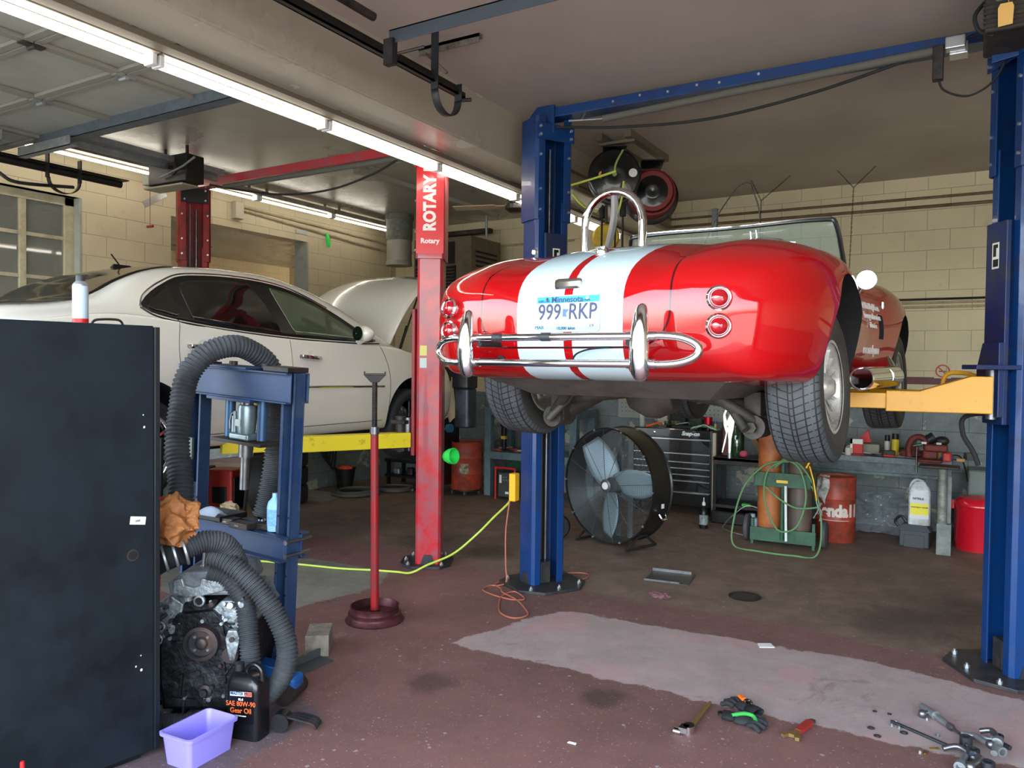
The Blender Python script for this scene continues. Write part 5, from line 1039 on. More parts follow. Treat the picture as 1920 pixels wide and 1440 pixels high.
# ---- lilac tub
tb = thing('plastic_tub', 'empty lilac plastic tub on the floor in front of the engine', 'tub', (-2.743, 2.083, 0), R(94)); tb.scale = (1.0, 1.42, 1.2)
MLIL = mat('lilac_plastic', '#8f85df', .38)
m = MB(); a = rrect(0, 0, .245, .118, .018, 5); k = len(a); ring = [(.90, .86, 0), (1.0, 1.0, .098), (1.08, 1.14, .104), (1.09, 1.16, .100)]; 
vs = [(p[0]*.90, p[1]*.86, 0) for p in a]+[(p[0], p[1], .096) for p in a]+[(p[0]*1.07, p[1]*1.13, .100) for p in a]+[(p[0]*1.075, p[1]*1.145, .110) for p in a]+[(p[0]*1.02, p[1]*1.03, .112) for p in a]+[(p[0]*.965, p[1]*.94, .100) for p in a]+[(p[0]*.875, p[1]*.82, .006) for p in a]
m._add(vs, [tuple(range(k))[::-1], tuple(range(6*k, 7*k))]+[(j*k+i, j*k+(i+1) % k, (j+1)*k+(i+1) % k, (j+1)*k+i) for j in range(6) for i in range(k)], True); b = part('tub', m, MLIL, tb); smooth(b, 40)
rn = random.Random(8)
m = MB()
for i in range(60): m.cbox((rn.uniform(-.09, .09), rn.uniform(-.04, .04), .0072), (rn.uniform(.001, .004), .001, .001), rn.uniform(0, 3))
o = part('grit', m, mat('dark_grit', '#2a2530', .8), tb); o['kind'] = 'stuff'
# ---- wooden block, parts behind the jug
m = MB(); m.cbox((0, 0, .06), (.215, .13, .12)); t = solo('wood_block', 'weathered grey wooden block on the floor behind the press foot', 'block', m, mat('weathered_wood', '#847d6f', .8, wear='#5a554b', wscale=9, bump=.5, bscale=30), bev=.003); t.location = (-3.185, 3.22, 0); t.rotation_euler = (0, 0, R(-52))
t = thing('trolley_jack', 'blue steel trolley jack lying half hidden behind the corrugated hoses', 'trolley jack', (-2.98, 2.62, 0), R(20)); m = MB(); m.rbox(-.16, -.05, .02, .20, .06, .12, .02); m.cbox((.03, 0, .15), (.26, .09, .05), 0, 0, .15); part('frame', m, mat('bright_blue_paint', '#1259a8', .4, wear='#1f3a5a'), t, bev=.006); m = MB(); m.cyl((.16, -.09, .045), (.16, .09, .045), .045, n=20); part('wheel', m, DARK, t); m = MB(); m.cyl((-.12, -.08, .03), (-.12, .08, .03), .03, n=16); part('wheel', m, DARK, t)
t = thing('engine_part', 'small black cylindrical part with pipes on the floor right of the oil jug', 'engine part', (-2.62, 2.42, 0), R(25)); m = MB(); m.cyl((-.0, -.03, .045), (-.0, .03, .045), .042, n=20); part('canister', m, BLK, t)
for i in range(4):
    m = MB(); m.tube(cr([(.0, .03-.02*i, .05+.01*i), (.06, .05-.02*i, .06), (.14, .06-.022*i, .04), (.16, .06-.02*i, .015)], 5), .006, 6); part('pipe', m, DARK, t)
# ---- tall red stand
sd_ = thing('underhoist_stand', 'tall red screw jack stand with a round base on the floor', 'jack stand', (-3.262, 3.79, 0))
MRS = mat('worn_red_stand_paint', '#930e18', .45, wear='#4a3436', wscale=10, wamt=.33)
m = MB(); m.lathe([(0, .0), (.185, .0), (.188, .01), (.170, .03), (.166, .04), (.170, .052), (.156, .060), (.152, .085), (.158, .098), (.150, .10), (.138, .05), (.03, .046), (.03, .07), (0, .07)], n=48); part('base', m, mat('dark_red_iron', '#3a1a1e', .45, .4, wear='#5d3036', wscale=8), sd_)
m = MB(); m.cyl((0, 0, .05), (-.012, 0, 1.22), .027, .025, n=24); part('pole', m, MRS, sd_)
m = MB(); m.cyl((-.012, 0, 1.20), (-.012, 0, 1.245), .030, n=20); part('lock_nut', m, STEEL, sd_)
P = [(-.012, 0, 1.24+.0025*i) for i in range(125)]; m = MB(); m.tube(P, .018, 12, rf=lambda i, k: .0185 if i % 4 < 2 else .0155); part('threaded_rod', m, DARK, sd_)
m = MB(); M0 = Matrix.Rotation(R(40), 4, 'Z'); m.M = Matrix.Translation((-.012, 0, 1.55)) @ M0; m._add([(-.025, -.018, -.02), (.025, -.018, -.02), (.025, .018, -.02), (-.025, .018, -.02), (-.068, -.022, .025), (.068, -.022, .025), (.068, .022, .025), (-.068, .022, .025)], [(3, 2, 1, 0), (0, 1, 5, 4), (1, 2, 6, 5), (2, 3, 7, 6), (3, 0, 4, 7), (4, 5, 6, 7)]); m.box(-.07, -.023, .025, .07, .023, .038); m.box(-.07, -.023, .038, -.06, .023, .05); m.box(.06, -.023, .038, .07, .023, .05); part('saddle', m, DARK, sd_, bev=.002)
# ---- yellow-green air hose and orange cord
m = MB(); m.tube(cr([(-5.316, 4.168, .012), (-5.145, 4.322, .012), (-4.66, 4.476, .012), (-4.281, 4.567, .012), (-4.036, 4.669, .012), (-3.85, 4.73, .012), (-3.70, 4.72, .030), (-3.605, 4.80, .085), (-3.485, 4.984, .154), (-3.362, 5.13, .295), (-3.20, 5.12, .449), (-3.02, 5.04, .59), (-2.99, 5.03, .64)], 10), .0085, 8)
solo('air_hose', 'bright yellow-green air hose crossing the floor up to the yellow box', 'hose', m, mat('yellow_green_rubber', '#b7cb52', .5), base=(-3.85, 4.73, .003))
m = MB(); m.tube(cr([(-2.985, 5.01, .63), (-3.0, 4.98, .40), (-2.98, 4.95, .15), (-2.96, 4.93, .03), (-2.98, 4.87, .008), (-3.04, 4.82, .008), (-3.02, 4.70, .008), (-2.86, 4.63, .008), (-2.717, 4.62, .008), (-2.66, 4.68, .008), (-2.80, 4.78, .012), (-2.83, 4.66, .008), (-2.76, 4.50, .008), (-2.643, 4.33, .008), (-2.514, 4.283, .008), (-2.47, 4.385, .008), (-2.56, 4.50, .012), (-2.701, 4.62, .016), (-2.86, 4.71, .014), (-2.93, 4.80, .008), (-3.03, 4.90, .008), (-2.98, 5.2, .008), (-2.75, 5.42, .008), (-2.60, 5.52, .008), (-2.53, 5.46, .008), (-2.54, 5.33, .008), (-2.62, 5.28, .008)], 8), .0055, 6)
solo('extension_cord', 'thin orange-brown cord tangled on the floor around the middle blue post', 'cord', m, mat('orange_brown_cord', '#a5604a', .5), base=(-2.7, 4.7, .003))

t = thing('pry_bar', 'long dark bar with a yellow grip leaning behind the left press upright', 'bar', (-3.62, 3.12, 0)); m = MB(); m.tube([(-.17, .0, .0), (-.06, .0, .9), (.04, .0, 1.50)], .011, 8); part('shaft', m, BLK, t); m = MB(); m.cyl((.025, 0, 1.40), (.05, 0, 1.56), .020, n=12); part('grip', m, mat('yellow_grip', '#cdbb3a', .5), t)
t = thing('red_handle_bar', 'thin red and black bar standing between the black cabinet and the tall corrugated hose', 'bar', (-3.36, 2.30, 0)); m = MB(); m.cyl((.0, 0, .02), (.01, .02, 1.02), .013, n=12); part('lower_bar', m, mat('signal_red'), t); m = MB(); m.cyl((.01, .02, 1.0), (.012, .02, 1.28), .015, n=12); m.cyl((0, 0, 0), (0, 0, .02), .05, n=16); part('upper_grip', m, BLK, t)
# ================================================================ BACK OF THE SHOP
MGRN = mat('green_cart_paint', '#2f5b46', .5, wear='#26402f', wscale=8); MORC = mat('orange_cylinder_paint', '#b46a35', .5, wear='#8a4a2a', wscale=4, wamt=.4); MGRC = mat('grey_cylinder_paint', '#5c544c', .5, wear='#6e4a38', wscale=4, wamt=.35)
MRDR = mat('rusty_red_drum', '#b04330', .48, wear='#7a3628', wscale=6, wamt=.4, rvar=.1); MBEN = mat('blue_grey_bench', '#5d6c72', .55, wear='#3e4a4e', wscale=8, wamt=.4)
MLBL = mat('worn_paper_label', '#b7ab8e', .7, wear='#4a443a', wscale=18, wamt=.4)
# ---- drum fan
F0 = Vector((-2.80, 6.64, .555)); fr = .52
FA = Vector((-.30, -.954, 0)).normalized(); FS = Vector((.954, -.30, 0)).normalized(); FZ = Vector((0, 0, 1))
fan = thing('drum_fan', 'large round black drum fan with a wire grille standing on the floor', 'fan', (-2.80, 6.64, 0))
m = MB(); m.caps = False; m.lathe([(fr, -.14), (fr+.012, -.142), (fr+.016, -.13), (fr+.004, -.118), (fr+.004, .118), (fr+.016, .13), (fr+.012, .142), (fr, .14), (fr-.004, .13), (fr-.004, -.13), (fr, -.14)], c=F0, ax=FA, n=72); sh = part('shroud', m, mat('black_drum_shell', '#141515', .4, coat=.2), fan, w=True)
def grille(face, nr, mm, lab):
    m = MB(); c = F0+FA*face; bul = .03*(1 if face > 0 else -1)
    for i in range(nr):
        r_ = .055+(fr-.06)*i/(nr-1); rr = c+FA*(bul*(1-(r_/fr)**2)); m.tube([rr+FS*(r_*cos(2*pi*k/56))+FZ*(r_*sin(2*pi*k/56)) for k in range(56)], .0015, 4, closed=True)
    for k in range(12):
        a = 2*pi*k/12+.13; m.tube([c+FA*(bul*(1-(q/fr)**2)+.002)+FS*(q*cos(a))+FZ*(q*sin(a)) for q in (.05, .2, .35, fr-.003)], .0028, 5)
    m.lathe([(0, 0), (.055, 0), (.06, .006), (.05, .012), (0, .014)], c=c+FA*bul, ax=FA, n=24); return part('grille', m, mm, fan, w=True)
gr = grille(.125, 42, mat('grille_wire', '#5f666a', .4, .6), ''); grille(-.125, 16, mat('grille_wire'), '')
m = MB(); m.lathe([(0, 0), (.035, 0), (.03, .008), (0, .01)], c=F0+FA*.168, ax=FA, n=24); part('badge', m, WHITEP, gr, w=True)
for k in range(10):
    a = 2*pi*k/10; m = MB(); m.cyl(F0+FA*.13+FS*((fr+.004)*cos(a))+FZ*((fr+.004)*sin(a)), F0+FA*.15+FS*((fr+.004)*cos(a))+FZ*((fr+.004)*sin(a)), .010, n=10); part('grille_clip', m, GALV, fan, w=True)
MBLD = mat('pale_fan_blade', '#9db4c0', .4, .3)
for a0 in (R(128), R(8), R(262)):
    m = MB(); u = FS*cos(a0)+FZ*sin(a0); v = -FS*sin(a0)+FZ*cos(a0)
    def bl_(s_, t_): rad = .06+.42*s_; wd = (.06+.075*sin(pi*min(s_*.75+.15, 1)))*(t_*2-1); return tuple(F0+u*rad+v*wd+FA*(.05+.055*(t_*2-1)*(1-.3*s_)))
    m.grid(bl_, 14, 8); o = part('blade', m, MBLD, fan, w=True); q = o.modifiers.new('t', 'SOLIDIFY'); q.thickness = .004
m = MB(); m.cyl(F0-FA*.0, F0+FA*.09, .07, n=24); part('hub', m, mat('fan_hub', '#6d757a', .4, .4), fan, w=True)
m = MB(); m.cyl(F0-FA*.12, F0-FA*.01, .08, n=24); part('motor', m, DARK, fan, w=True)
for s_ in (-.17, -.03): 
    m = MB(); m.prismv([(-.03, -fr+.01), (.03, -fr+.01), (.03, fr-.01), (-.03, fr-.01)], F0+FS*(s_+.10)-FA*.11, FS, FZ, -FA*.004); part('motor_mount', m, GALV, fan, w=True)
for s_ in (-1, 1):
    m = MB(); b = F0+FS*(s_*.30)
    m.tube([b+FA*.22-FZ*.535, b+FA*.05-FZ*.43, b-FA*.05-FZ*.43, b-FA*.20-FZ*.535], .013, 8); m.tube([b+FA*.22-FZ*.535, b-FA*.20-FZ*.535], .013, 8); part('stand_leg', m, DARK, fan, w=True)
m = MB(); m.tube(cr([F0+FS*.522+FA*.04+FZ*-.20, F0+FS*.55+FA*.03-FZ*.24, F0+FS*.55-FA*.03-FZ*.24, F0+FS*.52-FA*.04-FZ*.20], 5), .010, 8); part('carry_handle', m, CHROME, fan, w=True)
m = MB(); q = F0+FS*(fr+.006); m.prismv([(-.02, -.02), (.02, -.02), (.02, .02), (-.02, .02)], q-FZ*.13, FA, FZ, FS*.002); part('rating_sticker', m, WHITEP, fan, w=True)
# hand truck with big black wheel beside the fan
t = thing('hand_truck', 'dark hand truck with round rubber wheels between the middle blue post and the fan', 'hand truck', (-3.42, 6.62, 0)); m = MB(); m.tube([(-.04, 0, .12), (-.06, .05, 1.0), (.05, .08, 1.02)], .016, 8); m.box(-.07, -.05, .04, .02, .08, .75); part('frame', m, BLK, t, bev=.006); m = MB(); m.lathe([(0, -.03), (.06, -.03), (.065, -.036), (.105, -.036), (.115, -.02), (.115, .02), (.105, .036), (.065, .036), (.06, .03), (0, .03)], c=(.06, -.07, .115), ax=(.35, -.93, 0), n=28); wl = part('wheel', m, RUB, t)
m = MB()
for k in range(6):
    a = k*pi/3; m.cyl(Vector((.06, -.07, .115))+Vector((.35, -.93, 0))*.034, Vector((.06, -.07, .115))+Vector((.35, -.93, 0))*.034+Vector((.93*cos(a)*.055, .35*cos(a)*.055, .055*sin(a))), .008, n=6)
m.cyl(Vector((.06, -.07, .115)), Vector((.06, -.07, .115))+Vector((.35, -.93, 0))*.045, .022, n=14); part('wheel_spokes', m, mat('grey_plastic_hub', '#50555a', .5), wl)
# ---- black roller tool chest
tc_ = thing('tool_chest', 'glossy black roller tool chest with chrome drawer edges behind the fan', 'tool chest', (-2.78, 8.42, 0), R(0))
m = MB(); m.rbox(-.56, -.02, .09, .36, .45, .955, .012); part('body', m, mat('gloss_black_paint', '#090a0d', .2, coat=.6), tc_)
MGB = mat('gloss_black_paint')
m = MB(); m.rbox(-.555, -.045, .86, .35, -.018, .95, .008); td = part('top_panel', m, MGB, tc_)
text('maker_lettering', 'Snap-on', .062, mat('silver_lettering', '#c9d0d4', .25, .8), td, (-2.78+.12, 8.42-.047, .908), (1, 0, 0), (0, 0, 1), .001, bold=.003, shear=.25)
m = MB(); m.lathe([(0, 0), (.016, 0), (.014, .008), (0, .010)], c=(-.30, -.045, .905), ax=(0, -1, 0), n=18); part('lock', m, CHROME, td)
z = .85
for h in (.16, .095, .07, .07, .07, .13, .16):
    m = MB(); m.rbox(-.545, -.04, z-h+.008, .34, -.018, z-.004, .004); d = part('drawer', m, MGB, tc_); m = MB(); m.box(-.545, -.052, z-.014, .34, -.036, z-.004); part('drawer_pull', m, mat('satin_chrome', '#b9bec1', .2, 1), d); z -= h
for x in (-.5, .3):
    m = MB(); m.cyl((x-.02, .0, .05), (x+.02, .0, .05), .05, n=18); part('caster', m, RUB, tc_)
m = MB(); m.rbox(.362, -.03, .05, .40, .02, .93, .004); part('edge_trim', m, mat('cream_edge', '#b7ae94', .5), tc_)
# clutter on the chest
t = thing('water_bottle', 'clear plastic water bottle standing on the left of the tool chest', 'bottle', (-3.28, 8.5, .955)); m = MB(); m.lathe([(0, 0), (.033, 0), (.034, .01), (.031, .03), (.034, .05), (.031, .07), (.034, .10), (.034, .15), (.028, .175), (.013, .20), (.013, .215)], n=24); part('bottle', m, mat('clear_plastic', '#c4d3d2', .08, alpha=.45, coat=.5), t); m = MB(); m.cyl((0, 0, .212), (0, 0, .228), .015, n=16); part('cap', m, WHITEP, t)
t = thing('work_light', 'red and black gooseneck work light on the right end of the tool chest', 'work light', (-2.50, 8.5, .955)); m = MB(); m.cyl((0, 0, .06), (0, 0, .14), .045, n=22); part('lamp_head', m, mat('anodised_red', '#a8142a', .3, .6), t); m = MB(); m.tube(cr([(-.03, 0, .10), (-.10, 0, .16), (-.13, 0, .25), (-.12, 0, .30)], 6), .010, 8); m.cyl((0, 0, 0), (0, 0, .06), .02, n=12); part('gooseneck', m, mat('dark_red_neck', '#5a1018', .4), t)
solo('shop_cloth', 'pale green cloth draped over the right side of the tool chest top', 'cloth', MB().grid(lambda u, v: (-2.66+.28*u+.02*sin(9*v), 8.36+.16*v, .957+.05*sin(pi*u)*(1-.5*v)+.008*sin(14*u+6*v)), 18, 10), mat('pale_green_cloth', '#9fc4b0', .8), base=(-2.52, 8.44, .956)).modifiers.new('t', 'SOLIDIFY').thickness = .008
t = thing('orange_pliers', 'orange-handled pliers lying on the tool chest', 'pliers', (-3.02, 8.5, .956), R(25)); 
for s_ in (-1, 1):
    m = MB(); m.tube(cr([(0, 0, .04), (-.06, s_*.015, .05), (-.15, s_*.02, .02), (-.20, s_*.028, .012)], 5), .012, 8); part('handle', m, mat('orange_plastic', '#dd6a25', .45), t)
m = MB(); m.cyl((0, 0, .03), (0, 0, .055), .022, n=14); m.tube([(0, 0, .04), (.08, .0, .03)], .012, 8, rf=lambda i, k: .014 if i == 0 else .005); part('jaw', m, STEEL, t)
for i, (x, y, w_, d_, h_, c, lb_) in enumerate(((-3.10, 8.72, .12, .10, .17, '#b9b5a6', 'cream cylinder tub at the back of the tool chest'), (-2.92, 8.75, .20, .10, .20, '#15201d', 'dark green box at the back of the tool chest'), (-2.70, 8.72, .18, .12, .13, '#1e3328', 'dark green crumpled pouch behind the green cloth'), (-2.80, 8.55, .24, .14, .03, '#16181a', 'flat black tray of wires on the tool chest'))):
    m = MB(); m.rbox(x-w_/2, y-d_/2, .956, x+w_/2, y+d_/2, .956+h_, .03 if i != 3 else .008, 5); solo(('plastic_tub', 'storage_box', 'tool_pouch', 'parts_tray')[i], lb_, ('tub', 'box', 'pouch', 'tray')[i], m, mat('clutter'+c, c, .6), base=(x, y, .956))
rn = random.Random(5); WC = [mat('wire_white', '#b9bab5', .5), mat('wire_black', '#1b1c1d', .5), mat('wire_green', '#2f7a4a', .5), mat('orange_plastic')]
for i in range(6):
    m = MB(); x0 = -3.05+.07*i; m.tube(cr([(x0+rn.uniform(-.08, .08), 8.42+rn.uniform(0, .15), .993+rn.uniform(0, .05)) for _ in range(5)], 6), .004, 5); solo('loose_wire', ('white', 'black', 'green', 'orange', 'second white', 'second black')[i]+' loose wire tangled on top of the black tool chest', 'wire', m, WC[i % 4], base=(x0, 8.5, .985), group='loose wires on the tool chest')
t = thing('glue_tube', 'small blue-capped yellow bottle at the right corner of the tool chest', 'bottle', (-2.41, 8.47, .956)); m = MB(); m.cyl((0, 0, 0), (0, 0, .07), .016, n=16); part('bottle', m, mat('amber_plastic', '#b79238', .4), t); m = MB(); m.cyl((0, 0, .07), (0, 0, .10), .014, n=14); part('cap', m, mat('blue_cap', '#1e4f9c', .4), t)
# bottle with a pointed nozzle in front of the chest
t = thing('squirt_bottle', 'dark bottle with white pointed nozzle on the floor before the tool chest', 'bottle', (-2.32, 7.78, 0)); m = MB(); m.lathe([(0, 0), (.042, 0), (.045, .01), (.045, .16), (.035, .20), (.016, .22), (.016, .24)], n=24); part('bottle', m, BLK, t); m = MB(); m.caps = False; m.lathe([(.0457, .04), (.0457, .14)], n=24); part('label', m, mat('grey_label', '#8e989c', .5, wear='#2c3034', wscale=40), t); m = MB(); m.lathe([(.018, .235), (.018, .26), (.006, .275), (.004, .315), (0, .316)], n=16); part('nozzle', m, WHITEP, t)
# ---- pegboard and back bench
m = MB(); m.box(-3.75, 8.90, 1.02, -2.0, 8.935, 1.75); t = solo('pegboard', 'pale grey pegboard with rows of holes on the wall behind the tool chest', 'pegboard', m, None or mat('pegboard_grey', '#8d9391', .6), base=(-2.9, 8.94, 1.02))
hm = MB()
for i in range(34):
    for j in range(6): hm.cyl((-3.70+.05*i+.9*0, 8.8995, 1.10+.05*j), (-3.70+.05*i, 8.898, 1.10+.05*j), .006, n=6)
hm.bm.transform(Matrix.Translation((2.9, -8.94, -1.02))); o = part('peg_holes', hm, MIN, t); o['kind'] = 'stuff'
for x, c, nm in ((-3.30, '#9e2c28', 'red'), (-3.22, '#2f8a5a', 'green'), (-3.15, '#2f8a5a', 'green'), (-3.05, '#26282a', 'black')):
    m = MB(); m.cyl((x, 8.885, 1.18), (x, 8.885, 1.26), .010, n=10); m.cyl((x, 8.885, 1.08), (x, 8.885, 1.18), .003, n=8); solo('screwdriver', nm+' handled screwdriver hanging on the pegboard' + (', nearer the red one' if x == -3.22 else ', nearer the black one' if x == -3.15 else ''), 'screwdriver', m, mat('tool_'+nm, c, .4), base=(x, 8.885, 1.1))
# small table right of the chest with green bottle, wooden board
t = thing('utility_cart', 'black two-shelf utility cart between the tool chest and the orange gas cylinder', 'cart', (-2.07, 8.35, 0)); m = MB(); m.rbox(-.27, -.2, .66, .27, .2, .70, .01); m.rbox(-.27, -.2, .62, .27, -.18, .70, .005); part('top_shelf', m, DARK, t); m = MB(); m.rbox(-.27, -.2, .16, .27, .2, .20, .01); part('bottom_shelf', m, DARK, t)
for x in (-.25, .25):
    for y in (-.18, .18):
        m = MB(); m.box(x-.018, y-.018, 0, x+.018, y+.018, .67); part('leg', m, BLK, t)
m = MB(); m.lathe([(0, 0), (.07, 0), (.075, .02), (.075, .26), (.05, .31), (.03, .33), (.03, .36), (0, .36)], c=(-2.14, 8.36, .70), n=28); solo('glass_jug', 'dark green glass jug standing on the utility cart', 'jug', m, mat('green_glass', '#1e3d22', .06, coat=1), base=(-2.14, 8.36, .70))
m = MB(); m.rbox(-2.28, 8.25, .70, -2.20, 8.40, 1.06, .02); solo('tool_case', 'tall maroon case standing beside the green glass jug', 'case', m, mat('maroon_case', '#4a1a1c', .5), base=(-2.24, 8.32, .70))
m = MB(); m.cbox((-1.93, 8.42, .87), (.05, .30, .42), 0, 0, -.55); solo('wooden_board', 'brown wooden board leaning on the utility cart', 'board', m, mat('brown_board', '#6e5438', .7, wear='#59432c'), base=(-1.93, 8.42, .70))
m = MB(); m.ball((-2.05, 8.28, .735), .035, (1.3, 1, 1)); solo('pink_bulb', 'small pink rounded object on the utility cart', 'part', m, mat('pink_rubber', '#c9546c', .5), base=(-2.05, 8.28, .70))
m = MB(); m.tube([(-1.66, 8.1, .96), (-1.60, 7.95, .93), (-1.50, 7.9, .90)], .022, 10); solo('torch_handle', 'red rubber grip sticking out above the orange gas cylinder', 'handle', m, mat('red_grip', '#a32a24', .5), base=(-1.6, 8.0, .9))
m = MB(); m.rbox(-2.35, 8.1, 0, -1.80, 8.5, .13, .02); solo('battery_pack', 'low black case with cables on the floor under the utility cart', 'case', m, BLK, base=(-2.07, 8.3, 0))
m = MB(); m.tube(cr([(-2.15, 7.86, .01), (-2.0, 7.70, .01), (-1.8, 7.72, .01), (-1.75, 8.05, .15), (-1.95, 8.10, .22), (-2.1, 8.0, .1), (-2.15, 7.86, .01)], 8), .006, 6); solo('grey_cable', 'thin grey cable looping on the floor under the utility cart', 'cable', m, GALV, base=(-2.0, 7.9, .004))
m = MB(); m.rbox(-2.02, 8.10, .205, -1.93, 8.16, .235, .008); solo('green_clamp', 'small bright green clamp on the lower shelf of the utility cart', 'clamp', m, mat('bright_green', '#3fae4a', .5), base=(-1.97, 8.13, .20))
t = thing('washer_bottle', 'pale blue translucent jug on the floor left of the gas cylinder cart', 'jug', (-1.79, 7.60, 0)); m = MB(); m.rbox(-.07, -.05, 0, .07, .05, .20, .02); m.cyl((0, 0, .19), (0, 0, .235), .03, n=18); part('jug', m, mat('translucent_blue_jug', '#a9c0d6', .4), t, bev=.01)
# ---- gas cylinder cart
gc = thing('cylinder_cart', 'green two-wheel gas cylinder cart parked by the red drum', 'cylinder cart', (-1.46, 7.40, 0), R(2))
m = MB(); m.box(-.29, -.04, .06, .29, .22, .075); m.box(-.29, -.05, .04, .29, -.038, .165); part('base_tray', m, MGRN, gc, bev=.003)
m = MB(); m.box(-.25, -.10, .56, .25, -.09, .69); m.box(-.25, -.10, .56, -.24, .2, .69); m.box(.24, -.10, .56, .25, .2, .69); cb = part('cross_band', m, MGRN, gc, bev=.003); m = MB(); m.box(-.05, -.104, .60, .05, -.10, .625); part('name_plate', m, mat('brass_plate', '#b59a3a', .4, .6), cb)
m = MB(); m.cyl((-.0, -.06, .07), (.0, -.06, .98), .018, n=14); m.tube(cr([(-.12, .05, .92), (-.06, -.03, .98), (.0, -.06, .98), (.06, -.03, .98), (.12, .05, .92)], 5), .015, 8); part('handle_frame', m, MGRN, gc)
for s_ in (-1, 1):
    m = MB(); m.lathe([(0, -.03), (.05, -.03), (.10, -.028), (.125, -.015), (.125, .015), (.10, .028), (.05, .03), (0, .03)], c=(s_*.345, .12, .125), ax=(1, 0, 0), n=28); part('wheel', m, mat('grey_rubber_wheel', '#46474a', .7), gc)
    m = MB(); m.box(s_*.27-.012, -.04, .0, s_*.27+.012, .0, .24); part('foot', m, MGRN, gc)
def cylinder(label, x, y, r, h, mm, cat='gas cylinder'):
    t = thing('gas_cylinder', label, cat, (x, y, .078)); m = MB(); m.lathe([(0, 0), (r, 0), (r, h*.86), (r*.94, h*.90), (r*.7, h*.95), (r*.35, h*.98), (0, h*.98)], n=36); part('tank', m, mm, t); m = MB(); m.cyl((0, 0, h*.97), (0, 0, h*1.04), .025, n=14); m.cyl((0, -.04, h*1.02), (0, .04, h*1.02), .012, n=10); part('valve', m, mat('brass', '#b8923c', .3, .9), t); return t
cylinder('tall orange-brown gas cylinder on the green cart', -1.60, 7.50, .115, 1.05, MORC); cylinder('shorter grey-brown gas cylinder on the right of the green cart', -1.335, 7.50, .105, .80, MGRC)
MGH = mat('green_hose_rubber', '#5f8a5c', .5)
def gh(label, pts, r=.0085): m = MB(); m.tube(cr(pts, 10), r, 8); return solo('welding_hose', label, 'hose', m, MGH, base=pts[0])
gh('green welding hose making the big outer loop down to the floor by the cart', [(-1.40, 7.30, .80), (-1.60, 7.28, .76), (-1.78, 7.24, .55), (-1.86, 7.2, .25), (-1.84, 7.12, .02), (-1.6, 7.02, .012), (-1.3, 7.02, .012), (-1.12, 7.1, .02), (-1.10, 7.22, .25), (-1.16, 7.27, .55), (-1.28, 7.28, .76), (-1.42, 7.30, .82), (-1.52, 7.30, .76)])
gh('green welding hose making the inner oval loop hanging on the cart', [(-1.46, 7.28, .80), (-1.58, 7.26, .70), (-1.60, 7.25, .45), (-1.50, 7.25, .20), (-1.40, 7.25, .17), (-1.30, 7.25, .25), (-1.24, 7.26, .5), (-1.30, 7.27, .74), (-1.42, 7.28, .81), (-1.52, 7.28, .74)])
gh('green welding hose sagging sideways across both gas cylinders', [(-1.62, 7.27, .58), (-1.50, 7.26, .48), (-1.35, 7.25, .40), (-1.22, 7.25, .40), (-1.13, 7.27, .44), (-1.20, 7.28, .60)])
m = MB(); m.tube([(-1.42, 7.27, .58), (-1.405, 7.26, .08)], .012, 8); solo('white_rod', 'white rod standing between the two gas cylinders', 'rod', m, WHITEP, base=(-1.405, 7.26, .078))
t = thing('cutting_torch', 'brass cutting torch hanging beside the right gas cylinder', 'torch', (-1.20, 7.26, .60)); m = MB(); m.tube([(-.03, 0, .22), (.02, -.01, .05), (.05, -.02, -.12)], .012, 8); m.cyl((-.04, 0, .16), (.0, 0, .24), .02, n=12); part('torch_body', m, mat('brass'), t); m = MB()
m.tube([(.05, -.02, -.12), (.07, -.02, -.2), (.03, -.02, -.28)], .007, 6); m.tube([(.05, -.02, -.14), (.10, -.02, -.22), (.08, -.02, -.30)], .006, 6); part('trigger', m, STEEL, t)
# ---- red drum with lettering and cloth
dr = thing('oil_drum', 'worn red oil drum with white lettering standing under the workbench', 'drum', (-1.09, 7.98, 0))
def drum_body(r, h): return [(0, 0), (r*.96, 0), (r, .012), (r, h*.31), (r*1.03, h*.33), (r, h*.35), (r, h*.64), (r*1.03, h*.66), (r, h*.68), (r, h-.02), (r*1.02, h-.006), (r*.98, h), (r*.95, h-.02), (0, h-.022)]
m = MB(); m.lathe(drum_body(.178, .62), n=48); db = part('barrel', m, MRDR, dr)
for i, ch in enumerate('endall'):
    a = R(-90+(-38+i*19.5)+14); p = Vector((-1.09+.180*cos(a), 7.98+.180*sin(a), .30)); text('drum_letter', ch, .155, mat('drum_white', '#cfc6bd', .6), db, p, (-sin(a), cos(a), 0), (0, 0, 1), .001, bold=.008, sx=.85)
a = R(-90+(-38-19.5)+12); p = Vector((-1.09+.180*cos(a), 7.98+.180*sin(a), .30)); text('drum_letter', 'K', .155, mat('drum_white'), db, p, (-sin(a), cos(a), 0), (0, 0, 1), .001, bold=.006, sx=.8)
m = MB(); m.caps = False; 
def band(u, v): a = R(-90-42+90*u); return (.1815*cos(a), .1815*sin(a), .21+.006*v)
m.grid(band, 20, 2); o = part('drum_stripe', m, mat('drum_white'), db); o.modifiers.new('t', 'SOLIDIFY').thickness = .001
m = MB()
def clo(u, v):
    a = R(-150+44*u+6*sin(5*v)); z = .635-.25*v*(1-.12*sin(4*u)); r_ = .188+.006*sin(11*u+4*v); return (r_*cos(a), r_*sin(a), z) if v > .08 else (r_*.8*cos(a), r_*.8*sin(a), .636)
m.grid(clo, 20, 16); o = solo('shop_rag', 'white printed rag hanging over the left rim of the lettered red drum', 'rag', m, mat('printed_rag', '#cfcfca', .8, wear='#5a5a58', wscale=14, wamt=.36)); o.location = (-1.09, 7.98, 0); o.modifiers.new('t', 'SOLIDIFY').thickness = .003
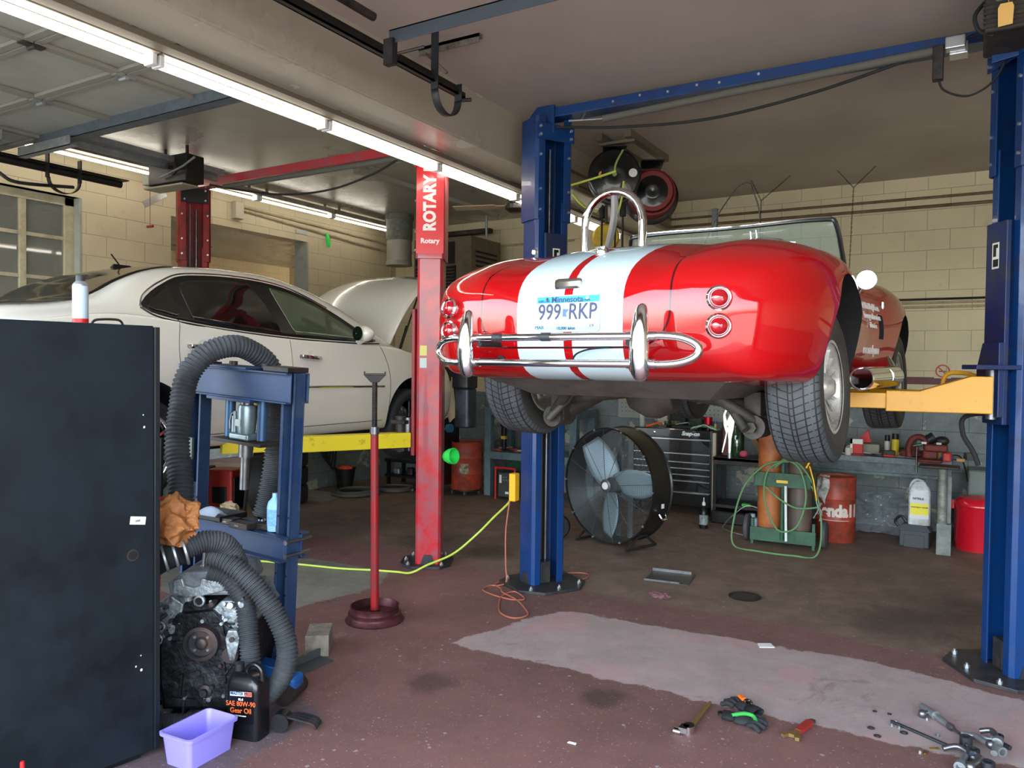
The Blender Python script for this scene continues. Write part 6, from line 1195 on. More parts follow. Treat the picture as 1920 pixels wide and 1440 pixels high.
# ---- workbench
wb = thing('workbench', 'long grey workbench against the back wall under the chipped paint', 'workbench', (-.75, 8.55, 0))
m = MB(); m.box(-.85, -.32, .74, .62, .38, .80); part('worktop', m, mat('oily_grey_bench', '#56636a', .5, wear='#7e8a8c', wscale=7, wamt=.36, bump=.2), wb, bev=.004)
m = MB(); m.box(-.85, -.29, .62, .62, -.27, .74); m.box(-.85, -.31, .62, .62, -.27, .65); part('front_rail', m, MBEN, wb, bev=.003)
for x in (-.8, .55):
    m = MB(); m.box(x-.04, -.26, 0, x+.04, -.18, .62); m.box(x-.04, .28, 0, x+.04, .36, .74); part('leg', m, MBEN, wb)
# vise on a pipe stand
vs2 = thing('bench_vise', 'rust-red bench vise on a flat plate at the right end of the workbench', 'vise', (-.30, 8.05, .802))
MVI = mat('rusty_red_casting', '#6e2c24', .6, .2, wear='#4a2a22', wscale=9, bump=.3)
m = MB(); m.rbox(-.10, -.10, 0, .10, .10, .03, .03); m.rbox(-.06, -.06, .03, .06, .07, .12, .02); m.rbox(-.05, -.09, .10, .14, .06, .17, .02); vb = part('body', m, MVI, vs2, bev=.006)
m = MB(); m.tube(cr([(-.17, 0, .04), (-.18, 0, .12), (-.15, 0, .20), (-.09, 0, .225), (-.04, 0, .19), (-.03, 0, .12)], 6), .030, 10); part('horn', m, MVI, vs2); m = MB(); m.cyl((-.02, 0, .20), (.03, 0, .235), .05, n=18); m.ball((.09, 0, .20), .055, (1.1, .9, .8)); part('swivel', m, DARK, vs2)
m = MB(); m.rbox(.10, -.07, .015, .17, .07, .10, .02); part('red_jaw', m, mat('bright_red_cast', '#b5332a', .5), vs2, bev=.004)
m = MB(); m.box(-.07, -.085, .17, -.03, .065, .19); m.box(.05, -.085, .17, .09, .065, .19); part('jaw_plate', m, STEEL, vs2)
t = thing('vise_stand', 'upright steel pipe post in front of the right end of the workbench', 'stand', (-.18, 7.86, 0)); m = MB(); m.cyl((-.01, 0, .28), (-.01, 0, .775), .038, n=20); part('pipe', m, mat('chipped_pipe', '#6d706a', .6, .3, wear='#9aa098', wscale=10), t); m = MB(); m.box(-.05, -.025, 0, .065, .025, .28); m.box(.02, .03, .0, .06, .05, .70); part('angle_leg', m, mat('grey_angle_iron', '#7b827f', .55, wear='#565c5a', wscale=10), t, bev=.003); m = MB(); m.rbox(-.20, -.10, .775, .12, .09, .80, .01); part('mount_plate', m, DARK, t)
# things on the bench: each one separate
def onbench(o, x, y): o.location = (x, y, .803); return o
t = thing('aerosol_can', 'yellow aerosol can with a black cap on the workbench', 'spray can', (-.62, 8.45, .803)); m = MB(); m.lathe([(0, 0), (.033, 0), (.033, .15), (.028, .16), (0, .162)], n=24); part('can', m, mat('yellow_can', '#d8c02a', .35), t); m = MB(); m.cyl((0, 0, .16), (0, 0, .215), .031, n=22); part('cap', m, BLK, t)
t = thing('aerosol_can', 'slim black-capped can just left of the yellow aerosol can', 'spray can', (-.70, 8.55, .803)); m = MB(); m.cyl((0, 0, 0), (0, 0, .13), .026, n=22); part('can', m, mat('white_can', '#c4c4bd', .4), t); m = MB(); m.cyl((0, 0, .13), (0, 0, .19), .024, n=20); part('cap', m, BLK, t)
m = MB(); m.rbox(-.055, -.03, 0, .055, .03, .155, .004); o = solo('milk_carton_box', 'small red and white carton standing on the workbench', 'carton', m, mat('carton_red', '#c02b2c', .5)); onbench(o, -.95, 8.28); m = MB(); m.box(-.056, -.031, .11, .056, .031, .156); m.box(-.056, -.031, 0, -.035, .031, .156); part('white_panel', m, WHITEP, o)
m = MB(); m.rbox(-.09, -.06, 0, .10, .06, .10, .01); o = solo('tin_box', 'open grey tin box behind the red and white carton', 'box', m, mat('tin_grey', '#7d7c72', .5, .3)); onbench(o, -.86, 8.50)
m = MB(); m.prismv([(0, 0), (.16, .02), (.13, .15)], (-.02, 0, .09), (1, 0, 0), (0, 0, 1), (0, .03, 0)); o = solo('warning_triangle', 'red triangular plastic funnel piece standing in the tin box', 'funnel', m, MRD, bev=.006); onbench(o, -.98, 8.50)
t = thing('spray_bottle', 'red bottle with a green cap on the workbench', 'bottle', (-.46, 8.48, .803)); m = MB(); m.lathe([(0, 0), (.05, 0), (.052, .02), (.05, .08), (.03, .115), (.02, .125)], n=24); part('bottle', m, mat('faded_red_plastic', '#b43e33', .45), t); m = MB(); m.cyl((0, 0, .12), (0, 0, .165), .026, n=20); part('cap', m, mat('green_cap', '#2c8a48', .45), t)
t = thing('oil_bottle', 'dark blue oil bottle with white cap at the left end of the workbench', 'bottle', (-1.12, 8.42, .803)); m = MB(); m.rbox(-.05, -.03, 0, .05, .03, .13, .015); part('bottle', m, mat('navy_bottle', '#191d3c', .4), t, bev=.008); m = MB(); m.cyl((0, 0, .13), (0, 0, .155), .016, n=16); part('cap', m, WHITEP, t)
o = crumple('oily_rag', 'crumpled rust-brown rag on the middle of the workbench', 'rag', (-.48, 8.30, .803), (.10, .06, .055), mat('brown_rag', '#6a3a30', .85), 9, .3, 3, .3)
o = crumple('red_glove', 'dark red crumpled rag right of the brown rag', 'rag', (-.33, 8.30, .803), (.075, .05, .03), mat('dark_red_rag', '#7a2a28', .85), 12, .3, 3, .3)
o = crumple('white_rag', 'small white crumpled rag behind the carton on the bench', 'rag', (-1.03, 8.40, .803), (.04, .035, .05), mat('white_rag', '#b7b3a8', .85), 5, .3, 3, .3)
for i, (x, y, ln, a, c, lb_) in enumerate(((-.62, 8.26, .18, .1, '#b5302c', 'red pen-like tool on the front edge of the workbench'), (-.42, 8.24, .26, -.2, '#1d1f22', 'black ratchet handle lying at the bench front'), (-1.10, 8.27, .24, -.25, '#a6a8a6', 'silver wrench at the left end of the bench'), (-1.16, 8.30, .22, .3, '#23305e', 'dark blue screwdriver at the left end of the bench'), (-.84, 8.40, .20, .15, '#b9b2a2', 'pale stick lying behind the carton on the bench'), (-.76, 8.27, .12, -.5, '#5a1e1c', 'short dark red tool beside the red pen-like tool'), (-.14, 8.30, .16, .3, '#1e4a9a', 'blue screwdriver near the vise'))):
    m = MB(); m.cyl((-ln/2, 0, .012), (0, 0, .012), .012, n=10); m.cyl((0, 0, .012), (ln/2, 0, .010), .006, n=8); o = solo('hand_tool', lb_, 'tool', m, mat('bt'+c, c, .45)); o.location = (x, y, .802); o.rotation_euler = (0, 0, a)
for i, (x, y, a, b, h, c, lb_) in enumerate(((-.66, 8.30, .10, .06, .06, '#2b2b2a', 'dark square metal part below the yellow can'), (-.26, 8.35, .07, .05, .06, '#c9a563', 'tan sponge block left of the vise'), (-.20, 8.24, .05, .04, .035, '#1f4fa8', 'small blue block at the foot of the vise'), (-.56, 8.36, .05, .04, .035, '#d2cfc6', 'small white cube by the brown rag'), (-.06, 8.24, .07, .04, .03, '#b98a4a', 'small tan block right of the vise'))):
    m = MB(); m.rbox(-a/2, -b/2, 0, a/2, b/2, h, .006); o = solo('small_block', lb_, 'part', m, mat('bb'+c, c, .6)); onbench(o, x, y)
for i, (x, y, kind, c, lb_) in enumerate(((-1.02, 8.24, 'cyl', '#c9c6bd', 'short white roll lying at the left part of the workbench'), (-.74, 8.24, 'ring', '#3a3b3d', 'dark bearing ring on the bench front below the tin box'), (-.90, 8.22, 'tool', '#8a2a24', 'thin red-handled file at the left front of the workbench'), (-.52, 8.24, 'tool', '#6b6e70', 'grey open spanner at the middle of the bench front'), (-.36, 8.38, 'box', '#3f2a24', 'rusty square socket box behind the dark red rag'), (-.58, 8.60, 'cyl', '#26282a', 'black short can behind the yellow aerosol can'), (-.28, 8.56, 'box', '#5b5f5c', 'grey metal box behind the vise'), (-1.20, 8.55, 'box', '#20242e', 'dark box at the far left back of the workbench'), (.02, 8.45, 'box', '#4c4f4a', 'grey casting at the right end of the workbench'), (-.80, 8.22, 'tool', '#20304f', 'navy screwdriver below the red and white carton'))):
    m = MB()
    if kind == 'cyl': m.cyl((0, 0, 0), (0, 0, .07), .03, n=20)
    elif kind == 'ring': m.caps = False; m.lathe([(.018, 0), (.035, 0), (.035, .022), (.018, .022), (.018, 0)], n=24)
    elif kind == 'box': m.rbox(-.05, -.04, 0, .05, .04, .07, .008)
    else: m.cyl((-.09, 0, .011), (0, 0, .011), .011, n=10); m.cyl((0, 0, .011), (.10, 0, .009), .005, n=8)
    o = solo({'cyl': 'roll', 'ring': 'bearing_ring', 'box': 'metal_box', 'tool': 'hand_tool'}[kind], lb_, {'cyl': 'roll', 'ring': 'ring', 'box': 'box', 'tool': 'tool'}[kind], m, mat('bx'+c, c, .5)); o.location = (x, y, .802); o.rotation_euler = (0, 0, .4*(-1)**i)
m = MB(); m.cyl((0, 0, -.12), (0, 0, .13), .008, n=12); m.cyl((-.03, 0, .13), (.04, 0, .145), .015, n=12); o = solo('hammer', 'steel hammer hanging upright on the front edge of the workbench', 'hammer', m, STEEL); o.location = (-.42, 8.215, .80)
# jug on a battery case, plastic sheet
t = thing('battery_case', 'dark grey battery case with a sloped lid on the floor under the bench', 'battery case', (-.41, 8.12, 0), R(-4)); m = MB(); m.rbox(-.125, -.09, 0, .125, .09, .155, .012); m.box(-.085, -.096, .0, .085, -.088, .115); part('box', m, mat('grey_black_plastic', '#343b40', .5), t, bev=.003); m = MB(); m._add([(-.14, -.10, .155), (.14, -.10, .155), (.14, .10, .155), (-.14, .10, .155), (-.10, -.06, .205), (.10, -.06, .205), (.10, .06, .205), (-.10, .06, .205)], [(3, 2, 1, 0), (0, 1, 5, 4), (1, 2, 6, 5), (2, 3, 7, 6), (3, 0, 4, 7), (4, 5, 6, 7)]); part('lid', m, mat('grey_black_lid', '#474f54', .45), t, bev=.004)
m = MB(); m.tube(cr([(-.14, -.02, .17), (-.17, -.02, .22), (-.12, -.02, .27), (-.08, -.02, .22)], 6), .012, 8); part('strap', m, BLK, t)
jj = thing('coolant_jug', 'white jug with a yellow label standing on the grey battery case', 'jug', (-.38, 8.12, .206)); m = MB(); P = rrect(0, 0, .185, .10, .025, 5); k = len(P); rg = [(1, 0), (1, .30), (.94, .335), (.55, .385), (.50, .40)]; m._add([(p[0]*s_, p[1]*s_, z) for s_, z in rg for p in P], [tuple(range(k))[::-1], tuple(range(4*k, 5*k))]+[(j*k+i, j*k+(i+1) % k, (j+1)*k+(i+1) % k, (j+1)*k+i) for j in range(4) for i in range(k)], True); b = part('bottle', m, mat('milky_plastic', '#c2cbd2', .4, wear='#8d8578', wscale=5), jj); smooth(b, 50)
m = MB(); m.tube(cr([(-.085, 0, .31), (-.07, 0, .38), (-.03, 0, .415), (.03, 0, .40)], 6), .012, 8); part('handle', m, mat('milky_plastic'), jj)
m = MB(); m.prismv(rrect(0, 0, .155, .21, .008, 3), (0, -.0505, .165), (1, 0, 0), (0, 0, 1), (0, -.001, 0)); lb = part('label', m, mat('jug_label', '#c9ced2', .5), jj); m = MB(); m.prismv([(-.075, -.07), (.075, -.07), (.075, .035), (-.075, .035)], (0, -.052, .165), (1, 0, 0), (0, 0, 1), (0, -.0008, 0)); part('label_band', m, mat('label_yellow', '#ded33a', .5), lb)
JL = wmat(jj); text('label_lettering', 'NITRILE', .026, BLK, lb, JL @ Vector((-.01, -.0535, .245)), (1, 0, 0), (0, 0, 1), .0003, bold=.001); text('label_lettering', 'WINDSHIELD WASHER', .014, BLK, lb, JL @ Vector((0, -.0535, .165)), (1, 0, 0), (0, 0, 1), .0003, bold=.0005)
bm = bmesh.new(); bmesh.ops.create_grid(bm, x_segments=40, y_segments=28, size=.5)
from mathutils import noise as nz
for v in bm.verts:
    u, w2 = v.co.x, v.co.y; k = abs(nz.noise(Vector((u*5, w2*5, 1))))*.16+abs(nz.noise(Vector((u*13, w2*13, 4))))*.05
    v.co = Vector((u*.62+.03*nz.noise(Vector((w2*6, u*2, 8))), -.02-.12*(.5-w2)**2-k, (w2+.5)*.40*(1-.25*abs(u))+.02*nz.noise(Vector((u*7, 0, 3)))+.02))
m = MB(); m.bm.free(); m.bm = bm; o = solo('plastic_sheeting', 'crinkled clear plastic sheeting heaped on the floor under the bench', 'plastic sheet', m, mat('clear_poly', '#9aa4ac', .12, alpha=.42, coat=.8)); o.location = (-.74, 8.62, .0)
# red waste can and grey machine box behind right post
t = thing('waste_can', 'bright red round waste can on the floor behind the right blue post', 'waste can', (.10, 8.30, 0)); m = MB(); m.lathe([(0, .03), (.185, .03), (.19, .0), (.192, .035), (.20, .07), (.20, .40), (.205, .41), (.20, .42)], n=40); part('body', m, mat('gloss_red_can', '#c21226', .28, coat=.6), t); m = MB(); m.lathe([(.212, .405), (.212, .425), (.17, .475), (0, .50)], n=40); m.box(-.225, -.04, .36, -.20, .02, .44); part('lid', m, mat('gloss_red_can'), t, bev=.003)
m = MB(); m.rbox(-.0, 8.52, 0, .35, 8.9, .70, .02); solo('floor_machine', 'grey upright machine cabinet behind the red waste can', 'machine', m, mat('machine_grey', '#66726f', .5), base=(.17, 8.7, 0))
m = MB(); m.tube(cr([(-.12, 8.25, .86), (-.06, 8.3, .84), (-.02, 8.35, .72), (.0, 8.45, .60)], 6), .006, 6); solo('power_cord', 'thin black cord running from the vise down to the grey machine', 'cord', m, BLK, base=(-.06, 8.3, .8))
# ---- no smoking sign
t = thing('no_smoking_sign', 'square no smoking sign with a red circle on the back wall', 'sign', (-.242, WB-.003, 1.565)); m = MB(); m.box(-.075, -.004, 0, .075, .003, .148); part('board', m, mat('sign_cream', '#c8bba0', .5), t); MSR = mat('sign_red', '#b2483a', .5)
m = MB(); m.caps = False; m.lathe([(.052, 0), (.066, 0), (.066, .003), (.052, .003), (.052, 0)], c=(0, -.005, .074), ax=(0, -1, 0), n=36); part('red_ring', m, MSR, t); m = MB(); m.cbox((0, -.0075, .074), (.115, .003, .013), 0, 0, R(45)); part('red_bar', m, MSR, t)
m = MB(); m.box(-.035, -.006, .066, .025, -.0045, .076); m.box(.028, -.006, .066, .036, -.0045, .076); part('cigarette', m, BLK, t); m = MB(); m.tube([(.03, -.006, .08), (.036, -.006, .09), (.028, -.006, .098), (.036, -.006, .106)], .002, 5); part('smoke_mark', m, BLK, t)
# ---- LEFT BACK: drum on casters, bench, welder, cabinet, bucket, tyres
dl = thing('drum_on_casters', 'open rusty red drum on small casters in front of the blue-grey bench', 'drum', (-5.50, 8.14, 0)); m = MB(); m.lathe([(r_, z+.075) for r_, z in drum_body(.205, .60)], n=44); b2 = part('barrel', m, MRDR, dl)
m = MB(); m.lathe([(0, .05), (.17, .05), (.175, .06), (.17, .08), (0, .08)], n=32); part('dolly', m, DARK, dl)
for a in (30, 120, 210, 300):
    c = Vector((.17*cos(R(a)), .17*sin(R(a)), .032)); m = MB(); m.cyl(c-Vector((.012, 0, 0)), c+Vector((.012, 0, 0)), .031, n=16); m.cyl(c+Vector((0, 0, .02)), c+Vector((0, 0, .05)), .010, n=8); part('caster', m, mat('grey_rubber_wheel'), dl)
def lab(u, v): a = R(-82+34*u); return (.207*cos(a), .207*sin(a), .26+.15*v)
m = MB(); m.grid(lab, 10, 2); o = part('paper_label', m, MLBL, b2); o.modifiers.new('t', 'SOLIDIFY').thickness = .002
MBL = mat('blue_grey_bench_frame', '#5e747e', .5, wear='#4a5c64', wscale=7)
lb_ = thing('steel_bench', 'blue-grey steel bench frame with a tool shelf behind the middle blue post', 'bench', (-4.75, 8.45, 0))
for x, y in ((-.48, -.20), (-.48, .30), (.72, -.20), (.72, .30)):
    m = MB(); m.box(x-.045, y-.045, 0, x+.045, y+.045, 1.10); part('leg', m, MBL, lb_, bev=.003)
m = MB(); m.box(-.53, -.25, .47, .77, .35, .56); part('lower_shelf', m, MBL, lb_, bev=.003)
m = MB(); m.box(-.53, -.25, 1.02, .77, .35, 1.12); part('top_shelf', m, MBL, lb_, bev=.003)
rn = random.Random(11)
TN = ['hammer', 'wrench', 'pry_bar', 'pliers', 'chisel', 'socket_bar']; TCs = ['#8a4a26', '#6b6e72', '#3a3c40', '#9a3a26', '#c7c2b4', '#2c2d30', '#b88a50', '#505458']
for i in range(11):
    x = -5.15+.085*i; y = 8.27+.10*(i % 3); a = rn.uniform(-.9, .9); ln = rn.uniform(.13, .24); m = MB(); m.cyl((-ln/2, 0, .016), (ln*.2, 0, .016), .013, .010, n=8); m.cbox((ln*.35, 0, .018), (ln*.3, .035, .028)); c = TCs[i % 8]
    o = solo(TN[i % 6], ('%s lying on the lower shelf of the blue-grey bench, number %s from its left leg' % (('brown handled hammer', 'grey wrench', 'dark pry bar', 'red-brown pliers', 'pale chisel', 'black socket bar', 'tan handled hammer', 'steel wrench', 'brown pry bar', 'grey pliers', 'dark chisel')[i], ('one', 'two', 'three', 'four', 'five', 'six', 'seven', 'eight', 'nine', 'ten', 'eleven')[i])).replace(', number', ',').replace(' from its left leg', '') if False else ('brown handled hammer', 'grey wrench', 'dark pry bar', 'red-brown pliers', 'pale chisel', 'black socket bar', 'tan handled hammer', 'slate grey wrench', 'second brown bar', 'grey pliers', 'charcoal chisel')[i]+' in the pile on the lower shelf of the steel bench', 'tool', m, mat('tl'+c, c, .5), group='hand tools on the steel bench'); o.location = (x, y, .561+.022*(i % 2)); o.rotation_euler = (0, 0, a)
for i in range(6):
    x = -5.12+.1*i; m = MB(); ln = .30; m.box(-ln/2, -.02, 0, ln/2, .02, .03); o = solo('metal_bar', ('rust brown', 'grey', 'dark', 'red', 'tan', 'black')[i]+' metal bar lying on the top shelf of the steel bench', 'bar', m, mat('tb%d' % i, ('#5a4438', '#7c7f80', '#2e3032', '#9a3426', '#8a7a60', '#1c1c1e')[i], .5), group='bars on the steel bench'); o.location = (x, 8.35+.05*(i % 3), 1.121); o.rotation_euler = (0, 0, .3*(-1)**i)
t = thing('grinder', 'black and yellow power tool hanging beside the left leg of the steel bench', 'power tool', (-5.08, 8.36, .565)); m = MB(); m.rbox(-.03, -.03, .0, .03, .03, .30, .015); m.rbox(-.045, -.035, .30, .04, .035, .40, .02); part('body', m, BLK, t); m = MB(); m.rbox(-.034, -.034, .14, .034, .034, .19, .015); m.rbox(-.046, -.036, .36, .0, .036, .42, .015); part('grip', m, mat('yellow_tool', '#b9a432', .5), t)
t = thing('welder_box', 'small welding machine with red tube frame on the floor under the bench', 'welder', (-4.87, 8.12, 0)); m = MB(); m.rbox(-.11, -.06, .03, .12, .18, .33, .012); wbx = part('case', m, mat('charcoal_case', '#3a3d3f', .5), t); m = MB(); m.tube(cr([(-.135, -.07, 0), (-.135, -.07, .36), (-.10, -.07, .385), (.11, -.07, .385), (.14, -.07, .35), (.14, -.07, 0)], 5), .013, 8); part('red_frame', m, MRD, t)
m = MB(); m.box(-.085, -.064, .20, -.055, -.06, .30); m.box(.0, -.064, .07, .05, -.06, .10); part('panel', m, WHITEP, wbx)
for i in range(5):
    m = MB(); m.cyl((-.02+.035*(i % 3), -.06, .24+.035*(i // 3)), (-.02+.035*(i % 3), -.068, .24+.035*(i // 3)), .008, n=10); part('knob', m, GALV, wbx)
m = MB(); m.cbox((-5.05, 8.60, .25), (.32, .03, .55), 0, 0, .5); solo('green_board', 'dark green board leaning under the steel bench', 'board', m, mat('green_board', '#1f4a38', .6), base=(-5.05, 8.6, 0))
o = crumple('blue_cloth', 'pale blue cloth bundled on the top shelf of the steel bench', 'cloth', (-4.15, 8.45, 1.121), (.16, .10, .05), mat('pale_blue_cloth', '#8fa9b8', .8), 2, .25, 3, .2)
# cabinet on casters behind the red post
t = thing('black_cart', 'tall black cart on casters just behind the red front post', 'cart', (-5.72, 7.95, 0)); m = MB(); m.rbox(-.12, -.18, .14, .10, .2, 1.62, .01); m.box(.085, -.20, .12, .10, -.18, 1.0); part('body', m, BLK, t)
for x in (-.08, .06):
    m = MB(); m.cyl((x-.015, -.12, .06), (x+.015, -.12, .06), .058, n=18); part('caster', m, RUB, t)
t = thing('crumpled_paper', 'cream plastic bag hanging beside the black oil tank of the red post', 'plastic bag', (-5.50, 7.72, .95)); m = MB(); m.grid(lambda u, v: (-.05+.16*u*(1-.3*v), .02*sin(7*u+3*v), .02+.5*v+.03*sin(8*u)), 14, 14); o = part('bag', m, mat('cream_bag', '#cabfa2', .6), t); o.modifiers.new('t', 'SOLIDIFY').thickness = .006
m = MB(); m.cyl((-5.40, 7.66, .88), (-5.46, 7.66, .87), .05, n=18); m.cyl((-5.46, 7.66, .87), (-5.52, 7.66, .86), .014, n=10); solo('blue_valve', 'round teal blue knob above the rusty drum on casters', 'knob', m, mat('teal_plastic', '#2b6f8e', .4), base=(-5.44, 7.66, .86))
t = thing('green_funnel', 'bright green plastic funnel fixed to the side of the red front post', 'funnel', (-3.69, 5.14, .90)); m = MB(); m.caps = False; m.lathe([(.012, -.06), (.02, -.03), (.045, -.01), (.062, .03), (.066, .075), (.060, .078), (.055, .04), (.035, .0), (.012, -.02)], c=(.04, -.02, 0), ax=(.93, -.12, .12), n=30); part('bowl', m, mat('vivid_green', '#2fd457', .4), t)
# legs of a low rolling table under the sedan, dark
t = thing('rolling_table', 'low black rolling table under the front of the white sedan', 'cart', (-6.25, 8.2, 0)); m = MB(); m.box(-.5, -.18, .34, .40, .22, .38); m.box(-.5, -.18, .14, .40, .22, .17); part('shelf', m, BLK, t); 
for x in (-.46, .36):
    m = MB(); m.box(x-.02, -.16, .02, x+.02, -.12, .36); m.box(x-.02, .16, .02, x+.02, .20, .36); part('leg', m, BLK, t)
for i in range(4):
    m = MB(); m.rbox(-.05, -.04, 0, .05, .04, .08+.02*(i % 2), .02); o = solo('metal_part', ('grey', 'dark', 'silver', 'brown')[i]+' metal part on the lower shelf of the low rolling table', 'engine part', m, (GALV, DARK, STEEL, MIRON)[i], group='parts on the rolling table'); o.location = (-6.6+.22*i, 8.12, .171)
t = thing('bucket', 'black bucket with an orange cloth inside beside the left wall', 'bucket', (-7.08, 7.62, 0)); m = MB(); m.caps = False; m.lathe([(0.0, .01), (.095, .0), (.13, .25), (.137, .255), (.137, .265), (.125, .262), (.09, .02), (0, .02)], n=32); part('pail', m, mat('black_bucket', '#17191a', .45), t); m = MB(); m.tube(arc((0, 0, .25), .135, 0, 180, 16, (0, 1, 0), (-.35, 0, .95)), .004, 6); part('bail', m, STEEL, t)
o = crumple('orange_cloth', 'bright orange cloth stuffed in the top of the black bucket', 'cloth', (-7.08, 7.62, .215), (.10, .10, .045), mat('orange_cloth', '#f0571c', .7), 3, .25, 3, .2)
MGHS = mat('grey_rubber_hose', '#4a4744', .6)
def coil(label, c, rx, ry, n, r=.019, seed=1):
    rr = random.Random(seed); P = []
    for i in range(n*8+1):
        a = 2*pi*i/8; f = 1-.09*(i/8)+rr.uniform(-.03, .03); P.append((c[0]+rx*f*cos(a), c[1]+ry*f*sin(a), .02+.012*(i//8)+.008*rr.random()))
    m = MB(); m.tube(cr(P, 5), r, 8); return solo('coiled_hose', label, 'hose', m, MGHS, base=(c[0], c[1], .001))
coil('grey rubber hose coiled on the floor left of the red screw stand', (-6.62, 7.32), .30, .30, 3, seed=2); coil('grey rubber hose coiled on the floor right of the red screw stand', (-6.42, 7.86), .27, .25, 2, seed=5)
for i in range(4):
    m = MB(); y = 7.30+.05*i; m.tube(cr([(-7.33, y-.05, 1.0), (-7.27, y+.02, .62-.05*i), (-7.22, y+.10, .40-.05*i), (-7.27, y+.20, .62), (-7.33, y+.24, 1.0)], 8), .013, 6); solo('hanging_cable', ('leftmost', 'second', 'third', 'rightmost')[i]+' of the four black cables hanging on the left wall behind the bucket', 'cable', m, RUB, base=(-7.3, y, .5), group='cables on the left wall')
def tyre(label, loc, lean=None, r=.31, w=.20, group=None):
    m = MB(); m.caps = False; pf = tyre_prof(w, r, .19); m.lathe(pf+[pf[0]], ax=(0, 0, 1) if lean is None else (1, 0, 0), n=44); o = solo('tire', label, 'tire', m, MST, group=group); o.location = loc
    if lean is not None: o.rotation_euler = lean
    return o
for i in range(3): tyre(('lowest', 'middle', 'topmost')[i]+' black tire in the stack seen through the blue press', (-6.98, 6.42, .105+.213*i), group='stacked tires')
tyre('black tire leaning upright against the stack of tires', (-6.72, 5.90, .315), (0, R(-6), R(35)))
t = thing('red_tool_box', 'red and black tool box standing beyond the blue press', 'tool box', (-7.02, 5.66, .0), R(20)); m = MB(); m.rbox(-.16, -.14, .02, .16, .14, .48, .02); part('body', m, mat('dull_red_box', '#a02a22', .5), t, bev=.004); m = MB(); m.rbox(-.07, -.155, .12, .10, -.135, .30, .01); m.rbox(.165, -.12, .05, .18, .12, .40, .01); part('front_panel', m, BLK, t); m = MB(); m.rbox(-.28, -.10, .0, -.17, .10, .50, .02); part('side_panel', m, mat('slate_panel', '#3a4048', .5), t)
o = crumple('paper_wad', 'cream crumpled paper on the floor beside the red tool box', 'paper', (-6.78, 5.52, 0), (.13, .10, .10), mat('cream_paper', '#c7b493', .8), 7, .3, 3, .3)
m = MB(); m.cyl((-6.60, 6.18, 0), (-6.60, 6.18, .16), .05, n=18); solo('white_jar', 'small cream jar on the floor in front of the stacked tires', 'jar', m, mat('cream_jar', '#bdb59c', .5), base=(-6.60, 6.18, 0))
# heater and flue
ht = thing('unit_heater', 'brown and black hanging unit heater at the back wall', 'heater', (-5.75, 8.35, 2.55)); m = MB(); m.rbox(-.55, -.30, 0, .35, .40, .72, .01); part('cabinet', m, mat('brown_heater', '#5c5040', .5, wear='#48402f'), ht, bev=.004)
m = MB(); m.box(-.52, -.31, .38, .10, -.295, .66); m.box(-.52, -.31, .02, .12, -.295, .36); part('front_opening', m, MIN, ht)
for i in range(8):
    m = MB(); m.cbox((-.20, -.32, .06+.042*i), (.62, .03, .006), 0, .5); part('louvre', m, mat('louvre_steel', '#6a6558', .45, .4), ht)
for i in range(8):
    m = MB(); m.box(.352, -.2, .10+.06*i, .356, .3, .125+.06*i); part('side_vent', m, MIN, ht)
for x, y in ((.25, .2), (-.45, .2)):
    m = MB(); m.cyl((x, y, .72), (x, y, 3.62-2.55), .016, n=10); part('hanger_rod', m, GALV, ht)
t = thing('flue_pipe', 'grey vertical flue pipe hanging from the ceiling left of the lettered red post', 'flue pipe', (-6.55, 8.05, 2.95)); m = MB(); m.cyl((0, 0, .04), (0, 0, .35), .165, n=32); m.lathe([(.165, .0), (.172, .0), (.172, .05), (.165, .06)], n=32); part('lower_pipe', m, mat('pale_duct', '#98958a', .5, .3), t); m = MB(); m.cyl((0, 0, .33), (0, 0, .62), .175, n=32); m.cyl((0, 0, .60), (0, 0, .668), .19, n=32); part('upper_pipe', m, mat('dusty_galvanised', '#5b6058', .6, .3, wear='#77796e', wscale=20), t)
m = MB(); m.rbox(-6.45, 8.62, 3.40, -5.5, 8.72, 3.46, .01); m.tube(cr([(-6.3, 8.65, 3.30), (-6.0, 8.6, 3.36), (-5.7, 8.66, 3.30)], 6), .02, 8); solo('gas_line', 'dark gas pipe fittings under the ceiling above the heater', 'pipe', m, MIRON, base=(-6, 8.65, 3.40))
# wall items left
m = MB(); m.tube(cr([(WL+.05, 7.48, 3.36), (WL+.06, 7.49, 3.28), (WL+.07, 7.50, 3.17)], 5), .018, 8, rf=lambda i, k: .012+.016*sin(pi*i/k)); solo('green_glove', 'limp bright green glove hanging high on the left wall', 'glove', m, mat('vivid_green'), base=(WL+.05, 7.49, 3.36))
m = MB(); m.cbox((WL+.006, 5.03, 3.34), (.004, .30, .065), 0, R(33)); solo('foil_tape', 'strip of silver tape stuck aslant on the left wall above the opening', 'tape', m, mat('foil', '#a9aaa6', .35, .5), base=(WL+.004, 5.03, 3.34))
m = MB(); m.cbox((WL+.006, 7.08, 3.31), (.006, .20, .05)); solo('foil_scrap', 'small silver plate on the left wall above the opening corner', 'plate', m, mat('foil'), base=(WL+.004, 7.08, 3.31))
# ================================================================ OVERHEAD
MGAL2 = mat('blue_grey_strut', '#525c65', .5, .4, wear='#454d54', wscale=10)
MDOOR = mat('overhead_door_panel', '#8e8f86', .35, wear='#7e7f77', wscale=2)
MRAIL = mat('door_rail_paint', '#75746a', .45)
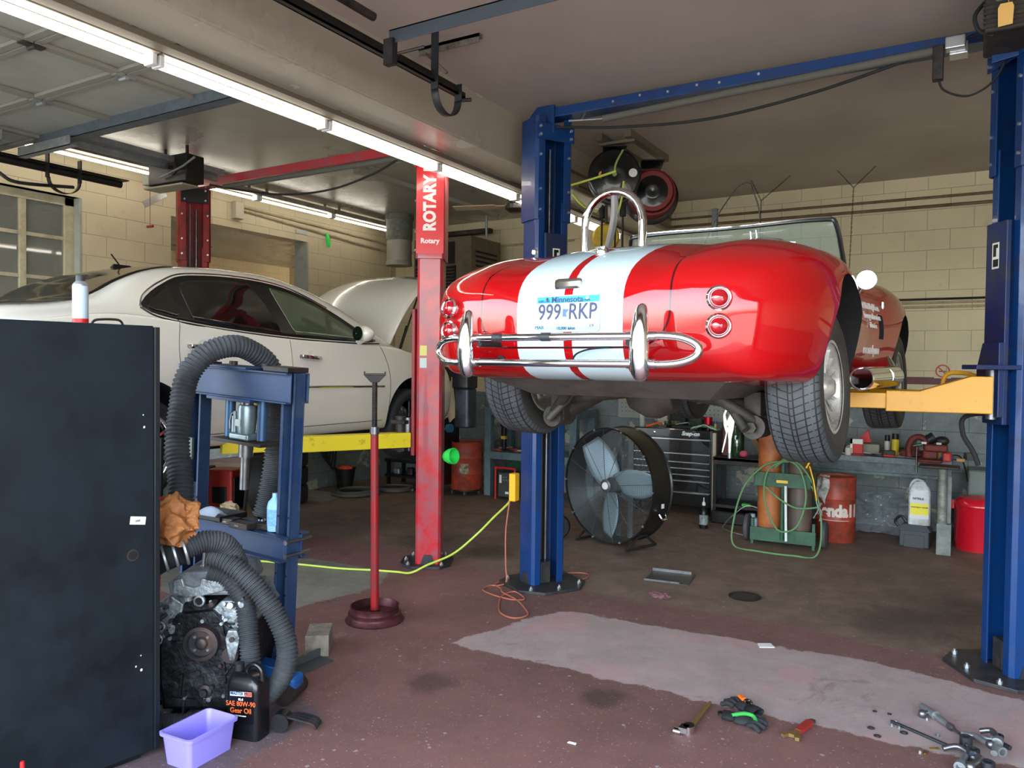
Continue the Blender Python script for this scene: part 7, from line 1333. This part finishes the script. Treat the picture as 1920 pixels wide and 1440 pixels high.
# open sectional door lying under the left ceiling
gd = thing('garage_door', 'open sectional garage door lying under the left ceiling', 'garage door', (-5.25, 2.0, 3.33))
for i in range(5):
    y1 = 3.26-.515*i; y0 = y1-.51; m = MB(); m.box(-6.75, y0, 3.345, -3.95, y1, 3.375); sec = part('door_section', m, MDOOR, gd, w=True)
    m = MB(); m.box(-6.75, y1-.05, 3.325, -3.95, y1, 3.345); part('section_rail', m, MRAIL, sec, w=True, bev=.003)
    m = MB(); m.box(-6.75, y0, 3.325, -3.95, y0+.04, 3.345); part('section_rail', m, MRAIL, sec, w=True, bev=.003)
    for x in (-4.31, -5.2, -6.1):
        m = MB(); m.box(x-.03, y0, 3.320, x+.03, y1, 3.345); part('stile', m, MRAIL, sec, w=True, bev=.003)
        if i < 4:
            m = MB(); m.cbox((x, y0, 3.314), (.05, .12, .01)); m.cyl((x-.035, y0, 3.305), (x+.035, y0, 3.305), .012, n=10); part('hinge', m, DARK if i == 1 else GALV, sec, w=True)
m = MB(); m.box(-6.15, 3.20, 3.27, -3.75, 3.205, 3.345); m.box(-6.15, 3.20, 3.27, -3.75, 3.29, 3.276); m.box(-6.15, 3.285, 3.27, -3.75, 3.29, 3.30); part('end_strut', m, MGAL2, gd, w=True, bev=.001)
m = MB(); m.box(-6.85, 2.90, 3.22, -6.0, 2.905, 3.30); m.box(-6.85, 2.90, 3.22, -6.0, 2.96, 3.225); m.box(-6.3, 3.16, 3.20, -5.6, 3.165, 3.27); m.box(-6.3, 3.16, 3.20, -5.6, 3.22, 3.205); part('perforated_angle', m, GALV, gd, w=True)
m = MB(); m.tube([(-6.55, .6, 3.22), (-6.55, 4.15, 3.22)], .032, 10); m.box(-6.60, .6, 3.255, -6.50, 4.2, 3.262); part('door_track', m, mat('black_track', '#201d1c', .5, .4), gd, w=True)
m = MB(); m.tube(cr([(-6.5, 3.0, 3.20), (-6.46, 3.12, 3.08), (-6.45, 3.25, 3.04), (-6.5, 3.7, 3.10)], 6), .014, 8); part('track_end_stop', m, DARK, gd, w=True)
m = MB(); m.grid(lambda u, v: (-6.52+.05*v, 3.62+.13*cos(pi+pi*u), 3.14-.11*sin(pi*u)), 16, 2); m.box(-6.52, 3.48, 3.14, -6.47, 3.49, 3.33); m.box(-6.52, 3.745, 3.14, -6.47, 3.755, 3.33); o = part('strap_hanger', m, mat('black_track'), gd, w=True); o.modifiers.new('t', 'SOLIDIFY').thickness = .005
m = MB(); m.box(-6.35, 3.3, 3.45, -6.22, 5.0, 3.50); m.box(-6.35, 3.3, 3.40, -6.33, 5.0, 3.50); part('ceiling_angle', m, GALV, gd, w=True)
def opener(label, loc, rz, red=True):
    t = thing('door_opener', label, 'door opener', loc, rz); m = MB(); m.rbox(-.26, -.10, -.11, .26, .10, .14, .012); b = part('motor_housing', m, mat('opener_black', '#0d0d0f', .4), t, bev=.004); m = MB(); m.rbox(-.34, -.09, -.135, .20, .09, -.115, .008); part('bottom_cover', m, mat('opener_cream', '#8d8874', .5), t, bev=.004)
    m = MB(); m.rbox(-.36, -.09, -.09, -.27, .05, .0, .008); part('control_box', m, mat('opener_cream2', '#a5a794', .5), t); m = MB(); m.cyl((.08, -.11, .02), (.08, .11, .02), .065, n=24); m.cyl((.08, -.16, .02), (.08, -.1, .02), .02, n=12); part('sprocket', m, DARK, t); m = MB(); m.tube([(-.05, -.13, -.06), (.30, -.16, .0), (.45, -.16, .06)], .010, 8); part('release_arm', m, GALV, t)
    for s_ in (-1, 1):
        m = MB(); m.box(s_*.15-.01, -.01, .11, s_*.15+.01, .01, 3.62-loc[2]); part('hanger', m, DARK, t)
    m = MB(); m.cyl((-.30, -.05, -.10), (-.30, -.05, -.46), .0025, n=6); m.cyl((-.34, -.05, -.47), (-.26, -.05, -.47), .013, n=8); part('release_cord', m, mat('release_red', '#7e2a26', .5), t, label='cord with red pull handle')
    return t
opener('black garage door opener hanging beside the left red lift post', (-6.33, 4.55, 3.38), R(2))
t = thing('door_opener', 'dark motor box with a yellow paper tag hanging above the right blue post', 'door opener', (.12, 4.60, 3.38))
m = MB(); m.rbox(-.10, -.10, -.06, .22, .28, .22, .015); part('motor_housing', m, mat('dusty_black_motor', '#22211e', .6, wear='#38352f', wscale=12, bump=.2), t, bev=.004)
for i in range(6):
    m = MB(); m.box(-.105, -.104, -.04+.022*i, .20, -.098, -.03+.022*i); part('cooling_fin', m, DARK, t)
m = MB(); m.rbox(-.055, -.135, .08, .075, -.10, .22, .01); part('cream_cover', m, mat('aged_cream', '#a29a78', .5), t); m = MB(); m.rbox(-.03, -.160, .10, .055, -.136, .125, .006); part('red_handle', m, mat('faded_red_handle', '#c0564a', .5), t)
m = MB(); m.prismv([(-.03, -.11), (.03, -.105), (.034, -.02), (.026, .0), (-.022, .0), (-.032, -.02)], (-.012, -.145, .05), (1, 0, 0), (0, 0, 1), (0, .002, 0)); m.cyl((0, -.14, .045), (0, -.12, .10), .0015, n=5); part('paper_tag', m, mat('manila_tag', '#d3a85f', .7), t, label='yellow paper tag')
m = MB(); m.tube(cr([(-.10, -.02, .12), (-.14, -.05, .05), (-.12, -.06, -.03), (-.06, -.05, -.06)], 6), .010, 8); part('drive_belt', m, RUB, t); m = MB(); m.box(-.30, -.04, .20, -.10, .0, .225); m.tube([(-.25, -.02, .22), (-.10, -.02, .16)], .012, 6); part('mount_strut', m, GALV, t)
# right bay door track
rt_ = thing('door_track', 'dark door track and grey cross angle fixed under the right ceiling', 'door track', (-2.70, 2.8, 3.30))
m = MB(); m.box(-2.735, .6, 3.28, -2.725, 3.93, 3.35); m.box(-2.735, .6, 3.28, -2.69, 3.93, 3.288); m.box(-2.70, .6, 3.28, -2.69, 3.93, 3.31); part('rail', m, mat('black_track'), rt_, w=True)
m = MB(); m.cyl((-2.66, .6, 3.42), (-2.66, 3.05, 3.42), .022, n=12); part('spring_tube', m, DARK, rt_, w=True)
m = MB(); m.box(-2.60, 3.10, 3.29, .6, 3.106, 3.36); m.box(-2.60, 3.10, 3.352, .6, 3.16, 3.36); part('cross_angle', m, mat('slate_angle', '#454e58', .45, .4), rt_, w=True, bev=.001)
m = MB(); m.box(-2.62, 3.08, 3.18, -2.56, 3.12, 3.31); m.cyl((-2.56, 3.12, 3.24), (-2.42, 3.16, 3.26), .008, n=8); part('bracket', m, DARK, rt_, w=True)
m = MB(); m.cyl((-2.72, 2.15, 3.40), (-2.60, 2.15, 3.40), .06, n=20); m.cyl((-2.60, 2.15, 3.40), (-2.50, 2.2, 3.38), .025, n=12); part('cable_drum', m, DARK, rt_, w=True)
m = MB(); m.cyl((-2.72, 3.93, 3.27), (-2.66, 3.95, 3.27), .012, n=10); part('stop_bolt', m, DARK, rt_, w=True)
m = MB(); m.box(-3.0, 3.86, 3.60, -2.55, 3.90, 3.62); m.box(-3.0, 3.86, 3.565, -2.55, 3.865, 3.62); m.tube([(-2.95, 3.87, 3.58), (-2.74, 3.8, 3.40)], .010, 6); part('perforated_bracket', m, mat('rusty_perforated', '#7a736a', .6, .4, wear='#4c443c', wscale=16), rt_, w=True)
m = MB(); m.grid(lambda u, v: (-2.72+.05*v, 3.74+.12*cos(pi+pi*u), 3.24-.12*sin(pi*u)), 16, 2); m.box(-2.72, 3.618, 3.24, -2.67, 3.624, 3.60); m.box(-2.72, 3.857, 3.24, -2.67, 3.863, 3.34); o = part('strap_hook', m, mat('black_strap', '#1c2026', .5), rt_, w=True)
o.modifiers.new('t', 'SOLIDIFY').thickness = .005
# hose reels
def reel(label, c, disc, r=.24, w=.20, tags=False, near=1):
    ax_ = Vector((.42, -.907, 0)); t = thing('hose_reel', label, 'hose reel', tuple(c)); m = MB()
    def L_(pf, nm, mm, n=48, par=None): m = MB(); m.lathe(pf, c=(0, 0, 0), ax=ax_, n=n); return part(nm, m, mm, par or t)
    a = L_([(0, w/2), (.05, w/2+.012), (r*.50*near, w/2+.008), (r*.56*near, w/2+.002), (r*.93*near, w/2), (r*near, w/2-.004), (r*near+.008, w/2-.012), (r*near, w/2-.018), (.05, w/2-.02), (0, w/2-.02)], 'side_disc', mat('reel_black', '#0c0d0e', .3, coat=.4)); L_([(0, -w/2+.02), (r, -w/2+.018), (r+.008, -w/2+.012), (r, -w/2), (0, -w/2)], 'side_disc', mat('reel_black')); 
    m = MB()
    P = []
    for i in range(5*24): aa = 2*pi*i/24; rr = r*.80; P.append(Vector((0, 0, 0))+ax_*(-w/2+.03+(w-.06)*i/(5*24))+Vector((.907, .42, 0))*(rr*cos(aa))+Vector((0, 0, 1))*(rr*sin(aa)))
    m.tube(P, .016, 6); part('wound_hose', m, disc, t)
    m = MB(); m.cyl(-ax_*(w/2), ax_*(w/2), r*.72, n=28); part('drum_core', m, disc, t); m = MB(); m.prismv([(-.06, .0), (.06, .0), (.09, r+.02), (-.09, r+.02)], -ax_*(w/2+.03), (.907, .42, 0), (0, 0, 1), ax_*.008); m.prismv([(-.10, r+.02), (.10, r+.02), (.10, r+.03), (-.10, r+.03)], -ax_*(w/2+.04), (.907, .42, 0), (0, 0, 1), ax_*(w+.06)); part('reel_bracket', m, BLK, t)
    if tags:
        for q, rr, cc in (((-.10, .0), .035, '#c88a28'), ((.155, .015), .036, '#c9c9c4')):
            m = MB(); p = ax_*(w/2+.003)+Vector((.907, .42, 0))*q[0]+Vector((0, 0, 1))*q[1]; m.lathe([(0, 0), (rr, 0), (rr, .002), (0, .003)], c=p, ax=ax_, n=24); part('round_sticker', m, mat('rs'+cc, cc, .4), a)
        m = MB(); p = ax_*(w/2+.003)+Vector((.907, .42, 0))*.06; m.prismv([(-.018, -.018), (.018, -.018), (.018, .018), (-.018, .018)], p, (.907, .42, 0), (0, 0, 1), ax_*.002); part('square_sticker', m, mat('orange_sticker', '#c8662a', .4), a)
        m = MB(); m.tube(cr([ax_*(w/2+.02), ax_*(w/2+.05)+Vector((.01, 0, .08)), ax_*(w/2+.03)+Vector((.06, .03, .20))], 6), .009, 8); m.cyl(ax_*(w/2), ax_*(w/2+.04), .018, n=12); part('swivel', m, mat('pale_green_hose', '#8fa05a', .5), a)
    return t
reel('front black hose reel with round stickers hanging under the right ceiling', (-2.66, 6.15, 3.27), mat('reel_hose_black', '#141414', .6), r=.215, w=.16, tags=True)
reel('rear black hose reel wound with dark red hose, behind the stickered one', (-2.50, 6.62, 3.20), mat('reel_hose_red', '#6e1a14', .5), r=.245, w=.26, near=.60)
m = MB(); m.box(-2.78, 6.02, 3.56, -2.72, 6.95, 3.62); m.box(-2.52, 6.02, 3.56, -2.46, 6.95, 3.62); m.box(-2.78, 6.10, 3.54, -2.46, 6.16, 3.565); solo('reel_rail', 'pair of steel rails on the ceiling carrying the two hose reels', 'rail', m, mat('dusty_rail', '#77705f', .5, .4), base=(-2.62, 6.5, 3.56))
MYG = mat('yellow_green_rubber')
m = MB(); m.tube(cr([(-2.58, 6.0, 3.28), (-2.75, 5.98, 3.24), (-2.96, 5.9, 3.18)], 6), .010, 8); m.tube(cr([(-2.96, 5.95, 3.12), (-2.88, 6.0, 3.02), (-2.80, 6.1, 2.98)], 5), .010, 8); m.tube(cr([(-2.53, 6.05, 3.20), (-2.56, 6.05, 3.0), (-2.64, 6.05, 2.8), (-2.70, 6.05, 2.55), (-2.72, 6.05, 2.38)], 6), .009, 8); solo('reel_air_hose', 'yellow-green air hose running from the stickered hose reel', 'hose', m, MYG, base=(-2.6, 6.0, 3.2))
for i, x in enumerate((-2.86, -2.73, -2.66)):
    m = MB(); m.cyl((x, 6.35, 2.35), (x, 6.35, 3.0), .009, n=10); m.cyl((x, 6.35, 2.97), (x, 6.35, 3.06), .028, n=12); m.cyl((x-.02, 6.35, 3.03), (x+.02, 6.35, 3.08), .02, n=8); solo('drop_hose', ('leftmost', 'middle', 'rightmost')[i]+' of the three black hoses hanging straight down under the reels', 'hose', m, RUB, base=(x, 6.35, 2.35), group='hoses under the reels')
t = thing('yellow_reel', 'yellow round cord reel hanging behind the chrome hoop', 'cord reel', (-2.93, 6.6, 2.84)); m = MB(); m.lathe([(0, -.04), (.11, -.04), (.125, -.02), (.125, .02), (.11, .04), (0, .04)], ax=(.42, -.9, 0), n=28); part('disc', m, mat('yellow_reel_plastic', '#cdb02a', .5, wear='#a38a2a'), t); m = MB(); m.box(-.01, -.01, .12, .01, .01, .78); part('hanger', m, DARK, t)
m = MB(); m.tube([(-2.97, 6.3, 2.98), (-2.99, 6.3, 2.7), (-3.03, 6.3, 2.4)], .004, 5); m.tube([(-2.97, 6.3, 2.98), (-3.0, 6.3, 2.7), (-3.05, 6.3, 2.4)], .004, 5); solo('pull_wire', 'thin brown wires hanging beside the middle blue post', 'wire', m, mat('brown_wire', '#5a3a26', .5), base=(-2.97, 6.3, 2.4))
# ceiling fan behind the post
t = thing('overhead_fan', 'old brown ceiling fan hanging left of the middle blue post', 'ceiling fan', (-3.80, 6.42, 3.12)); m = MB(); m.lathe([(0, 0), (.06, .0), (.10, .03), (.105, .07), (.06, .10), (.05, .16), (.075, .20), (.07, .30), (.05, .36), (.06, .40), (.055, .48), (.02, .50), (0, .50)], n=28); m.caps = True; part('motor', m, mat('dark_brown_enamel', '#2b2220', .35, coat=.3), t)
for a in (196, 316, 76):
    u = Vector((cos(R(a)), sin(R(a)), 0)); v = Vector((-u.y, u.x, .15)); m = MB(); m.prismv([(.10, -.02), (.18, -.02), (.20, -.05), (.62, -.055), (.62, .055), (.20, .05), (.18, .02), (.10, .02)], Vector((0, 0, .06)), u, v, (0, 0, .008)); part('blade', m, mat('tan_fan_blade', '#a89274', .5), t)
m = MB(); m.cyl((0, 0, .48), (0, 0, .50), .07, n=20); part('canopy', m, WHITEP, t)
# chains and wires from the ceiling
def chain(label, segs, mm, r=.004, name='hanging_chain'):
    m = MB()
    for a, b in segs:
        a, b = Vector(a), Vector(b); n_ = int((b-a).length/.022)
        for i in range(n_):
            p = a.lerp(b, (i+.5)/n_); d = (b-a).normalized(); s_ = d.cross(Vector((0, 1, 0)) if i % 2 else Vector((1, 0, 0))).normalized(); m.tube([p+d*(.014*cos(k*pi/3))+s_*(.006*sin(k*pi/3)) for k in range(6)], .0022, 4, closed=True)
    o = solo(name, label, 'chain', m, mm, base=segs[0][0]); return o
chain('thin chain forming a Y under the ceiling right of the windscreen', [((-1.18, 8.27, 3.62), (-1.02, 8.2, 3.42)), ((-.83, 8.25, 3.62), (-1.02, 8.2, 3.42)), ((-1.02, 8.2, 3.42), (-1.05, 8.2, 2.4))], DARK)
chain('thin chain forming a Y under the ceiling above the windscreen', [((-2.02, 8.25, 3.62), (-1.90, 8.2, 3.38)), ((-1.62, 8.25, 3.62), (-1.90, 8.2, 3.38)), ((-1.90, 8.2, 3.38), (-1.92, 8.2, 2.4))], DARK)
m = MB(); m.tube(cr([(-2.62, 8.6, 3.0), (-2.45, 8.5, 3.30), (-2.20, 8.35, 3.56), (-2.05, 8.3, 3.60), (-2.0, 8.28, 3.50), (-1.92, 8.25, 3.2), (-1.90, 8.25, 2.4)], 8), .007, 6); solo('arched_wire', 'thin grey wire arching from the back wall to the ceiling', 'wire', m, GALV, base=(-2.05, 8.3, 3.5))
for x, y0 in ((-5.35, 5.9), (-4.55, 5.9)):
    m = MB(); m.box(x-.05, y0, 3.575, x+.05, y0+2.6, 3.62); solo('raceway', 'painted flat raceway on the ceiling '+('left' if x < -5 else 'right')+' of the lettered red post', 'raceway', m, mat('ceil_raceway', '#8f8e84', .5), base=(x, y0+1.3, 3.6))
# ================================================================ TOOLS ON THE FRONT FLOOR
def rods(label, name, cat, parts_, loc, rz, group=None):
    t = thing(name, label, cat, loc, rz, group)
    for nm, mb_, mm in parts_: part(nm, mb_, mm, t)
    return t
MBRS = mat('brass_steel', '#a58a5a', .35, .8)
m1 = MB(); m1.cyl((0, 0, .012), (.15, 0, .012), .0095, n=12); m1.cyl((.15, 0, .012), (.185, 0, .012), .006, n=10); m2_ = MB(); m2_.cyl((-.03, 0, .0), (-.03, 0, .030), .020, n=16); m2_.cbox((-.045, .012, .02), (.03, .03, .02)); m2_.cyl((-.055, .02, .012), (-.055, .045, .012), .012, n=10); t = rods('brass-coloured ratchet wrench lying at the left of the floor tools', 'ratchet_wrench', 'wrench', [('handle', m1, MBRS), ('head', m2_, CHROME)], (-1.057, 3.42, .0), R(90)); t.scale = (1.55, 1.2, 1.2)
# gloves
MGLV = mat('black_glove_fabric', '#24272a', .8, bump=.4, bscale=120); MGG2 = mat('glove_green', '#2f9a44', .7)
def glove(label, loc, rz, flip=1, mm=MGLV):
    t = thing('work_glove', label, 'glove', loc, rz, None); m = MB(); m.ball((0, 0, .022), .05, (1.0, .80, .40), 10); p_ = part('palm', m, mm, t)
    for i, (a, ln) in enumerate(((-24, .055), (-8, .066), (8, .064), (24, .052))):
        d = Vector((cos(R(a)), sin(R(a))*flip, 0)); b = Vector((.036, .0, .018))+Vector((0, .027*(i-1.5)*flip, 0)); m = MB(); m.tube(cr([b, b+d*ln*.5+Vector((0, 0, .010)), b+d*ln+Vector((0, 0, -.002)), b+d*(ln+.012)+Vector((0, 0, -.006))], 4), .011, 10, rf=lambda i, k: .0115*(1 if i < k-2 else .6)); part('finger', m, mm, t)
    m = MB(); d = Vector((.6, -.8*flip, 0)); m.tube(cr([Vector((0, -.03*flip, .018)), Vector((.02, -.055*flip, .022)), Vector((.048, -.070*flip, .015)), Vector((.056, -.074*flip, .012))], 4), .0125, 10, rf=lambda i, k: .0125*(1 if i < k-2 else .6)); part('thumb', m, mm, t)
    m = MB(); m.caps = False; m.lathe([(.034, -.03), (.038, .0), (.036, .03)], c=(-.055, 0, .020), ax=(-1, 0, 0), n=20); m.bm.transform(Matrix.Translation((0, 0, .018)) @ Matrix.Diagonal((1, 1, .5, 1))); o = part('cuff', m, mat('glove_cuff', '#15171a', .8), t); o.modifiers.new('t', 'SOLIDIFY').thickness = .004
    return t
glove('black work glove with palm up at the top of the pair on the floor', (-.895, 3.73, 0), R(150)); g2 = glove('black and green work glove lying below the other glove', (-.875, 3.585, .0), R(5), -1)
m = MB(); m.tube(cr([(-.04, -.02, .042), (.01, .01, .048), (.05, .02, .040), (.07, -.02, .03)], 5), .009, 8); part('green_strap', m, MGG2, g2)
m1 = MB(); m1.rbox(-.05, -.012, 0, .0, .012, .016, .006); m2_ = MB(); m2_.tube(cr([(0, 0, .01), (.03, .014, .012), (.06, .004, .01), (.03, -.012, .012), (0, 0, .01)], 5), .004, 6); rods('small orange-handled pliers resting on the upper glove', 'small_pliers', 'pliers', [('handle', m1, mat('orange_plastic')), ('jaws', m2_, CHROME)], (-.90, 3.735, .045), R(-50))
# adjustable wrench
m1 = MB(); m1.prism([(0, -.014), (.03, -.017), (.12, -.019), (.135, -.012), (.135, .012), (.12, .019), (.03, .017), (0, .014)], .003, .021); m1b = m1
m2_ = MB(); m2_.prism([(.0, -.012), (.0, .012), (-.03, .016), (-.05, .034), (-.085, .040), (-.088, .026), (-.062, .014), (-.058, -.008), (-.078, -.022), (-.072, -.038), (-.05, -.036), (-.03, -.020)], .004, .019); m3 = MB(); m3.lathe([(.010, 0), (.016, 0), (.016, .008), (.010, .008)], c=(.148, 0, .008), n=16); m3.cyl((-.04, -.016, .012), (-.04, .014, .012), .007, n=10)
rods('adjustable wrench with a red grip on the floor right of the gloves', 'adjustable_wrench', 'wrench', [('grip', m1, mat('red_vinyl_grip', '#8e2a26', .5)), ('jaw', m2_, MBRS), ('worm_screw', m3, STEEL)], (-.633, 3.625, 0), R(76))
m1 = MB(); m1.cyl((-.130, 0, .0085), (.130, 0, .0085), .0075, n=14); rods('long plain steel rod on the floor near the pile of parts', 'steel_rod', 'rod', [('rod', m1, mat('dark_polished_steel', '#5f666c', .3, .9))], (-.167, 3.91, 0), R(-28.6))
m1 = MB(); m1.cyl((-.18, 0, .03), (-.06, 0, .026), .016, .024, n=16); m1.cyl((-.06, 0, .026), (.04, 0, .020), .016, n=14); m2_ = MB(); m2_.cyl((.04, 0, .020), (.07, 0, .018), .018, n=6); m2_.cyl((.07, 0, .018), (.19, 0, .012), .009, .006, n=12); m3 = MB(); m3.ball((-.10, -.05, .022), .022); m3.cyl((-.10, -.05, .022), (-.10, -.01, .03), .010, n=10)
rods('steel tie rod end with a threaded tip on the floor above the plain rod', 'tie_rod_end', 'car part', [('body', m1, GALV), ('tip', m2_, STEEL), ('ball_joint', m3, STEEL)], (-.072, 4.072, 0), R(-51)).scale = (.85, .9, .9)
# pile of steel parts
rn = random.Random(21)
labs = ['long tube', 'bent arm', 'short socket', 'thick socket', 'open ring end', 'slim bolt', 'forked link', 'upright collar', 'angled pipe', 'small stud', 'curved lever', 'flat plate']
for i, lb3 in enumerate(labs):
    a = rn.uniform(-1, 1); m1 = MB(); L_ = rn.uniform(.07, .14); z = .02+.012*(i % 4)
    if i % 3 == 0: m1.cyl((-L_/2, 0, z), (L_/2, 0, z+.01), .013, n=12); m1.lathe([(.013, 0), (.022, 0), (.022, .03), (.013, .03), (.013, 0)], c=(L_/2, 0, z+.01), ax=(1, 0, 0), n=16)
    elif i % 3 == 1: m1.tube(cr([(-L_/2, 0, z), (0, .02, z+.015), (L_/2, -.015, z)], 5), .012, 10); m1.ball((L_/2, -.015, z), .02)
    else: m1.lathe([(.014, 0), (.026, 0), (.026, .05), (.014, .05), (.014, 0)], c=(0, 0, .001), n=18); m1.cyl((0, .0, .026), (L_*.6, 0, .02), .011, n=10)
    o = solo('steel_part', lb3+' of worn steel in the pile at the lower right corner', 'car part', m1, (GALV, STEEL, mat('dark_polished_steel'))[i % 3], group='steel parts in the pile'); o.location = (.005+.045*(i % 4)+rn.uniform(-.015, .015), 3.70+.085*(i//3)+rn.uniform(-.02, .02), 0); o.rotation_euler = (0, 0, rn.uniform(-3, 3))
def washer(label, loc, r, kind='washer', grp='washers on the floor'):
    m = MB(); m.caps = False; m.lathe([(r*.5, 0), (r, 0), (r, .004), (r*.5, .004), (r*.5, 0)], n=20); o = solo('washer', label, 'washer', m, mat('dark_polished_steel'), group=grp); o.location = loc
washer('largest dark washer on the pink floor patch', (-.356, 3.861, .001), .016); washer('dark washer just below the largest one', (-.323, 3.791, .001), .015); washer('bright washer beside the plain steel rod', (-.223, 3.89, .001), .017); washer('small washer above the washers group', (-.360, 4.058, .001), .010); washer('smallest washer beside the tie rod end', (-.296, 4.065, .001), .009)
for i, (x, y) in enumerate(((-.276, 3.936), (-.263, 3.988), (-.245, 3.925), (-.14, 4.09), (-.09, 3.94), (-.15, 3.72))):
    m = MB(); m.cyl((0, 0, 0), (0, 0, .008), .009, n=6, smooth=False); m.cyl((0, 0, .008), (0, 0, .013), .005, n=10); o = solo('hex_nut', ('nut left of', 'nut above', 'nut touching', 'nut right of', 'nut below', 'nut farthest below')[i]+' the plain steel rod on the floor', 'nut', m, (GALV, ZINC)[i % 2], group='nuts on the floor'); o.location = (x, y, .001)
for i, (x, y, a) in enumerate(((-.10, 3.80, .5), (-.13, 3.74, 1.4), (-.05, 3.86, 2.2))):
    m = MB(); m.tube([(-.02, 0, .003), (.02, .004, .003)], .0022, 5); m.tube([(-.02, -.003, .003), (.02, -.006, .003)], .0022, 5); o = solo('cotter_pin', ('left', 'upper', 'lower')[i]+' of the three brass cotter pins by the pile', 'pin', m, mat('brass'), group='cotter pins'); o.location = (x, y, .001); o.rotation_euler = (0, 0, a)
m = MB(); m.prism([(-.045, -.035), (.045, -.03), (.04, .035), (-.04, .03)], .0, .004); o = solo('paper_card', 'small white card lying on the edge of the pink floor patch', 'card', m, WHITEP); o.location = (-1.01, 4.68, .001); o.rotation_euler = (0, 0, .5)
m = MB(); m.prism([(-.02, -.008), (.02, -.006), (.018, .008), (-.018, .006)], .0, .003); o = solo('paper_scrap', 'tiny white scrap on the front floor', 'scrap', m, WHITEP); o.location = (-1.46, 3.005, .001)
t = thing('drip_pan', 'flat square metal tray with turned-up edges on the brown floor', 'tray', (-1.98, 5.78, 0), R(8)); m = MB(); m.rbox(-.17, -.16, .001, .17, .16, .008, .01); part('base', m, mat('dull_sheet_steel', '#57544e', .5, .5), t); m = MB(); m.box(-.17, .145, .008, .14, .16, .03); part('rim', m, STEEL, t); m = MB(); m.box(-.17, -.16, .008, .10, -.145, .02); part('rim', m, STEEL, t)
crumple('shop_rag', 'small crumpled mauve rag on the floor below the flat metal tray', 'rag', (-1.88, 5.25, 0), (.075, .045, .025), mat('mauve_rag', '#6e4a50', .85), 14, .35, 3, .2)
m = MB(); m.lathe([(0, .002), (.11, .002), (.115, .006), (.10, .007), (0, .006)], n=32)
for k in range(5): m.box(-.08, -.07+.032*k, .006, .08, -.06+.032*k, .009)
o = solo('floor_drain', 'round dark iron drain cover set in the brown floor', 'drain cover', m, mat('dark_iron_drain', '#2b2725', .7, .3)); o.location = (-1.36, 5.60, .0)
m = MB(); m.lathe([(0, 0), (.018, 0), (.018, .012), (0, .012)], n=16); o = solo('socket_bit', 'tiny dark socket between the ratchet and the gloves', 'socket', m, DARK); o.location = (-.98, 3.63, .001)
# locking pliers hanging under the roadster
t = thing('locking_pliers', 'silver locking pliers hanging from the suspension under the red roadster', 'pliers', (-1.075, 4.0, 1.18))
MPLI = mat('nickel_pliers', '#c3c9b8', .3, .75)
m = MB(); m.prismv([(.004, .25), (.014, .262), (.026, .25), (.036, .20), (.030, .15), (.020, .10), (.016, .02), (.006, .02), (.004, .10), (-.002, .15), (-.006, .19), (.004, .215), (.012, .235)], (0, 0, 0), (1, 0, 0), (0, 0, 1), (0, .014, 0)); part('fixed_jaw', m, MPLI, t, bev=.002)
m = MB(); m.prismv([(-.002, .25), (-.014, .255), (-.026, .225), (-.022, .17), (-.010, .13), (-.018, .09), (-.030, .03), (-.024, .025), (-.010, .08), (-.002, .13), (.004, .16), (-.006, .20), (-.012, .225)], (0, .002, 0), (1, 0, 0), (0, 0, 1), (0, .010, 0)); part('moving_jaw', m, MPLI, t, bev=.002)
m = MB(); m.cyl((.0, -.002, .165), (.0, .018, .165), .006, n=10); part('rivet', m, STEEL, t)
m = MB(); m.cyl((.011, .007, .0), (.011, .007, .03), .010, n=14); part('adjust_screw', m, STEEL, t)
sl = bpy.data.lights.new('sun', 'SUN'); sl.energy = 20; sl.angle = R(3); sl.color = (1, .95, .86)
so = bpy.data.objects.new('sun', sl); COL.objects.link(so); so.rotation_euler = (R(-42), R(8), 0)
vs_.exposure = .72
